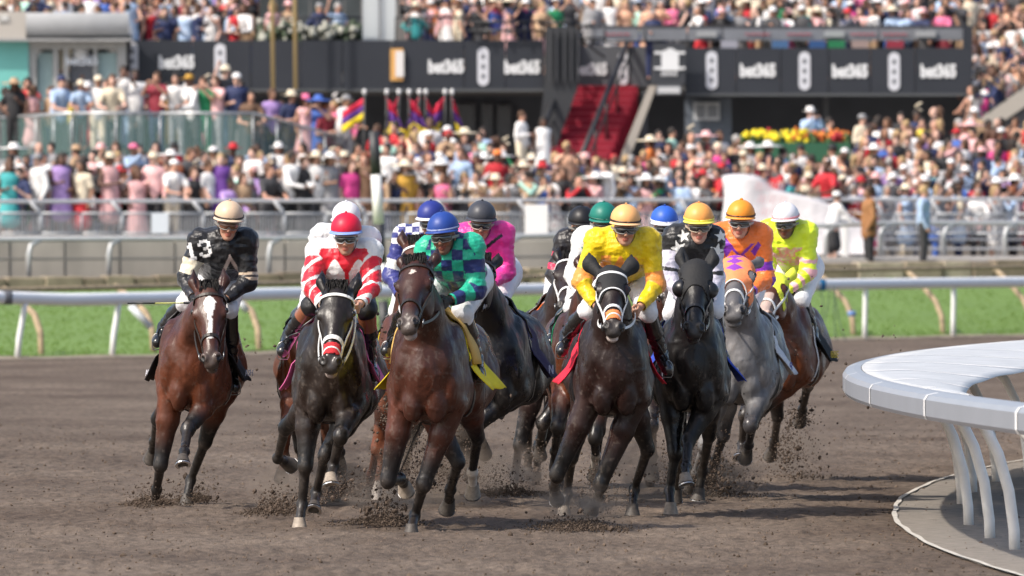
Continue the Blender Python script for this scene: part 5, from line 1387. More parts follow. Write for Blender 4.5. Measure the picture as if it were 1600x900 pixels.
        rr = []
        for k in range(13):
            an = -.32 * math.pi + 1.64 * math.pi * k / 12
            e = sd * math.cos(an) + fwd * max(math.sin(an), -.6)
            b0 = hf + up_ * -.056 + fwd * .022 + e * .056
            rr.append([b0 - e * .016, b0 + e * .004, b0 + e * .004 - up_ * .008, b0 - e * .016 - up_ * .008])
        mb.grid(rr, closed=True, smooth=False)
        mb.build('horseshoe', MATS['shoe'], ho)
    # ---- eyes
    for sg in (-1, 1):
        d = unit(r * sg * .82 + n * .57); ctr = H(.195, sg * .045, -.060); h1, n1 = cast(ctr + d * .3, -d)
        e_ = ctr + d * .06 if h1 is None else h1 - d * .012
        mb = MB(); mb.ell(e_, (.021, .021, .023), 12, 8); mb.build('eye', MATS['eye'], root)
    # ---- mane and forelock
    hair = MATS['hair_grey' if sp['coat'] == 'grey' else 'hair']
    mb = MB()
    c0 = H(.0, 0, -.12); cw = B(0, .02, 1.585)
    side = sp.get('mane', 1)
    for k in range(170):
        t = k / 169; p = c0 * (1 - t) + cw * t
        h1, n1 = cast(p + np.array([0, .12, .30]), (0, -.3, -1)) if t > .08 else (None, None)
        if h1 is None: h1 = p
        ln = rnd.uniform(.06, .11); q = [h1 - np.array([0, 0, .01])]
        dirv = np.array([side * rnd.uniform(.25, .9), rnd.uniform(.1, .9), rnd.uniform(-.1, .7)])
        for st in range(3):
            q.append(q[-1] + unit(dirv) * ln / 3); dirv = dirv + np.array([side * .1, .3, -.65])
        mb.tube(q, [.007, .007, .005, .001], 3, False)
    mb.build('mane', hair, root)
    if sp.get('forelock', True):
        mb = MB()
        for k in range(80):
            x = rnd.uniform(-.050, .050)
            p = H(rnd.uniform(-.03, .0), x, rnd.uniform(-.06, -.01)); q = [p]
            w_ = rnd.uniform(-.02, .02)
            for (dt, dn) in ((.0, .040), (.035, .034), (.075, .026), (.125, .028)): q.append(H(dt * rnd.uniform(.5, 1.15) - .02, x * 1.1 + w_ * dt * 8, dn * rnd.uniform(.6, 1.1)))
            mb.tube(q, [.006, .006, .005, .003, .0006], 3, False)
        mb.build('forelock', hair, root)
    # ---- tail streaming behind
    mb = MB()
    for k in range(34):
        p = B(rnd.uniform(-.03, .03), -1.28, 1.33 + rnd.uniform(-.03, .03)); dv = np.array([rnd.uniform(-.12, .12), 1.0, rnd.uniform(.0, .25)]); q = [p]
        for st in range(5): q.append(q[-1] + unit(dv) * rnd.uniform(.10, .15)); dv = dv + np.array([rnd.uniform(-.1, .1), 0, -.32])
        mb.tube(q, [.014, .018, .018, .014, .008, .001], 4, False)
    mb.build('tail', hair, root)
    # ---- bridle
    bm_ = sp.get('bridle', 'leather_dark'); bmat = MATS[bm_]
    nbm = MATS[sp.get('noseband', bm_)]
    def head_ring(tfun, p0, p1, w, m_, name, steps=26, off=.004, closed=False):
        pts = []; nr = []
        for k in range(steps + 1):
            ph = math.radians(p0 + (p1 - p0) * k / steps); t = tfun(ph)
            ctr = H(t, 0, -.075); d = r * math.sin(ph) + n * math.cos(ph)
            h1, n1 = cast(ctr + d * .35, -d)
            if h1 is None or np.linalg.norm(h1 - ctr) > .2: continue
            pts.append(h1 + d * off); nr.append(d)
        mb = MB()
        if len(pts) > 2: ribbon(mb, pts, nr, w, .006)
        mb.build(name, m_, root)
    head_ring(lambda p: .40 + .03 * (1 - math.cos(p)), -180, 180, sp.get('nbw', .026), nbm, 'noseband')
    if not sp.get('hood') or sp['seed'] == 9: head_ring(lambda p: .095, -95, 95, .022, MATS[sp.get('browband', bm_)], 'browband', 18)
    for sg in (-1, 1):
        pts = []; nr = []
        for k in range(12):
            t = .09 + .40 * k / 11; ph = sg * math.radians(88 - 10 * k / 11); d = r * math.sin(ph) + n * math.cos(ph)
            h1, n1 = cast(H(t, 0, -.085) + d * .3, -d)
            if h1 is not None: pts.append(h1 + d * .004); nr.append(d)
        mb = MB(); ribbon(mb, pts, nr, .018, .006); mb.build('cheekpiece', bmat, root)
        mb = MB(); cc = H(.505, sg * .062, -.105)
        rg = [cc + (a * math.cos(q) + (n * .8 + r * sg * .3) * math.sin(q)) * .030 for q in np.linspace(0, 2 * math.pi, 13)]
        mb.tube(rg, .005, 6, False); mb.build('bit_ring', MATS['steel'], root)
    if sp.get('over'):    # extra white cord from the noseband up the face
        for sg in (-1, 1):
            pts = []; nr = []
            for k in range(10):
                t = .42 + .12 * k / 9; ph = sg * math.radians(58 - 48 * k / 9 * .0 + 20 * k / 9); d = r * math.sin(ph) + n * math.cos(ph)
                h1, n1 = cast(H(t, 0, -.085) + d * .3, -d)
                if h1 is not None: pts.append(h1 + d * .006); nr.append(d)
            mb = MB(); ribbon(mb, pts, nr, .012, .006); mb.build('nose_cord', MATS['strap_white'], root)
        head_ring(lambda p: .475 + .045 * (1 - math.cos(p)), -70, 70, .012, MATS['strap_white'], 'nose_cord', 14)
    if sp.get('nosepatch'):
        mm = hm & (ht > .435) & (ht < .52) & (np.abs(hx_) < .040) & (hy_ > -.06)
        shell_part(V, Q, Nn, mm, .008, 'nose_roll', mat('nosepatch_' + str(sp['seed']), sp['nosepatch'], rough=.95, bump=.5, bscale=200, bdist=.01), root)
    # ---- hood
    if sp.get('hood'):
        hc = sp['hood']
        wide = sstep(.0, .03, ht)
        eye = np.hypot((ht - .205) / .042, (np.abs(hx_) - .092) / .026) < 1
        low = np.interp(np.abs(hx_), [0, .03, .06, .10], [hc['bot'], hc['bot'] + .01, hc['bot'] + .05, hc['bot'] + .10])
        mm = (hm | (T == 2)) & (ht > -.16) & (ht < low) & (hy_ > -.16) & ~eye
        if not hc.get('ears', True): mm &= ~((T == 4) | (T == 9)) | (ht > .03)
        colr = np.tile(np.array(hc['c']), (len(V), 1))
        for (tc, hgt, wd) in hc.get('diamonds', ()):
            md = (np.abs(ht - tc) / hgt + np.abs(hx_ - .0) / wd) < 1
            colr[md & (hy_ > -.07)] = hc['dc']
        shell_part(V, Q, Nn, mm, .006, 'hood', mat('hood_cloth', attr=True, rough=.75, noise=.08, nscale=30, bump=.3, bscale=50), root, colr)
        if hc.get('rim'):
            head_ring(lambda p: hc['bot'] - .0 + .05 * (1 - math.cos(p)), -85, 85, .012, mat('rim_%d' % sp['seed'], hc['rim'], rough=.6), 'hood_trim', 20, .010)
    if sp.get('cups'):
        for sg in (-1, 1):
            mb = MB(); rows = []
            for j in range(6):
                th = math.pi / 2 * j / 5 + .1; row = []
                for k in range(14):
                    ph = 2 * math.pi * k / 14
                    row.append(H(.205 + .062 * math.sin(th) * math.cos(ph), sg * (.070 + .055 * math.cos(th)), -.055 + .058 * math.sin(th) * math.sin(ph)))
                rows.append(row)
            mb.grid(rows, closed=True); o = mb.build('eye_cup', mat('cup_%d' % sp['seed'], sp['cups'], rough=.35), root)
            md = o.modifiers.new('t', 'SOLIDIFY'); md.thickness = .005
    # ---- saddlecloth, pad, saddle, girth
    def barrel(f, ph, off, hang=None):
        ctr = B(0, f, 1.22); d = np.array([math.sin(ph), 0, math.cos(ph)])
        h1, n1 = cast(ctr + d * .9, -d)
        if h1 is None: return ctr + d * .3
        return h1 + d * off
    clc = sp.get('cloth'); cs = sp['seed']
    if clc is not None:
        rows = []; L_ = sp.get('clothlen', 112)
        for i in range(15):
            f = .06 - .66 * i / 14; row = []
            for j in range(31):
                u = -1 + 2 * j / 30; ph = math.radians(L_ * u)
                p = barrel(f, ph, .012 + .006 * math.sin(i * 1.7 + j))
                lim = barrel(f, math.radians(78) * np.sign(u), .016) if abs(u) * L_ > 78 else None
                if lim is not None:
                    k = (abs(u) * L_ - 78) / (L_ - 78)
                    p = lim + np.array([np.sign(u) * (.13 * k ** 1.2 + .018 * math.sin(i * .55 + cs + 3 * k)), .08 * k, -.20 * k + .006 * math.sin(i * 1.3 + cs)])
                row.append(p)
            rows.append(row)
        mb = MB(); mb.grid(rows)
        o = mb.build('saddlecloth', mat('cloth_%d' % cs, clc, rough=.85, noise=.1, nscale=12, bump=.4, bscale=18, bdist=.02), root)
        md = o.modifiers.new('t', 'SOLIDIFY'); md.thickness = .006
        info_cloth = rows
        # number patch / lettering on the hanging side
        for (txt, sgn, size, colr) in sp.get('clothtext', ()):
            tm = text_mesh(txt, size, .002)
            M = Matrix(((0, 0, sgn, 0), (sgn, 0, 0, 0), (0, 1, 0, 0), (0, 0, 0, 1)))
            ctr_i = 8; p = rows[ctr_i][30 if sgn > 0 else 0] * .35 + rows[ctr_i][28 if sgn > 0 else 2] * .65
            nrm = unit(np.array([sgn * 1.0, -.45, .0])); ux = unit(np.cross(np.array([0, 0, 1.0]), nrm)); uy = np.cross(nrm, ux)
            t_o = link('lettering', tm, root, mat('text_%s' % str(colr), colr, rough=.7))
            t_o.matrix_local = Matrix(((ux[0], uy[0], nrm[0], p[0] + nrm[0] * .03), (ux[1], uy[1], nrm[1], p[1] + nrm[1] * .03), (ux[2], uy[2], nrm[2], p[2]), (0, 0, 0, 1)))
    pc = sp.get('pad', 'pad_tan')
    if pc:
        rows = []; big = sp.get('bigpad', False); pf_, pw_ = (.12, .24) if big else (.0, .12)
        for i in range(5):
            f = pf_ - pw_ * i / 4; row = []
            for j in range(23):
                u = -1 + 2 * j / 22; row.append(barrel(f - .16 * u * u, math.radians((84 if big else 62) * u), (.030 + .045 * math.sin(math.pi * i / 4)) if big else .018))
            rows.append(row)
        mb = MB(); mb.grid(rows); o = mb.build('saddle_pad', MATS[pc], root); md = o.modifiers.new('t', 'SOLIDIFY'); md.thickness = .018
    rows = []
    for i in range(9):
        f = .04 - .42 * i / 8; row = []
        for j in range(17):
            u = -1 + 2 * j / 16
            row.append(barrel(f, math.radians(58 * u * (1 - .35 * abs(i - 4) / 4)), .045 + (.03 * (abs(i - 4) / 4) ** 2 if abs(u) < .4 else 0)))
        rows.append(row)
    mb = MB(); mb.grid(rows); o = mb.build('saddle', MATS['leather_black'], root); md = o.modifiers.new('t', 'SOLIDIFY'); md.thickness = .012
    for gi, (gf, gc) in enumerate(sp.get('girths', ((.02, 'leather_black'),))):
        pts = []; nr = []
        for k in range(41):
            ph = math.radians(60 + 240 * k / 40); p = barrel(gf, ph, .006); pts.append(p); nr.append(np.array([math.sin(ph), 0, math.cos(ph)]))
        mb = MB(); ribbon(mb, pts, nr, .07 if gi == 0 else .03, .008); mb.build('girth', MATS[gc], root)
    return root, dict(fr=fr, H=H, a=a, n=n, r=r, B=B, cast=cast, barrel=barrel, legs=legs)

def shell_part(V, Q, Nn, mask, off, name, m_, root, colr=None):
    keep = mask[Q].all(1)
    q = Q[keep]
    if len(q) == 0: return
    ids, inv = np.unique(q.ravel(), return_inverse=True)
    v = V[ids] + Nn[ids] * off
    o = link(name, np_mesh(name, v, inv.reshape(-1, 4), True, None if colr is None else colr[ids], m_), root)
    md = o.modifiers.new('t', 'SOLIDIFY'); md.thickness = off * .9; md.offset = -1
    return o

_FONT = None
def text_mesh(txt, size, extrude=.002, bold=0.0):
    cu = bpy.data.curves.new('txt', 'FONT'); cu.body = txt; cu.size = size; cu.extrude = extrude; cu.align_x = 'CENTER'; cu.align_y = 'CENTER'
    cu.resolution_u = 3; cu.offset = bold * size
    o = bpy.data.objects.new('txt', cu); COL.objects.link(o)
    dg = bpy.context.evaluated_depsgraph_get()
    me = bpy.data.meshes.new_from_object(o.evaluated_get(dg))
    bpy.data.objects.remove(o); bpy.data.curves.remove(cu)
    me.materials.clear()
    return me
def rider_materials():
    mat('skin', attr=True, rough=.5, spec=.35, bump=.1, bscale=80, bdist=.003)
    mat('silk', attr=True, rough=.38, spec=.4, sheen=.15, bump=.8, bscale=13, bdist=.025, stretch=(1, 1, .55))
    mat('breeches', (.74, .74, .76), rough=.55, bump=.6, bscale=14, bdist=.02, noise=.06)
    mat('breeches_black', (.012, .012, .013), rough=.5, bump=.6, bscale=14, bdist=.02)
    mat('boot', (.008, .008, .009), rough=.18, spec=.7, coat=.5, bump=.3, bscale=18, bdist=.01)
    mat('glove', (.012, .012, .013), rough=.45, bump=.3, bscale=60, bdist=.004)
    mat('lens', (.012, .012, .014), rough=.05, spec=1.0, coat=.6)
    mat('lens_amber', (.16, .07, .04), rough=.08, spec=.8)
    mat('goggle_frame', (.30, .29, .27), rough=.4)
    mat('whip', (.012, .012, .012), rough=.4)

GLYPH = {'1': ['..#..', '.##..', '..#..', '..#..', '..#..', '..#..', '.###.'], '3': ['.###.', '#...#', '....#', '..##.', '....#', '#...#', '.###.']}
def glyph_mask(x, z, txt, cx, cz, h, rot=0.0):
    c_, s_ = math.cos(rot), math.sin(rot); u = (x - cx) * c_ + (z - cz) * s_; v = -(x - cx) * s_ + (z - cz) * c_
    m = np.zeros(len(x), bool); cell = h / 7
    for k, ch in enumerate(txt):
        gu = u / (cell * .95) + (6 * len(txt) - 1) / 2 - 6 * k; gv = 3.5 - v / cell
        for j, row in enumerate(GLYPH[ch]):
            for i, q in enumerate(row):
                if q == '#': m |= (np.abs(gu - i - .5) < .74) & (np.abs(gv - j - .5) < .62)
    return m
def star_mask(x, z, cx, cz, R, rot=0.0):
    dx, dz = x - cx, z - cz; ang = np.arctan2(dx, dz) + rot; rr = np.hypot(dx, dz)
    k = np.abs(((ang / (2 * math.pi) * 5) % 1) - .5) * 2     # 1 at points
    edge = R * .42 / np.clip(np.cos(0) * (1 - k) + .42 * k, .05, 10) * 1.0
    return rr < np.minimum(edge, R)

def build_rider(sp, hinfo):
    fr = hinfo['fr']; Bp = hinfo['B']; rnd = random.Random(sp['seed'] + 50)
    HF = sp.get('hf', .10)
    hc = fr.L(sp['head'][0], sp['head'][1], HF)        # centre of the skull
    yaw, pit, roll = [math.radians(v) for v in sp.get('look', (0, 14, 0))]; pit *= .5
    fw = np.array([math.sin(yaw) * math.cos(pit), -math.cos(yaw) * math.cos(pit), -math.sin(pit)])
    rt = unit(np.cross(fw, np.array([0, 0, 1.0])))
    upv = unit(np.cross(rt, fw)); rt = rt * math.cos(roll) + upv * math.sin(roll); upv = unit(np.cross(rt, fw))
    def Hd(x, y, z): return hc + rt * x + fw * y + upv * z       # right, forward, up
    Rm = [list(rt), list(fw), list(upv)]
    neck = Hd(0, -.055, -.125); nb = neck + np.array([0, .06, -.065])
    sh = {}
    for sg, nm in ((-1, 'L'), (1, 'R')):
        q = sp.get('sh' + nm)
        sh[sg] = fr.L(q[0], q[1] - 9, HF - .12) if q else nb + np.array([sg * .185, .03, -.05])
    chest = (sh[-1] + sh[1]) / 2 + np.array([0, .05, -.06])
    pel = sp.get('pel'); pel = fr.L(pel[0], pel[1], -.52) if pel else Bp(hc[0] * .5, -.50, 1.93)
    el, wr, kn, an, toe = {}, {}, {}, {}, {}
    for sg, nm in ((-1, 'L'), (1, 'R')):
        q = sp.get('el' + nm); el[sg] = fr.reach(sh[sg], q[0], q[1], .29, .8) if q else sh[sg] + np.array([sg * .06, -.10, -.24])
        q = sp.get('wr' + nm); wr[sg] = fr.reach(el[sg], q[0], q[1], .26, 1) if q else Bp(sg * .09, .34, 1.62)
        q = sp.get('kn' + nm); kn[sg] = fr.L(q[0], q[1], .02) if q else Bp(sg * .24, -.08, 1.57)
        q = sp.get('ft' + nm); an[sg] = fr.L(q[0], q[1], -.28) if q else Bp(sg * .33, -.40, 1.30)
        fd = unit(np.array([sg * .25, -1.0, -.25]))
        toe[sg] = an[sg] + fd * .16 + np.array([0, 0, -.035])
        an[sg] = an[sg] + np.array([0, 0, .045])
    T_SK, T_HEAD, T_TOR, T_SH = 1, 2, 3, 4
    def limbs(S, inf, parts, tk=.03):
        if 't' in parts:
            S.seg(pel + np.array([0, 0, -.01]), chest, .125 + inf, .155 + inf, .06, sx=1.15, tag=T_TOR)
            S.seg(sh[-1] + np.array([.04, .02, -.02]), sh[1] + np.array([-.04, .02, -.02]), .085 + inf, .085 + inf, .06, tag=T_TOR)
            S.seg(chest, nb, .12 + inf, .065 + inf, .06, tag=T_TOR)
        if 'a' in parts:
            for sg in (-1, 1):
                b = 20 if sg < 0 else 30
                S.ell(sh[sg], (.068 + inf,) * 3, .04, tag=b)
                S.seg(sh[sg], el[sg], .056 + inf * 1.2, .045 + inf * 1.3, tk, tag=b)
                S.seg(el[sg], wr[sg], .044 + inf * 1.2, .028 + inf * .6, tk, tag=b + 1)
        if 'l' in parts:
            for sg in (-1, 1):
                hp = pel + np.array([sg * .09, .0, -.05])
                S.seg(hp, kn[sg], .095 + inf, .060 + inf, .05, tag=40)
                S.ell(pel + np.array([sg * .06, .05, -.02]), (.12 + inf, .13 + inf, .12 + inf), .05, tag=40)
        if 'b' in parts:
            for sg in (-1, 1):
                d = an[sg] - kn[sg]
                S.seg(kn[sg], kn[sg] + d * .45, .052 + inf, .054 + inf, .03, tag=41)
                S.seg(kn[sg] + d * .45, an[sg], .054 + inf, .036 + inf, .03, tag=42)
                S.seg(an[sg] - np.array([0, -.03, .01]), toe[sg], .036 + inf, .030 + inf, .03, tag=43)
    def hand(S, sg, inf, only=False):
        """closed hand on the rein: palm, four curled fingers of unequal length, thumb on top"""
        w = wr[sg]; dirv = unit(w - el[sg]); dirv = unit(dirv + np.array([0, -.6, -.1]))
        inn = np.array([-sg * 1.0, 0, 0]); inn = unit(inn - (inn @ dirv) * dirv); upx = unit(np.cross(dirv, inn)) * (1 if np.cross(dirv, inn)[2] > 0 else -1)
        if only: S.seg(w - dirv * .05, w, .030 + inf, .028 + inf, .015, tag=8)
        pc = w + dirv * .045
        S.ell(pc, (.018 + inf, .040 + inf, .038 + inf), .012, R=[list(inn), list(dirv), list(upx)], tag=8)
        for i, (ln, off) in enumerate(((.040, .030), (.045, .010), (.041, -.010), (.033, -.028))):
            k0 = w + dirv * .082 + upx * off - inn * .004
            k1 = k0 + dirv * ln * .45 + inn * ln * .55
            k2 = k1 - dirv * ln * .55 + inn * ln * .35
            k3 = k2 - dirv * ln * .45 - inn * ln * .15
            S.seg(k0 - dirv * .02, k0, .011 + inf, .0105 + inf, .004, tag=8)
            S.seg(k0, k1, .0105 + inf, .0095 + inf, .003, tag=8); S.seg(k1, k2, .0095 + inf, .0085 + inf, .003, tag=8); S.seg(k2, k3, .0085 + inf, .007 + inf, .003, tag=8)
        t0 = w + dirv * .03 + upx * .030 + inn * .012; t1 = t0 + dirv * .032 + upx * .016 + inn * .012; t2 = t1 + dirv * .028 - upx * .004 + inn * .010
        S.seg(t0, t1, .013 + inf, .011 + inf, .006, tag=8); S.seg(t1, t2, .011 + inf, .008 + inf, .004, tag=8)
        return pc + dirv * .04 + inn * .012
    # ---- body: one continuous surface
    S = Sdf()
    limbs(S, 0, 'talb')
    S.seg(nb, Hd(0, -.03, -.06), .058, .052, .03, tag=T_SK)
    def he(c, rad, k=.015, tag=T_HEAD, sub=False): S.ell(Hd(*c), rad, k, R=Rm, tag=tag, sub=sub)
    he((0, -.01, .02), (.075, .095, .095)); he((0, .025, -.045), (.060, .062, .080), .02)
    he((0, .040, -.112), (.040, .040, .032), .02); he((0, .064, -.118), (.020, .018, .016), .012)
    he((0, .01, -.09), (.056, .055, .035), .02)
    for sg in (-1, 1):
        he((sg * .038, .052, -.052), (.024, .026, .024), .015); he((sg * .032, .078, -.006), (.024, .012, .010), .01)
        he((sg * .031, .090, -.024), (.016, .012, .010), .008, sub=True)
        he((sg * .074, -.012, -.025), (.010, .020, .030), .006, 12)
    S.seg(Hd(0, .076, -.012), Hd(0, .103, -.052), .009, .012, .010, tag=T_HEAD)
    he((0, .100, -.056), (.019, .012, .010), .006)
    he((0, .081, -.084), (.024, .013, .0065), .004, 11); he((0, .079, -.096), (.021, .012, .007), .004, 11)
    for sg in (-1, 1): hand(S, sg, 0)
    V, Q, T = S.mesh(sp.get('bvox', .0062))
    V = smooth_mesh(V, Q, 1, .4)
    sk = np.array(sp.get('skin', (.50, .27, .18)))
    hl = V - hc; hx, hy, hz = hl @ rt, hl @ fw, hl @ upv
    c = np.tile(sk, (len(V), 1)) * (1 + .08 * fbm(V * 25, 2, 4))[:, None]
    c = np.where((T == 11)[:, None], sk * np.array([.85, .5, .5]), c)
    hd = (T == T_HEAD)
    ck = hd & (np.hypot(np.abs(hx) - .036, hz + .055) < .022); c[ck] = c[ck] * np.array([1.05, .85, .82])
    if sp.get('stubble', 0):
        st = hd & (hz < -.075) & (np.abs(hx) > -.1); c[st] = mixc(c[st], (.06, .045, .04), sp['stubble'])
    hr = hd & (hy < -.015) & (hz > -.06); c[hr] = (.02, .015, .012)
    root = thing('person', sp['label'], 'person', (fr.bx, fr.D0, 0), fr.th, 'jockeys riding in the race')
    link('body', np_mesh('rider_body', V, Q, True, np.clip(c, 0, 1), MATS['skin']), root)
    # eyes
    for sg in (-1, 1):
        mb = MB(); mb.ell(Hd(sg * .031, .078, -.024), (.013, .013, .012), 10, 8); mb.build('eye', mat('eyeball', (.16, .13, .12), rough=.2), root)
    # ---- silks
    S = Sdf(); limbs(S, .017, 'ta', .04); S.seg(nb + np.array([0, 0, .0]), neck + np.array([0, .0, -.02]), .064, .058, .02, tag=5)
    V, Q, T = S.mesh(sp.get('svox', .0065)); V = smooth_mesh(V, Q, 1, .5); Nn = vnormals(V, Q)
    # cloth folds: gathered creases running across the arms and down from the shoulders
    fold = fbm(V * np.array([10, 10, 22]) + sp['seed'] * 3.1, 3, sp['seed'])
    ridge = 1 - np.abs(fbm(V * np.array([13, 9, 13]) + 7 + sp['seed'], 2, sp['seed'] + 3)) * 2
    V = V + Nn * (.006 * fold + .005 * ridge)[:, None]
    A = np.zeros(len(V))
    for sg in (-1, 1):
        b = 20 if sg < 0 else 30
        for i_, (p0, p1) in enumerate(((sh[sg], el[sg]), (el[sg], wr[sg]))):
            ab = p1 - p0; t = np.clip(((V - p0) @ ab) / (ab @ ab), 0, 1); m = T == b + i_; A[m] = t[m] + i_
    x = V[:, 0] - nb[0]; z = V[:, 2] - nb[2]; y = V[:, 1] - nb[1]
    arm = T >= 20; left = (T >= 20) & (T < 30)
    col = sp['pattern'](x, z, y, A, arm, left, T, V)
    cut = arm & (A > 1.93)
    keep = ~(cut[Q].all(1)); Q2 = Q[keep]
    link('silks', np_mesh('silks', V, Q2, True, np.clip(col, 0, 1), MATS['silk']), root)
    bv = BVHTree.FromPolygons(V.tolist(), Q.tolist())
    for (txt, px, py, size, rot, colr) in sp.get('texts', ()):
        tm = text_mesh(txt, size, 0.0005, .03)
        ctr = fr.L(px, py, .6); M = Matrix.Rotation(math.radians(rot), 3, 'Z')
        n_ = len(tm.vertices); co = np.zeros(n_ * 3, dtype=np.float32); tm.vertices.foreach_get('co', co); co = co.reshape(-1, 3)
        for i in range(n_):
            q = M @ Vector((co[i][0], co[i][1], 0)); o_ = Vector((ctr[0] + q.x, ctr[1], ctr[2] + q.y))
            h_, nn, ii, dd = bv.ray_cast(o_, Vector((0, 1, 0)))
            co[i] = (o_.x, (h_.y if h_ else 0) - .006 - (.002 if co[i][2] < 0 else 0), o_.z)
        tm.vertices.foreach_set('co', co.ravel()); tm.update()
        link('number_print', tm, root, mat('text_%s' % str(colr), colr, rough=.7))
    # ---- breeches and boots
    S = Sdf(); limbs(S, .012, 'l')
    for sg in (-1, 1):
        d = an[sg] - kn[sg]; S.seg(kn[sg], kn[sg] + d * sp.get('brlen', .12), .066, .058, .03, tag=40)
    V, Q, T = S.mesh(.010); V = smooth_mesh(V, Q, 1, .5); Nn = vnormals(V, Q)
    V = V + Nn * (.006 * fbm(V * np.array([14, 14, 9]) + sp['seed'], 3, 8))[:, None]
    link('breeches', np_mesh('breeches', V, Q, True, None, MATS[sp.get('breeches', 'breeches')]), root)
    for sg in (-1, 1):
        S = Sdf(); d = an[sg] - kn[sg]; i_ = .008; b0 = kn[sg] + d * .10
        S.seg(b0, kn[sg] + d * .45, .060 + i_, .056 + i_, .03, tag=1); S.seg(kn[sg] + d * .45, an[sg], .056 + i_, .040 + i_, .03, tag=2)
        S.seg(an[sg] + np.array([0, .03, -.02]), toe[sg], .040 + i_, .034 + i_, .03, tag=3)
        S.ell((an[sg] + np.array([0, .045, -.04])), (.030, .028, .02), .02, tag=3)
        V, Q, T = S.mesh(.009); V = smooth_mesh(V, Q, 1, .5); Nn = vnormals(V, Q)
        t = ((V - kn[sg]) @ d) / (d @ d)
        V = V + Nn * (.004 * np.sin(t * 40 + 2 * fbm(V * 9, 2, 1)) * (T == 2))[:, None]
        tc = sp.get('boottop')
        c = np.tile(np.array((.010, .010, .011)), (len(V), 1))
        if tc is not None: c[(t < .36) & (T != 3)] = tc
        bo = link('boot', np_mesh('boot', V, Q, True, c, mat('boot_leather', attr=True, rough=.22, spec=.6, coat=.4, bump=.3, bscale=18, bdist=.01)), root)
        # stirrup iron under the ball of the foot
        mb = MB(); p = toe[sg] + np.array([0, .045, .0])
        rg = [p + np.array([math.sin(q) * .044, 0, .01 + (math.cos(q) * .060 if math.cos(q) > 0 else max(-.065, math.cos(q) * .13))]) for q in np.linspace(0, 2 * math.pi, 17)]
        mb.tube(rg, .0045, 6, False)
        top = Bp(sg * .20, -.08, 1.50)
        mb2 = MB(); mb2.tube([rg[0], (rg[0] + top) / 2 + np.array([sg * .03, 0, 0]), top], .007, 5); st = mb.build('stirrup', MATS['steel'], root); mb2.build('stirrup_leather', MATS['leather_black'], st)
    # ---- gloves
    grips = {}
    for sg in (-1, 1):
        S = Sdf(); g_ = hand(S, sg, .003, True); grips[sg] = g_
        if sp.get('gloves', True):
            V, Q, T = S.mesh(.0045); link('glove', np_mesh('glove', V, Q, True, None, MATS['glove']), root)
    # ---- helmet
    hm_c = Hd(0, -.008, .048)
    def HH(x, y, z): return hm_c + rt * x + fw * y + upv * z
    mb = MB(); rows = []
    hr_, hy_, hz_ = .110, .130, .112
    for j in range(15):
        th = math.radians(4 + 94 * j / 14); row = []
        for k in range(36):
            ph = 2 * math.pi * k / 36
            seam = 1 - .008 * (abs(math.sin(ph * 4)) < .12)
            row.append(HH(hr_ * math.sin(th) * math.sin(ph) * seam, hy_ * math.sin(th) * math.cos(ph) * seam, hz_ * math.cos(th)))
        rows.append(row)
    mb.grid(rows, closed=True)
    mb.add([*rows[0]], [tuple(range(36))], True)
    hmat = mat('helmet_%d' % sp['seed'], sp['helmet'], rough=.45, spec=.4, noise=.05, nscale=20, bump=.15, bscale=40, bdist=.004)
    ho = mb.build('helmet', hmat, root); md = ho.modifiers.new('t', 'SOLIDIFY'); md.thickness = .010; md.offset = -1
    # visor
    mb = MB(); rows = []
    for j in range(4):
        row = []
        for k in range(21):
            ph = math.radians(-82 + 164 * k / 20); e = j / 3
            ext = .036 * math.cos(math.radians(-82 + 164 * k / 20)) ** .7
            row.append(HH((hr_ + ext * e) * math.sin(ph), (hy_ + ext * e) * math.cos(ph) - .004, -.008 - .014 * e - .004 * (1 - math.cos(ph))))
        rows.append(row)
    mb.grid(rows); vo = mb.build('visor', mat('visor_%d' % sp['seed'], sp.get('visor', sp['helmet']), rough=.45), root); md = vo.modifiers.new('t', 'SOLIDIFY'); md.thickness = .006
    if sp.get('band') is not None:
        mb = MB(); rows = []
        for j in range(2):
            rows.append([HH((hr_ + .003) * .999 * math.sin(q), (hy_ + .003) * math.cos(q), -.008 + .014 * j - .006 * math.cos(q)) for q in np.linspace(0, 2 * math.pi, 37)])
        mb.grid(rows); o = mb.build('helmet_band', mat('band_%d' % sp['seed'], sp['band'], rough=.5), ho); md = o.modifiers.new('t', 'SOLIDIFY'); md.thickness = .003
    if sp.get('button'):
        mb = MB(); mb.ell(HH(0, 0, hz_ + .004), (.014, .014, .010), 10, 6); mb.build('button', hmat, ho)
    # chin strap
    mb = MB(); pts = []; nr = []
    for k in range(17):
        q = math.radians(-100 + 200 * k / 16)
        p = Hd(.074 * math.sin(q), .012 + .030 * math.cos(q), -.018 - .115 * math.cos(q) ** .8 if math.cos(q) > 0 else -.018 + .05 * -math.cos(q)); pts.append(p); nr.append(unit(p - Hd(0, .0, -.04)))
    ribbon(mb, pts, nr, .012, .003); mb.build('chin_strap', MATS['leather_black'], root)
    # goggles
    def gp(ph, zz, off=0):
        return Hd((.074 + off) * math.sin(ph), (.088 + off) * math.cos(ph) + .012 - .05 * zz, -.020 + zz)
    rows = []; nk = 22
    up_l, lo_l = [], []
    for k in range(nk + 1):
        ph = math.radians(-64 + 128 * k / nk); u = abs(ph) / math.radians(64)
        zt = .024 * (1 - .35 * u ** 4); zb = -.026 * (1 - .4 * u ** 3) + .020 * math.exp(-(ph / .13) ** 2)
        up_l.append(gp(ph, zt, .008)); lo_l.append(gp(ph, zb, .008))
    for j in range(5):
        rows.append([up_l[k] * (1 - j / 4) + lo_l[k] * j / 4 + fw * (.006 * math.sin(math.pi * j / 4)) for k in range(nk + 1)])
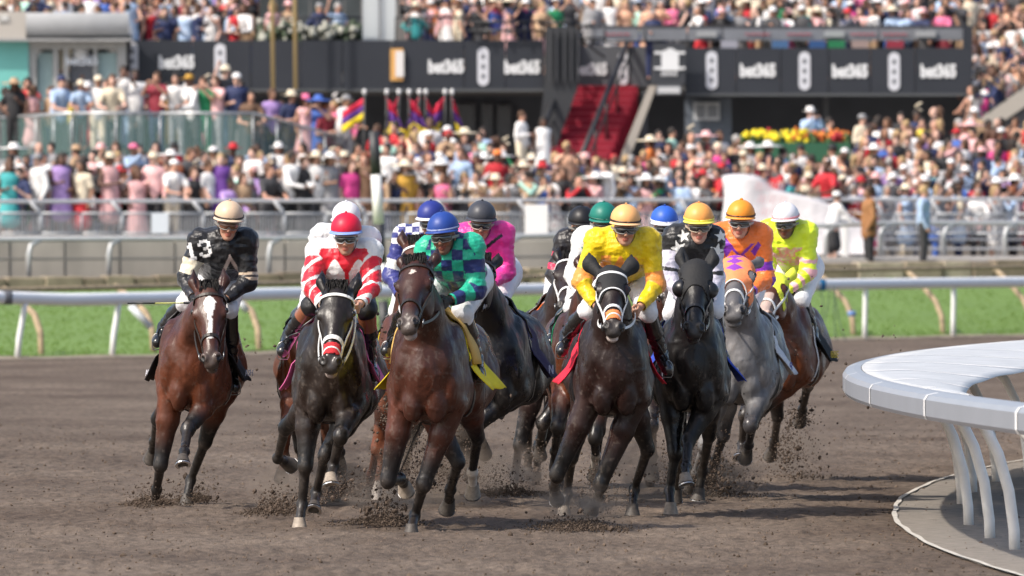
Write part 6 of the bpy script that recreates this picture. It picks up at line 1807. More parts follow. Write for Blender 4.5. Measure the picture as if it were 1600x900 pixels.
    mb = MB(); mb.grid(rows); go = mb.build('goggles', MATS[sp.get('lens', 'lens')], root); md = go.modifiers.new('t', 'SOLIDIFY'); md.thickness = .003
    mb = MB(); mb.tube(up_l + lo_l[::-1] + [up_l[0]], .0035, 5, False); mb.build('goggle_frame', mat('gframe_%d' % sp['seed'], sp.get('gframe', (.25, .24, .22)), rough=.4), go)
    for sg in (-1, 1):
        mb = MB(); pts = [gp(sg * math.radians(64 + 8 * q), 0, .008 + .004 * q) + fw * (-.012 * q) for q in range(5)]
        ribbon(mb, pts, [rt * sg] * 5, .018, .003); mb.build('goggle_strap', mat('gframe_%d' % sp['seed'], (.2, .2, .2)), go)
    # ---- whip held in a hand: a thing of its own
    wp = sp.get('whip')
    if wp:
        g_ = grips[wp['hand']]; tip = fr.L(wp['tip'][0], wp['tip'][1], wp.get('f', .2)); d = unit(tip - g_); L_ = np.linalg.norm(tip - g_)
        mb = MB(); p = [g_ - d * .09, g_ - d * .02, g_ + d * L_ * .35, g_ + d * L_ * .62, g_ + d * L_ * .64, tip]
        wr_ = thing('riding_whip', wp['label'], 'whip', (fr.bx, fr.D0, 0), fr.th, 'whips held by the jockeys')
        mb.tube([g_ - d * .09, g_ + d * .10], [.011, .009], 8); mb.build('handle', MATS['glove'], wr_)
        mb = MB(); mb.tube([g_ + d * .10, g_ + d * L_ * .62], [.006, .004], 6); mb.build('shaft', mat('whip_shaft_%d' % sp['seed'], wp.get('shaft', (.02, .02, .02)), rough=.3), wr_)
        mb = MB(); mb.tube([g_ + d * L_ * .60, tip], [.013, .015], 6, flat=.5); mb.build('flap', MATS['whip'], wr_)
    return root, grips

def build_reins(hroot, hi, grips, mname):
    mb_all = []
    for sg in (-1, 1):
        b = hi['H'](.505, sg * .064, -.105); g_ = grips[sg]
        mid = (b + g_) / 2 + np.array([sg * .05, 0, -.04])
        pts = []
        for k in range(9):
            t = k / 8; pts.append(b * (1 - t) ** 2 + 2 * mid * t * (1 - t) + g_ * t * t)
        mb = MB(); ribbon(mb, pts, [np.array([sg * 1.0, -.5, .2])] * 9, .018, .004); mb.build('rein', MATS[mname], hroot)
# ------------------------------------------------------------------ silks
def C3(n, c): return np.tile(np.array(c, float), (n, 1))
WHT, NAVY, BLK = (.72, .72, .72), (.018, .022, .075), (.008, .008, .010)
def pat_black13(x, z, y, A, arm, left, T, V):
    c = C3(len(x), BLK)
    c[arm & left & (A > .50) & (A < .88)] = (.72, .66, .50)
    c[arm & left & (A > 1.75)] = (.02, .02, .03)
    c[arm & ~left & (A > .78) & (A < .98)] = (.58, .45, .33)
    c[arm & ~left & (A > .84) & (A < .90)] = (.02, .015, .015)
    c[(y < .22) & glyph_mask(x, z, '13', -.215, -.04, .13, .2)] = (.74, .74, .74)
    tx, tz = x - .03, z + .17
    d = np.abs(tx) * 1.9 + tz
    tri = ~arm & (d < .10) & (d > .045) & (tz > -.14)
    c[tri] = (.60, .48, .42)
    c[~arm & (np.abs(tz + .14) < .02) & (np.abs(tx) < .13)] = (.60, .48, .42)
    return c
def pat_redwhite(x, z, y, A, arm, left, T, V):
    c = C3(len(x), (.74, .74, .74)); R_ = (.62, .012, .03)
    yoke = ~arm & (z > -.045 - .05 * np.cos(np.clip(np.abs(x), 0, .25) / .085 * math.pi)) & (z < .085)
    c[yoke] = R_
    c[~arm & (np.abs(x) < .014 + .016 * (z < -.16)) & (z < -.04)] = R_
    c[arm & (A > .25) & (A < 1.0) & (((x < 0) & (V[:, 0] * 0 + x > -.32)) | (x > 0))] = R_
    sl = np.abs(((A * 2.1 + (x * 6)) % 1) - .5) < .12
    c[arm & (A > 1.0) & (A < 1.8)] = R_
    c[arm & sl & (A > .2)] = (.74, .74, .74)
    c[arm & (A > 1.8)] = (.74, .74, .74)
    return c
def pat_white(x, z, y, A, arm, left, T, V):
    c = C3(len(x), (.74, .74, .75))
    c[(np.abs(x + .09) * 1.3 + np.abs(z + .01) < .028)] = (.35, .08, .05)
    c[arm & (A > .45) & (A < .62)] = (.6, .05, .08)
    return c
def pat_check(x, z, y, A, arm, left, T, V):
    G, Nv = (.015, .42, .26), (.016, .028, .13)
    k = ((np.floor((x + .035) / .075) + np.floor(z / .075)) % 2) == 0
    ka = (np.floor(A * 3.2) % 2) == 0
    m = np.where(arm, ka, k)
    return np.where(m[:, None], np.array(G), np.array(Nv))
def pat_navycheck(x, z, y, A, arm, left, T, V):
    c = C3(len(x), (.035, .04, .20))
    k = ((np.floor(x / .055) + np.floor(z / .045)) % 2) == 0
    c[(~arm | (A < .25)) & k & (z > -.16)] = (.74, .74, .76)
    c[arm & left & (A > .62) & (A < .85)] = (.70, .70, .66)
    return c
def pat_pink(x, z, y, A, arm, left, T, V):
    c = C3(len(x), (.80, .035, .30))
    c[(~arm) & (np.abs(z - .8 * (np.abs(x) - .10) - .02) < .016) & (z > -.05)] = (.012, .012, .02)
    c[(~arm) & (np.abs(z + .20 + .6 * x) < .02) & (x > 0)] = (.012, .012, .02)
    c[(~arm) & (np.hypot(x - .06, z + .22) < .045)] = (.55, .55, .58)
    return c
def pat_yellow(x, z, y, A, arm, left, T, V):
    Y, O = np.array((.78, .56, .006)), np.array((.85, .30, .06))
    c = C3(len(x), Y)
    c[arm & (A > .72) & (A < 1.18)] = O
    c[~arm & (np.abs(x + .13) < .035) & (np.abs(z + .085) < .05)] = O
    c[~arm & (x > -.07) & (x < .10) & (np.abs(z + .115 + .03 * np.sin(x * 60)) < .045)] = O
    m = fbm(V * 16, 3, 12)
    c = mixc(c, (.50, .34, .01), np.clip(m * .9, 0, .6))
    return c
def pat_whitegreen(x, z, y, A, arm, left, T, V):
    c = C3(len(x), (.74, .74, .72))
    c[~arm & (z < -.02)] = (.02, .16, .10)
    c[~arm & (np.hypot((x + .09) / .05, (z + .14) / .09) < 1)] = (.55, .42, .12)
    return c
def pat_blackred(x, z, y, A, arm, left, T, V):
    c = C3(len(x), (.012, .010, .012))
    c[arm & (((A > .42) & (A < .54)) | ((A > .74) & (A < .92)))] = (.62, .02, .08)
    c[arm & (A > .1) & (A < .38) & (np.abs(y - np.median(y)) < .01)] = (.6, .6, .6)
    return c
def pat_stars(x, z, y, A, arm, left, T, V):
    c = C3(len(x), (.012, .012, .013))
    c[arm & (A > .38)] = (.58, .56, .66)
    for (cx, cz, R_, ro) in ((-.15, .0, .06, .3), (-.10, -.11, .06, 0), (.14, -.02, .06, -.2), (.10, -.15, .05, .4), (-.11, .09, .05, .2), (.17, .09, .05, .1)):
        c[(A < .42) & (y < .12) & star_mask(x, z, cx, cz, R_, ro)] = (.74, .74, .72)
    c[arm & (A > .82) & (A < .93)] = (.02, .02, .02)
    return c
def pat_hoops(x, z, y, A, arm, left, T, V):
    c = C3(len(x), (.74, .74, .76)); B_ = (.03, .08, .50)
    c[~arm & ((z / .085) % 1 < .48)] = B_
    c[arm & ((A * 2.6) % 1 < .45)] = B_
    return c
def pat_orange(x, z, y, A, arm, left, T, V):
    O, P_ = (.88, .20, .035), (.20, .03, .42)
    c = C3(len(x), O)
    c[arm & (((A > .62) & (A < .82)) | ((A > .98) & (A < 1.08)) | (A > 1.84))] = P_
    for (cx, cz) in ((.14, -.06), (-.11, -.03), (.03, -.16)):
        c[~arm & (np.abs(x - cx) / .06 + np.abs(z - cz) / .075 < 1)] = P_
    c[~arm & (np.abs(-np.abs(x) * 1.0 + z + .10) < .014) & (z < -.0)] = P_
    return c
def pat_neon(x, z, y, A, arm, left, T, V):
    Yn, Pk = np.array((.70, .86, .035)), np.array((.85, .36, .34))
    c = C3(len(x), Yn)
    n1 = fbm(V * 22, 3, 31)
    c[~arm & (z < -.04) & (z > -.19) & (n1 > -.25)] = Pk
    c[~arm & (z < -.04) & (z > -.19) & (n1 > .35)] = (.75, .62, .35)
    c[arm & (A > .55) & (((A * 3.1 + fbm(V * 9, 2, 3) * .35) % 1) < .42)] = (.85, .45, .48)
    return c

RACE = []
def entry(h, j): RACE.append((h, j))
PL, MI = 1, -1
# 1  leftmost bay, white blaze
entry(dict(seed=1, x=304, D=86.3, th=-3, poll=(326, 446), muz=(329, 572), pf=.80, coat='bay', blaze='wide', dz=-.12, ears=.1,
  cloth=(.02, .018, .022), clothtext=(('ASH', 1, .07, (.6, .6, .65)), ('ASH', -1, .07, (.6, .6, .65))), pad='pad_tan', mane=-1, dust=.25,
  legs=dict(FL=((251, 726, PL), (245, 765, MI), (241, 789, MI)), FR=((293, 672, PL), (288, 706, PL), (286, 719, PL)),
            HR=((321, 690, MI), (298, 750, MI), (292, 779, PL)), HL=((246, 655, MI), (241, 690, MI), (238, 708, MI))),
  tips=dict(FR=(-.1, -.8, .55)),
  label='bright bay horse with a broad white blaze, leftmost in the field'),
 dict(seed=1, head=(357, 346), look=(8, 22, 4), helmet=(.62, .46, .32), visor=(.66, .52, .38), band=(.03, .02, .015), lens='lens_amber', skin=(.52, .29, .20),
  shL=(312, 384), shR=(386, 384), elL=(291, 436), wrL=(302, 466), elR=(388, 440), wrR=(352, 468), ftL=(256, 520), knL=(290, 474), ftR=(361, 590), knR=(358, 482), pel=(345, 430),
  pattern=pat_black13, svox=.0058,
  whip=dict(hand=-1, tip=(200, 474), f=.1, shaft=(.45, .47, .12), label='black riding whip held out to the left by the rider in black silks numbered 13'),
  label='jockey in black silks numbered 13 with cream arm band and tan helmet'))
# 2  brown horse, white bridle, red nose roll
entry(dict(seed=2, x=520, D=81.0, th=-3, poll=(528, 447), muz=(516, 577), pf=.80, coat='brown', dz=-.12, bridle='strap_white', noseband='strap_white', browband='strap_white', nbw=.034,
  nosepatch=(.55, .03, .04), over=True, cloth=(.78, .16, .40), pad='pad_tan', mane=1, ears=.35, lip=(.25, .2, .18), girths=((.0, 'leather_black'), (-.25, 'strap_white')),
  legs=dict(FL=((477, 728, PL), (472, 788, MI), (468, 817, PL)), FR=((532, 682, PL), (521, 728, MI), (517, 748, PL)),
            HR=((508, 712, MI), (494, 770, MI), (491, 792, PL)), HL=((446, 668, MI), (434, 716, MI), (446, 722, MI))),
  tips=dict(FR=(-.25, -.85, .35)), pale=('FL', 'FR'),
  label='dark brown horse in white bridle with red nose roll and pink saddlecloth'),
 dict(seed=2, head=(541, 367), look=(-2, 18, 0), helmet=(.66, .012, .045), visor=(.20, .32, .66), band=None, skin=(.52, .29, .21), stubble=.25, gframe=(.5, .5, .5),
  shL=(497, 402), shR=(579, 402), elL=(487, 447), wrL=(504, 478), elR=(580, 448), wrR=(562, 476), ftL=(452, 533), knL=(487, 478), ftR=(577, 572), knR=(573, 484), pel=(541, 430),
  pattern=pat_redwhite, gloves=False, boottop=(.28, .10, .05), breeches='breeches_black', svox=.0058,
  label='jockey in red and white silks with red helmet over pale blue peak'))
# 3  bay behind number 2
entry(dict(seed=3, x=492, D=87.0, th=0, poll=(528, 420), muz=(530, 545), pf=.6, coat='red', dz=-.12, cloth=None, vox=.014, mane=1, dust=.2,
  legs=dict(FL=((449, 665, PL), (444, 712, MI), (441, 737, MI)), FR=((528, 680, PL), (531, 706, MI), (531, 722, MI)), HL=((470, 700, MI), (475, 745, MI), (478, 760, MI)), HR=((512, 735, MI), (519, 757, MI), (520, 770, MI))),
  redleg='FL', label='reddish bay horse mostly hidden behind the dark brown horse in white bridle'),
 dict(seed=3, head=(541, 347), look=(0, 25, 0), helmet=(.74, .74, .76), skin=(.52, .29, .2),
  shL=(501, 378), shR=(577, 382), elL=(485, 432), wrL=(498, 470), elR=(580, 436), wrR=(570, 474), ftL=(455, 520), knL=(480, 480), pattern=pat_white,
  label='jockey in white silks and white helmet behind the one in the red helmet'))
# 4  big bay, green and navy checks
entry(dict(seed=4, x=676, D=79.7, th=-8, poll=(650, 407), muz=(634, 512), pf=.66, coat='bay2', blaze='star', dz=-.10, yaw=-8, ears=.2, wide=1.08,
  cloth=(.80, .62, .02), pad='pad_tan', bigpad=True, mane=1, dust=.25, lip=(.3, .24, .22),
  legs=dict(FL=((606, 750, PL), (625, 748, MI), (632, 758, MI)), FR=((662, 757, PL), (648, 805, MI), (643, 827, PL)),
            HR=((746, 682, MI), (738, 738, MI), (739, 762, MI)), HL=((716, 722, MI), (704, 765, MI), (701, 786, MI))),
  socks=('HR',), pale=('FL',), label='large bay horse with small white star and yellow saddlecloth, nose raised'),
 dict(seed=4, head=(693, 366), look=(-8, 14, -4), helmet=(.018, .055, .27), band=(.25, .3, .5), skin=(.25, .12, .075), stubble=.35,
  shL=(668, 398), shR=(738, 394), elL=(650, 440), wrL=(672, 462), elR=(744, 452), wrR=(702, 470), ftL=(617, 532), knL=(640, 480), ftR=(744, 570), knR=(722, 488), pel=(726, 430), hf=.16,
  pattern=pat_check, svox=.0058, brlen=.3,
  label='jockey in green and navy checked silks with royal blue helmet'))
# 5  behind 4, navy
entry(dict(seed=5, x=642, D=89.0, th=0, poll=(652, 376), muz=(655, 480), pf=.62, coat='red', dz=-.12, vox=.014, cloth=(.62, .48, .02), mane=-1, browband='strap_white', redleg='FLFR', ears=.1, dust=.3,
  legs=dict(FL=((590, 702, PL), (580, 742, MI), (577, 763, MI)), FR=((600, 708, PL), (589, 768, MI), (585, 793, PL)), HR=((641, 690, MI), (632, 737, MI), (629, 755, MI)), HL=None),
  socks=('FR',), label='chestnut bay horse with white beaded browband behind the large bay'),
 dict(seed=5, head=(674, 345), look=(-12, 18, 0), helmet=(.022, .035, .22), visor=(.7, .7, .72), skin=(.42, .24, .16),
  shL=(630, 378), shR=(700, 380), elL=(612, 430), wrL=(625, 462), ftL=(598, 545), knL=(622, 486), pattern=pat_navycheck, pel=(660, 425),
  whip=dict(hand=-1, tip=(585, 527), f=.1, label='black riding whip below the hand of the navy checked rider'),
  label='jockey in navy silks with white checks behind the one in green checks'))
# 6  pink
entry(dict(seed=6, x=778, D=86.5, th=-6, poll=(752, 405), muz=(735, 480), pf=.6, coat='black', dz=-.10, vox=.013, cloth=(.018, .012, .05), clothtext=(('N', 1, .10, (.5, .5, .6)),), pad='pad_cream', mane=1, wide=1.0,
  legs=dict(FL=((712, 720, PL), (702, 768, MI), (699, 788, PL)), FR=((742, 668, PL), (752, 690, MI), (756, 700, MI)), HR=((762, 650, MI), (770, 640, MI), (775, 640, MI)), HL=((735, 690, MI), (733, 722, MI), (736, 735, MI))),
  label='black horse with dark purple saddlecloth beside the large bay'),
 dict(seed=6, head=(752, 346), look=(6, 20, 3), helmet=(.045, .048, .06), skin=(.50, .26, .18), gframe=(.45, .35, .3),
  shL=(722, 376), shR=(786, 374), elL=(728, 430), wrL=(745, 455), elR=(790, 425), wrR=(766, 446), ftR=(797, 560), knR=(778, 474), pel=(775, 420),
  pattern=pat_pink, boottop=(.26, .03, .06), brlen=.25,
  label='jockey in bright pink silks with dark grey helmet'))
# 7  orange cloth, black and red rider
entry(dict(seed=7, x=866, D=93.0, th=3, poll=(893, 402), muz=(886, 486), pf=.6, coat='dkbay', dz=-.10, vox=.013, cloth=(.82, .16, .02), pad='pad_tan', mane=1, bridle='strap_white', dust=.4,
  legs=dict(FL=((812, 695, PL), (804, 742, MI), (803, 765, PL)), FR=((848, 662, PL), (845, 690, MI), (844, 703, MI)), HR=((842, 700, MI), (838, 742, MI), (836, 768, MI)), HL=None),
  label='dark bay horse with orange saddlecloth, left edge of the centre pack'),
 dict(seed=7, head=(909, 352), look=(10, 20, 0), helmet=(.010, .010, .012), skin=(.45, .25, .17),
  shL=(884, 384), shR=(930, 384), elL=(866, 428), wrL=(880, 455), ftL=(833, 522), knL=(858, 484), pattern=pat_blackred, pel=(890, 430),
  whip=dict(hand=-1, tip=(797, 512), f=-.1, label='black riding whip slanting down left from the rider in black and red'),
  label='jockey in black silks with red arm bands and black helmet'))
# 8  green cloth
entry(dict(seed=8, x=912, D=89.5, th=2, poll=(927, 412), muz=(925, 500), pf=.6, coat='bay', dz=-.10, vox=.014, cloth=(.01, .27, .12), clothtext=(('2', -1, .12, (.7, .7, .7)),), pad='pad_cream', mane=1,
  legs=dict(FL=((871, 668, PL), (867, 705, MI), (868, 722, MI)), FR=((929, 685, PL), (931, 712, MI), (929, 734, MI)), HR=None, HL=None), socks=('FR',),
  label='bay horse with green saddlecloth half hidden by the horse in black hood'),
 dict(seed=8, head=(943, 347), look=(5, 22, 0), helmet=(.01, .17, .13), band=(.008, .10, .07), skin=(.45, .25, .17),
  shL=(912, 382), shR=(965, 382), elL=(896, 430), wrL=(905, 462), ftL=(868, 520), knL=(894, 482), pattern=pat_whitegreen, pel=(930, 430),
  whip=dict(hand=-1, tip=(846, 604), f=.1, label='black riding whip pointing down between the green and red saddlecloths'),
  label='jockey in white sleeved silks with dark green helmet'))
# 9  dark bay, black hood, yellow rider
entry(dict(seed=9, x=957, D=83.0, th=2, poll=(956, 418), muz=(960, 526), es=1.5, pf=.68, coat='dkbay', dz=-.10, wide=1.04, yaw=3, ears=.35, bridle='strap_white', noseband='strap_white', over=True, nosepatch=(.80, .25, .08),
  hood=dict(c=(.010, .010, .011), bot=.25, rim=(.75, .75, .75)), cloth=(.62, .012, .04), pad='pad_tan', mane=-1, forelock=False, lip=(.5, .42, .38), dust=.35, hs=1.05, clothtext=(('1', 1, .12, (.7, .7, .7)),),
  legs=dict(FL=((870, 742, PL), (866, 760, MI), (868, 772, MI)), FR=((938, 758, PL), (935, 778, MI), (928, 789, MI)),
            HR=((1012, 702, MI), (991, 765, MI), (988, 795, PL)), HL=((892, 715, MI), (886, 772, MI), (881, 798, PL))),
  pale=('HL',), label='dark bay horse in black hood with white bridle and red saddlecloth'),
 dict(seed=9, head=(977, 353), look=(2, 16, 2), helmet=(.80, .42, .16), visor=(.80, .50, .26), band=(.04, .02, .015), skin=(.50, .27, .18),
  shL=(933, 384), shR=(1014, 384), elL=(909, 440), wrL=(932, 478), elR=(1026, 444), wrR=(1000, 480), ftL=(885, 533), knL=(918, 486), ftR=(1033, 562), knR=(1012, 488), pel=(977, 425),
  pattern=pat_yellow, gloves=False, svox=.0058,
  label='jockey in shiny yellow silks with orange patches and pale orange helmet'))
# 10  hidden, blue and white
entry(dict(seed=10, x=1046, D=92.0, th=0, poll=(1052, 392), muz=(1046, 470), pf=.6, coat='bay2', dz=-.10, vox=.015, cloth=(.02, .05, .35), mane=1,
  legs=dict(FL=None, FR=None, HL=((1010, 690, MI), (1012, 740, MI), (1016, 762, MI)), HR=None),
  label='bay horse almost hidden behind the black horse with eye cups'),
 dict(seed=10, head=(1038, 352), look=(10, 20, 0), helmet=(.03, .11, .52), visor=(.70, .70, .74), band=(.65, .66, .72), skin=(.30, .16, .11), pattern=pat_hoops,
  shL=(1008, 384), shR=(1068, 384), elL=(1000, 436), wrL=(1015, 465), pel=(1038, 430), ftL=(1030, 515), knL=(1035, 486), boottop=None,
  label='jockey in blue and white hooped silks with bright blue helmet'))
# 11  black horse, eye cups
entry(dict(seed=11, x=1080, D=84.5, th=1, poll=(1089, 408), muz=(1085, 522), pf=.66, coat='black', dz=-.10, ears=.1, hood=dict(c=(.012, .012, .013), bot=.24), cups=(.012, .012, .014),
  cloth=(.02, .06, .42), clothtext=(('JB', 1, .09, (.6, .65, .8)),), pad='pad_cream', mane=1, bridle='leather_black', forelock=False,
  legs=dict(FL=((1055, 708, PL), (1046, 768, MI), (1048, 793, PL)), FR=((1075, 690, PL), (1072, 730, PL), (1071, 748, PL)), HL=((1066, 690, MI), (1060, 740, MI), (1056, 770, MI)), HR=((1108, 680, MI), (1098, 735, MI), (1092, 770, MI))),
  tips=dict(FR=(-.3, -.85, .3)), pale=('FR', 'FL'), label='black horse in black hood with round eye cups and blue saddlecloth'),
 dict(seed=11, head=(1092, 350), look=(2, 18, 0), helmet=(.82, .36, .09), visor=(.80, .72, .10), band=(.80, .70, .10), skin=(.55, .32, .24), gframe=(.5, .4, .3),
  shL=(1053, 380), shR=(1114, 380), elL=(1043, 430), wrL=(1068, 468), elR=(1116, 436), wrR=(1106, 470), ftR=(1123, 550), knR=(1116, 486), ftL=(1042, 540), knL=(1050, 490), pel=(1092, 430),
  pattern=pat_stars, svox=.0058, gloves=True,
  label='jockey in black silks with white stars, pale lilac sleeves and yellow-peaked orange helmet'))
# 12  grey
entry(dict(seed=12, x=1160, D=88.5, th=-4, poll=(1149, 402), muz=(1146, 487), pf=.64, coat='grey', dz=-.10, ears=1.0, hs=1.2, hw=1.38, hood=dict(c=(.85, .26, .10), bot=.30, dc=(.24, .04, .40), diamonds=((.04, .034, .040), (.10, .034, .040), (.17, .040, .042)), rim=(.72, .72, .70), ears=False),
  cloth=(.60, .60, .62), clothtext=(('8', 1, .1, (.1, .1, .3)),), pad='pad_cream', mane=1, forelock=False, bridle='strap_white',
  legs=dict(FL=((1101, 697, PL), (1088, 738, MI), (1082, 752, MI)), FR=((1172, 665, PL), (1180, 655, MI), (1183, 645, MI)), HL=((1130, 680, MI), (1118, 720, MI), (1112, 740, MI)), HR=((1176, 660, MI), (1170, 695, MI), (1167, 708, MI))),
  redleg='FL', label='grey horse in orange hood with purple diamonds'),
 dict(seed=12, head=(1157, 344), look=(-3, 14, 3), helmet=(.85, .30, .03), visor=(.85, .32, .05), band=(.08, .03, .01), button=True, skin=(.52, .28, .20), gframe=(.4, .38, .36),
  shL=(1124, 374), shR=(1190, 376), elR=(1196, 436), wrR=(1172, 456), elL=(1118, 430), wrL=(1130, 465), ftR=(1182, 560), knR=(1172, 480), ftL=(1125, 545), knL=(1130, 490), pel=(1165, 420),
  pattern=pat_orange, boottop=(.30, .14, .11), brlen=.2, gloves=False,
  label='jockey in orange silks with purple bands and orange helmet'))
# 13  rightmost bay
entry(dict(seed=13, x=1222, D=95.5, th=-7, poll=(1212, 428), muz=(1190, 500), pf=.66, coat='red', dz=-.08, ears=.1, yaw=-10, blaze='snip', hood=dict(c=(.70, .75, .05), bot=.24), bridle='strap_white', wide=1.12,
  cloth=(.010, .010, .011), clothtext=(('BBE', 1, .085, (.60, .42, .03)),), pad='pad_cream', mane=1, girths=((.0, 'leather_black'), (.12, 'strap_white')), forelock=False,
  legs=dict(FL=((1164, 650, PL), (1159, 695, MI), (1157, 712, PL)), FR=((1190, 640, PL), (1178, 665, MI), (1172, 672, MI)), HR=((1262, 602, MI), (1254, 640, MI), (1252, 652, MI)), HL=((1215, 650, MI), (1210, 690, MI), (1206, 705, MI))),
  label='reddish bay horse in yellow hood with black saddlecloth, rightmost in the field'),
 dict(seed=13, head=(1228, 346), look=(-10, 20, 0), helmet=(.74, .74, .78), visor=(.74, .70, .72), band=(.70, .25, .28), skin=(.20, .10, .06), stubble=.3,
  shL=(1202, 368), shR=(1262, 372), elR=(1262, 425), wrR=(1228, 458), elL=(1200, 415), wrL=(1208, 452), ftR=(1269, 525), knR=(1252, 468), ftL=(1200, 540), pel=(1250, 412),
  pattern=pat_neon, brlen=.3,
  label='jockey in neon yellow silks with pink print and white helmet'))

def build_race():
    horse_materials(); rider_materials()
    sel_ = os.environ.get('HSEL')
    for i, (h, j) in enumerate(RACE):
        if sel_ and str(i + 1) not in sel_.split(','): continue
        root, info = build_horse(h)
        _, grips = build_rider(j, info)
        build_reins(root, info, grips, h.get('bridle', 'leather_dark'))
def build_dirt():
    """clods and grains thrown up by the hooves, and loose crumbs on the surface"""
    rng = np.random.default_rng(21)
    ico_v = np.array([[0, 0, 1], [.9, 0, .3], [.28, .86, .3], [-.73, .53, .3], [-.73, -.53, .3], [.28, -.86, .3], [.73, .53, -.4], [-.28, .86, -.4], [-.9, 0, -.4], [-.28, -.86, -.4], [.73, -.53, -.4], [0, 0, -1.0]])
    ico_f = np.array([[0,1,2],[0,2,3],[0,3,4],[0,4,5],[0,5,1],[1,6,2],[2,7,3],[3,8,4],[4,9,5],[5,10,1],[6,7,2],[7,8,3],[8,9,4],[9,10,5],[10,6,1],[11,7,6],[11,8,7],[11,9,8],[11,10,9],[11,6,10]])
    def cloud(name, P, R_, lab, col=(.080, .060, .047)):
        n = len(P); sc = R_[:, None, None] * rng.uniform(.6, 1.4, (n, 1, 3)); V = ico_v[None] * rng.uniform(.7, 1.3, (n, 12, 1)) * sc + P[:, None]
        Q = (ico_f[None] + 12 * np.arange(n)[:, None, None]).reshape(-1, 3)
        c = np.repeat(np.array(col)[None] * rng.uniform(.6, 1.7, (n, 1)), 12, 0)
        o = link(name, np_mesh(name, V.reshape(-1, 3), Q, False, c, mat('clod', attr=True, rough=1.0, spec=.1))); tag(o, lab, 'dirt', None, 'stuff')
    # loose crumbs lying on the track
    n = 6500; Y = rng.uniform(64, 125, n); X = rng.uniform(-1, 1, n) * Y * .05 + 0; Z = dirt_h(X, Y) + .004
    cloud('loose_dirt', np.stack([X, Y, Z], 1), rng.uniform(.003, .009, n) * rng.choice([1, 1, 1, 1, 1.7], n), 'loose crumbs of dirt lying over the track', (.10, .075, .057))
    # bursts at the hooves: (px, py, depth, width px, height px, count)
    bursts = [(235, 785, 86.5, 42, 26, 420), (300, 770, 88, 40, 26, 260), (435, 790, 83, 42, 26, 560), (490, 780, 84, 30, 26, 300), (540, 765, 86, 70, 34, 420), (600, 810, 81, 42, 36, 800), (650, 740, 83, 75, 80, 900), (700, 720, 86, 55, 90, 700),
              (780, 770, 90, 55, 42, 560), (830, 745, 92, 40, 50, 300), (900, 830, 80, 60, 22, 700), (930, 780, 84, 70, 50, 420), (1040, 640, 90, 22, 60, 260), (1060, 740, 87, 45, 60, 420), (1110, 745, 89, 50, 60, 700), (1150, 760, 92, 45, 40, 300),
              (1225, 700, 97, 45, 60, 620), (1250, 655, 97, 26, 22, 320), (1240, 740, 96, 60, 30, 260), (610, 640, 86, 22, 70, 260), (600, 580, 88, 14, 60, 120)]
    P, R_ = [], []
    for px, py, Yd, w, h, n in bursts:
        n = int(n * 2.2)
        s = F / Yd; x = rng.normal(0, w * .42, n); up = np.abs(rng.normal(0, h * .62, n)); yy = py + h * .35 - up - (x / w) ** 2 * 3
        zz = CAMH - (yy - YH) / s; zz = np.maximum(zz, rng.uniform(0, .03, n)); P.append(np.stack([(px + x - 800) / s, Yd + rng.normal(0, .5, n), zz], 1))
        R_.append(rng.lognormal(math.log(.0034), .6, n))
    cloud('flying_dirt', np.concatenate(P), np.concatenate(R_), 'spray of dark dirt grains kicked up round the galloping hooves')
    # bigger clods further up and behind
    n = 900; px = rng.uniform(380, 1420, n); py = 700 - np.abs(rng.normal(0, 150, n)); Yd = rng.uniform(84, 104, n); s = F / Yd
    keep = (py > 400) & ((py > 520) | (rng.random(n) < .4)); px, py, Yd, s = px[keep], py[keep], Yd[keep], s[keep]
    cloud('flying_clods', np.stack([(px - 800) / s, Yd, CAMH - (py - YH) / s], 1), rng.lognormal(math.log(.0062), .45, len(px)), 'scattered clods of dirt hanging in the air behind the field')
    mounds = [(235, 783, 87, .14), (300, 780, 88, .12), (430, 797, 84, .22), (600, 822, 81, .25), (790, 790, 90, .30), (905, 834, 79.5, .30), (530, 772, 90, .35), (1110, 765, 90, .3)]
    P, R_ = [], []
    for px, py, Yd, w in mounds:
        s = F / Yd; n = 1100; x = rng.normal(0, w * .6, n); y = rng.normal(0, .5, n); z = .06 * np.exp(-(x / w) ** 2) * rng.uniform(0, 1, n)
        P.append(np.stack([(px - 800) / s + x, Yd + y, z], 1)); R_.append(rng.uniform(.0025, .0075, n))
    cloud('dirt_heaps', np.concatenate(P), np.concatenate(R_), 'small heaps of churned dirt where the hooves have struck', (.072, .054, .041))

    # thin dust hanging low round the hooves: real volumes with uneven density
    m = bpy.data.materials.new('dust'); m.use_nodes = True; nt = m.node_tree; N = nt.nodes; L = nt.links; N.remove(N['Principled BSDF'])
    pv = N.new('ShaderNodeVolumePrincipled'); pv.inputs['Color'].default_value = (.52, .42, .34, 1); pv.inputs['Anisotropy'].default_value = .2
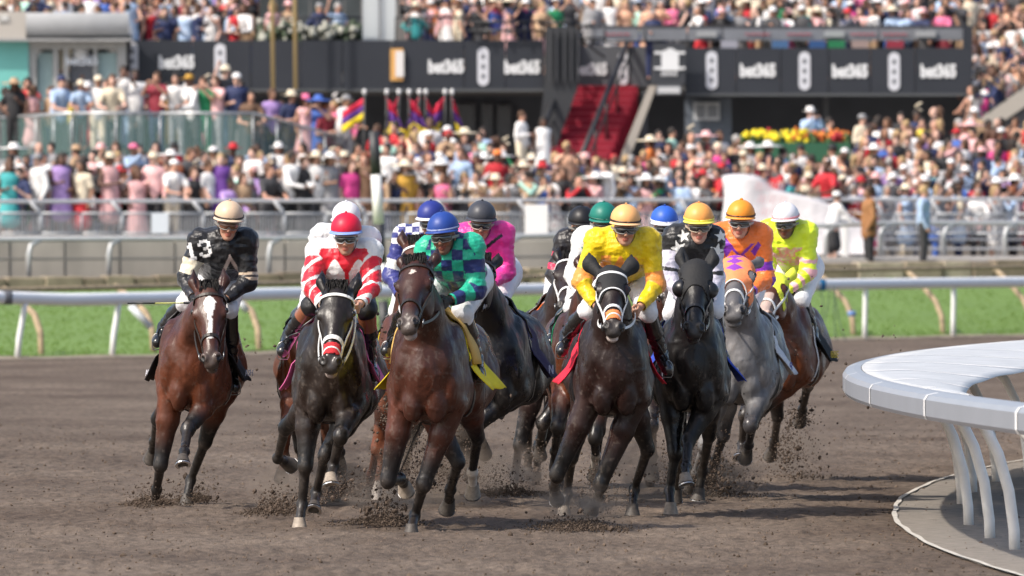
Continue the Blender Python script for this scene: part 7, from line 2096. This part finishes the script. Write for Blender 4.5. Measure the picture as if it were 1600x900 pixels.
    tc = N.new('ShaderNodeTexCoord'); nz = N.new('ShaderNodeTexNoise'); nz.inputs['Scale'].default_value = 3.2; nz.inputs['Detail'].default_value = 4; L.new(tc.outputs['Object'], nz.inputs['Vector'])
    mr = N.new('ShaderNodeMapRange'); mr.inputs[1].default_value = .42; mr.inputs[2].default_value = .75; mr.inputs[3].default_value = 0; mr.inputs[4].default_value = 1.0; L.new(nz.outputs['Fac'], mr.inputs[0])
    ln = N.new('ShaderNodeVectorMath'); ln.operation = 'LENGTH'; L.new(tc.outputs['Object'], ln.inputs[0])
    fr_ = N.new('ShaderNodeMapRange'); fr_.inputs[1].default_value = .25; fr_.inputs[2].default_value = 1.0; fr_.inputs[3].default_value = 5.0; fr_.inputs[4].default_value = 0; L.new(ln.outputs['Value'], fr_.inputs[0])
    mu = N.new('ShaderNodeMath'); mu.operation = 'MULTIPLY'; L.new(mr.outputs[0], mu.inputs[0]); L.new(fr_.outputs[0], mu.inputs[1]); L.new(mu.outputs[0], pv.inputs['Density'])
    L.new(pv.outputs['Volume'], N['Material Output'].inputs['Volume'])
    puffs = [(440, 760, 84.5, .32, .26), (530, 750, 87, .45, .30), (610, 790, 82.5, .38, .28), (690, 735, 86, .55, .42), (800, 750, 91, .42, .32), (905, 810, 81.5, .42, .2), (1010, 740, 88, .40, .40), (1110, 745, 90, .48, .36), (1230, 700, 98, .50, .34), (265, 775, 88.5, .40, .16)]
    me = None
    for px, py, Yd, rx, rz in puffs:
        if me is None:
            mb = MB(); mb.ell((0, 0, 0), (1, 1, 1), 16, 10); me = mb.mesh('dust_puff', m)
        s_ = F / Yd; o = link('dust_puff', me); o.location = ((px - 800) / s_, Yd, max(.10, CAMH - (py - YH) / s_)); o.scale = (rx, .8, rz)
        tag(o, 'thin brown dust hanging low round the galloping hooves', 'dust', 'dust puffs', 'stuff')
zgnd = build_ground()
build_rails()
if ONLY != 'race':
    build_barriers(zgnd); build_stand(); build_balcony(); build_props(); build_crowd(zgnd)
if ONLY != 'env': build_race()
build_dirt()
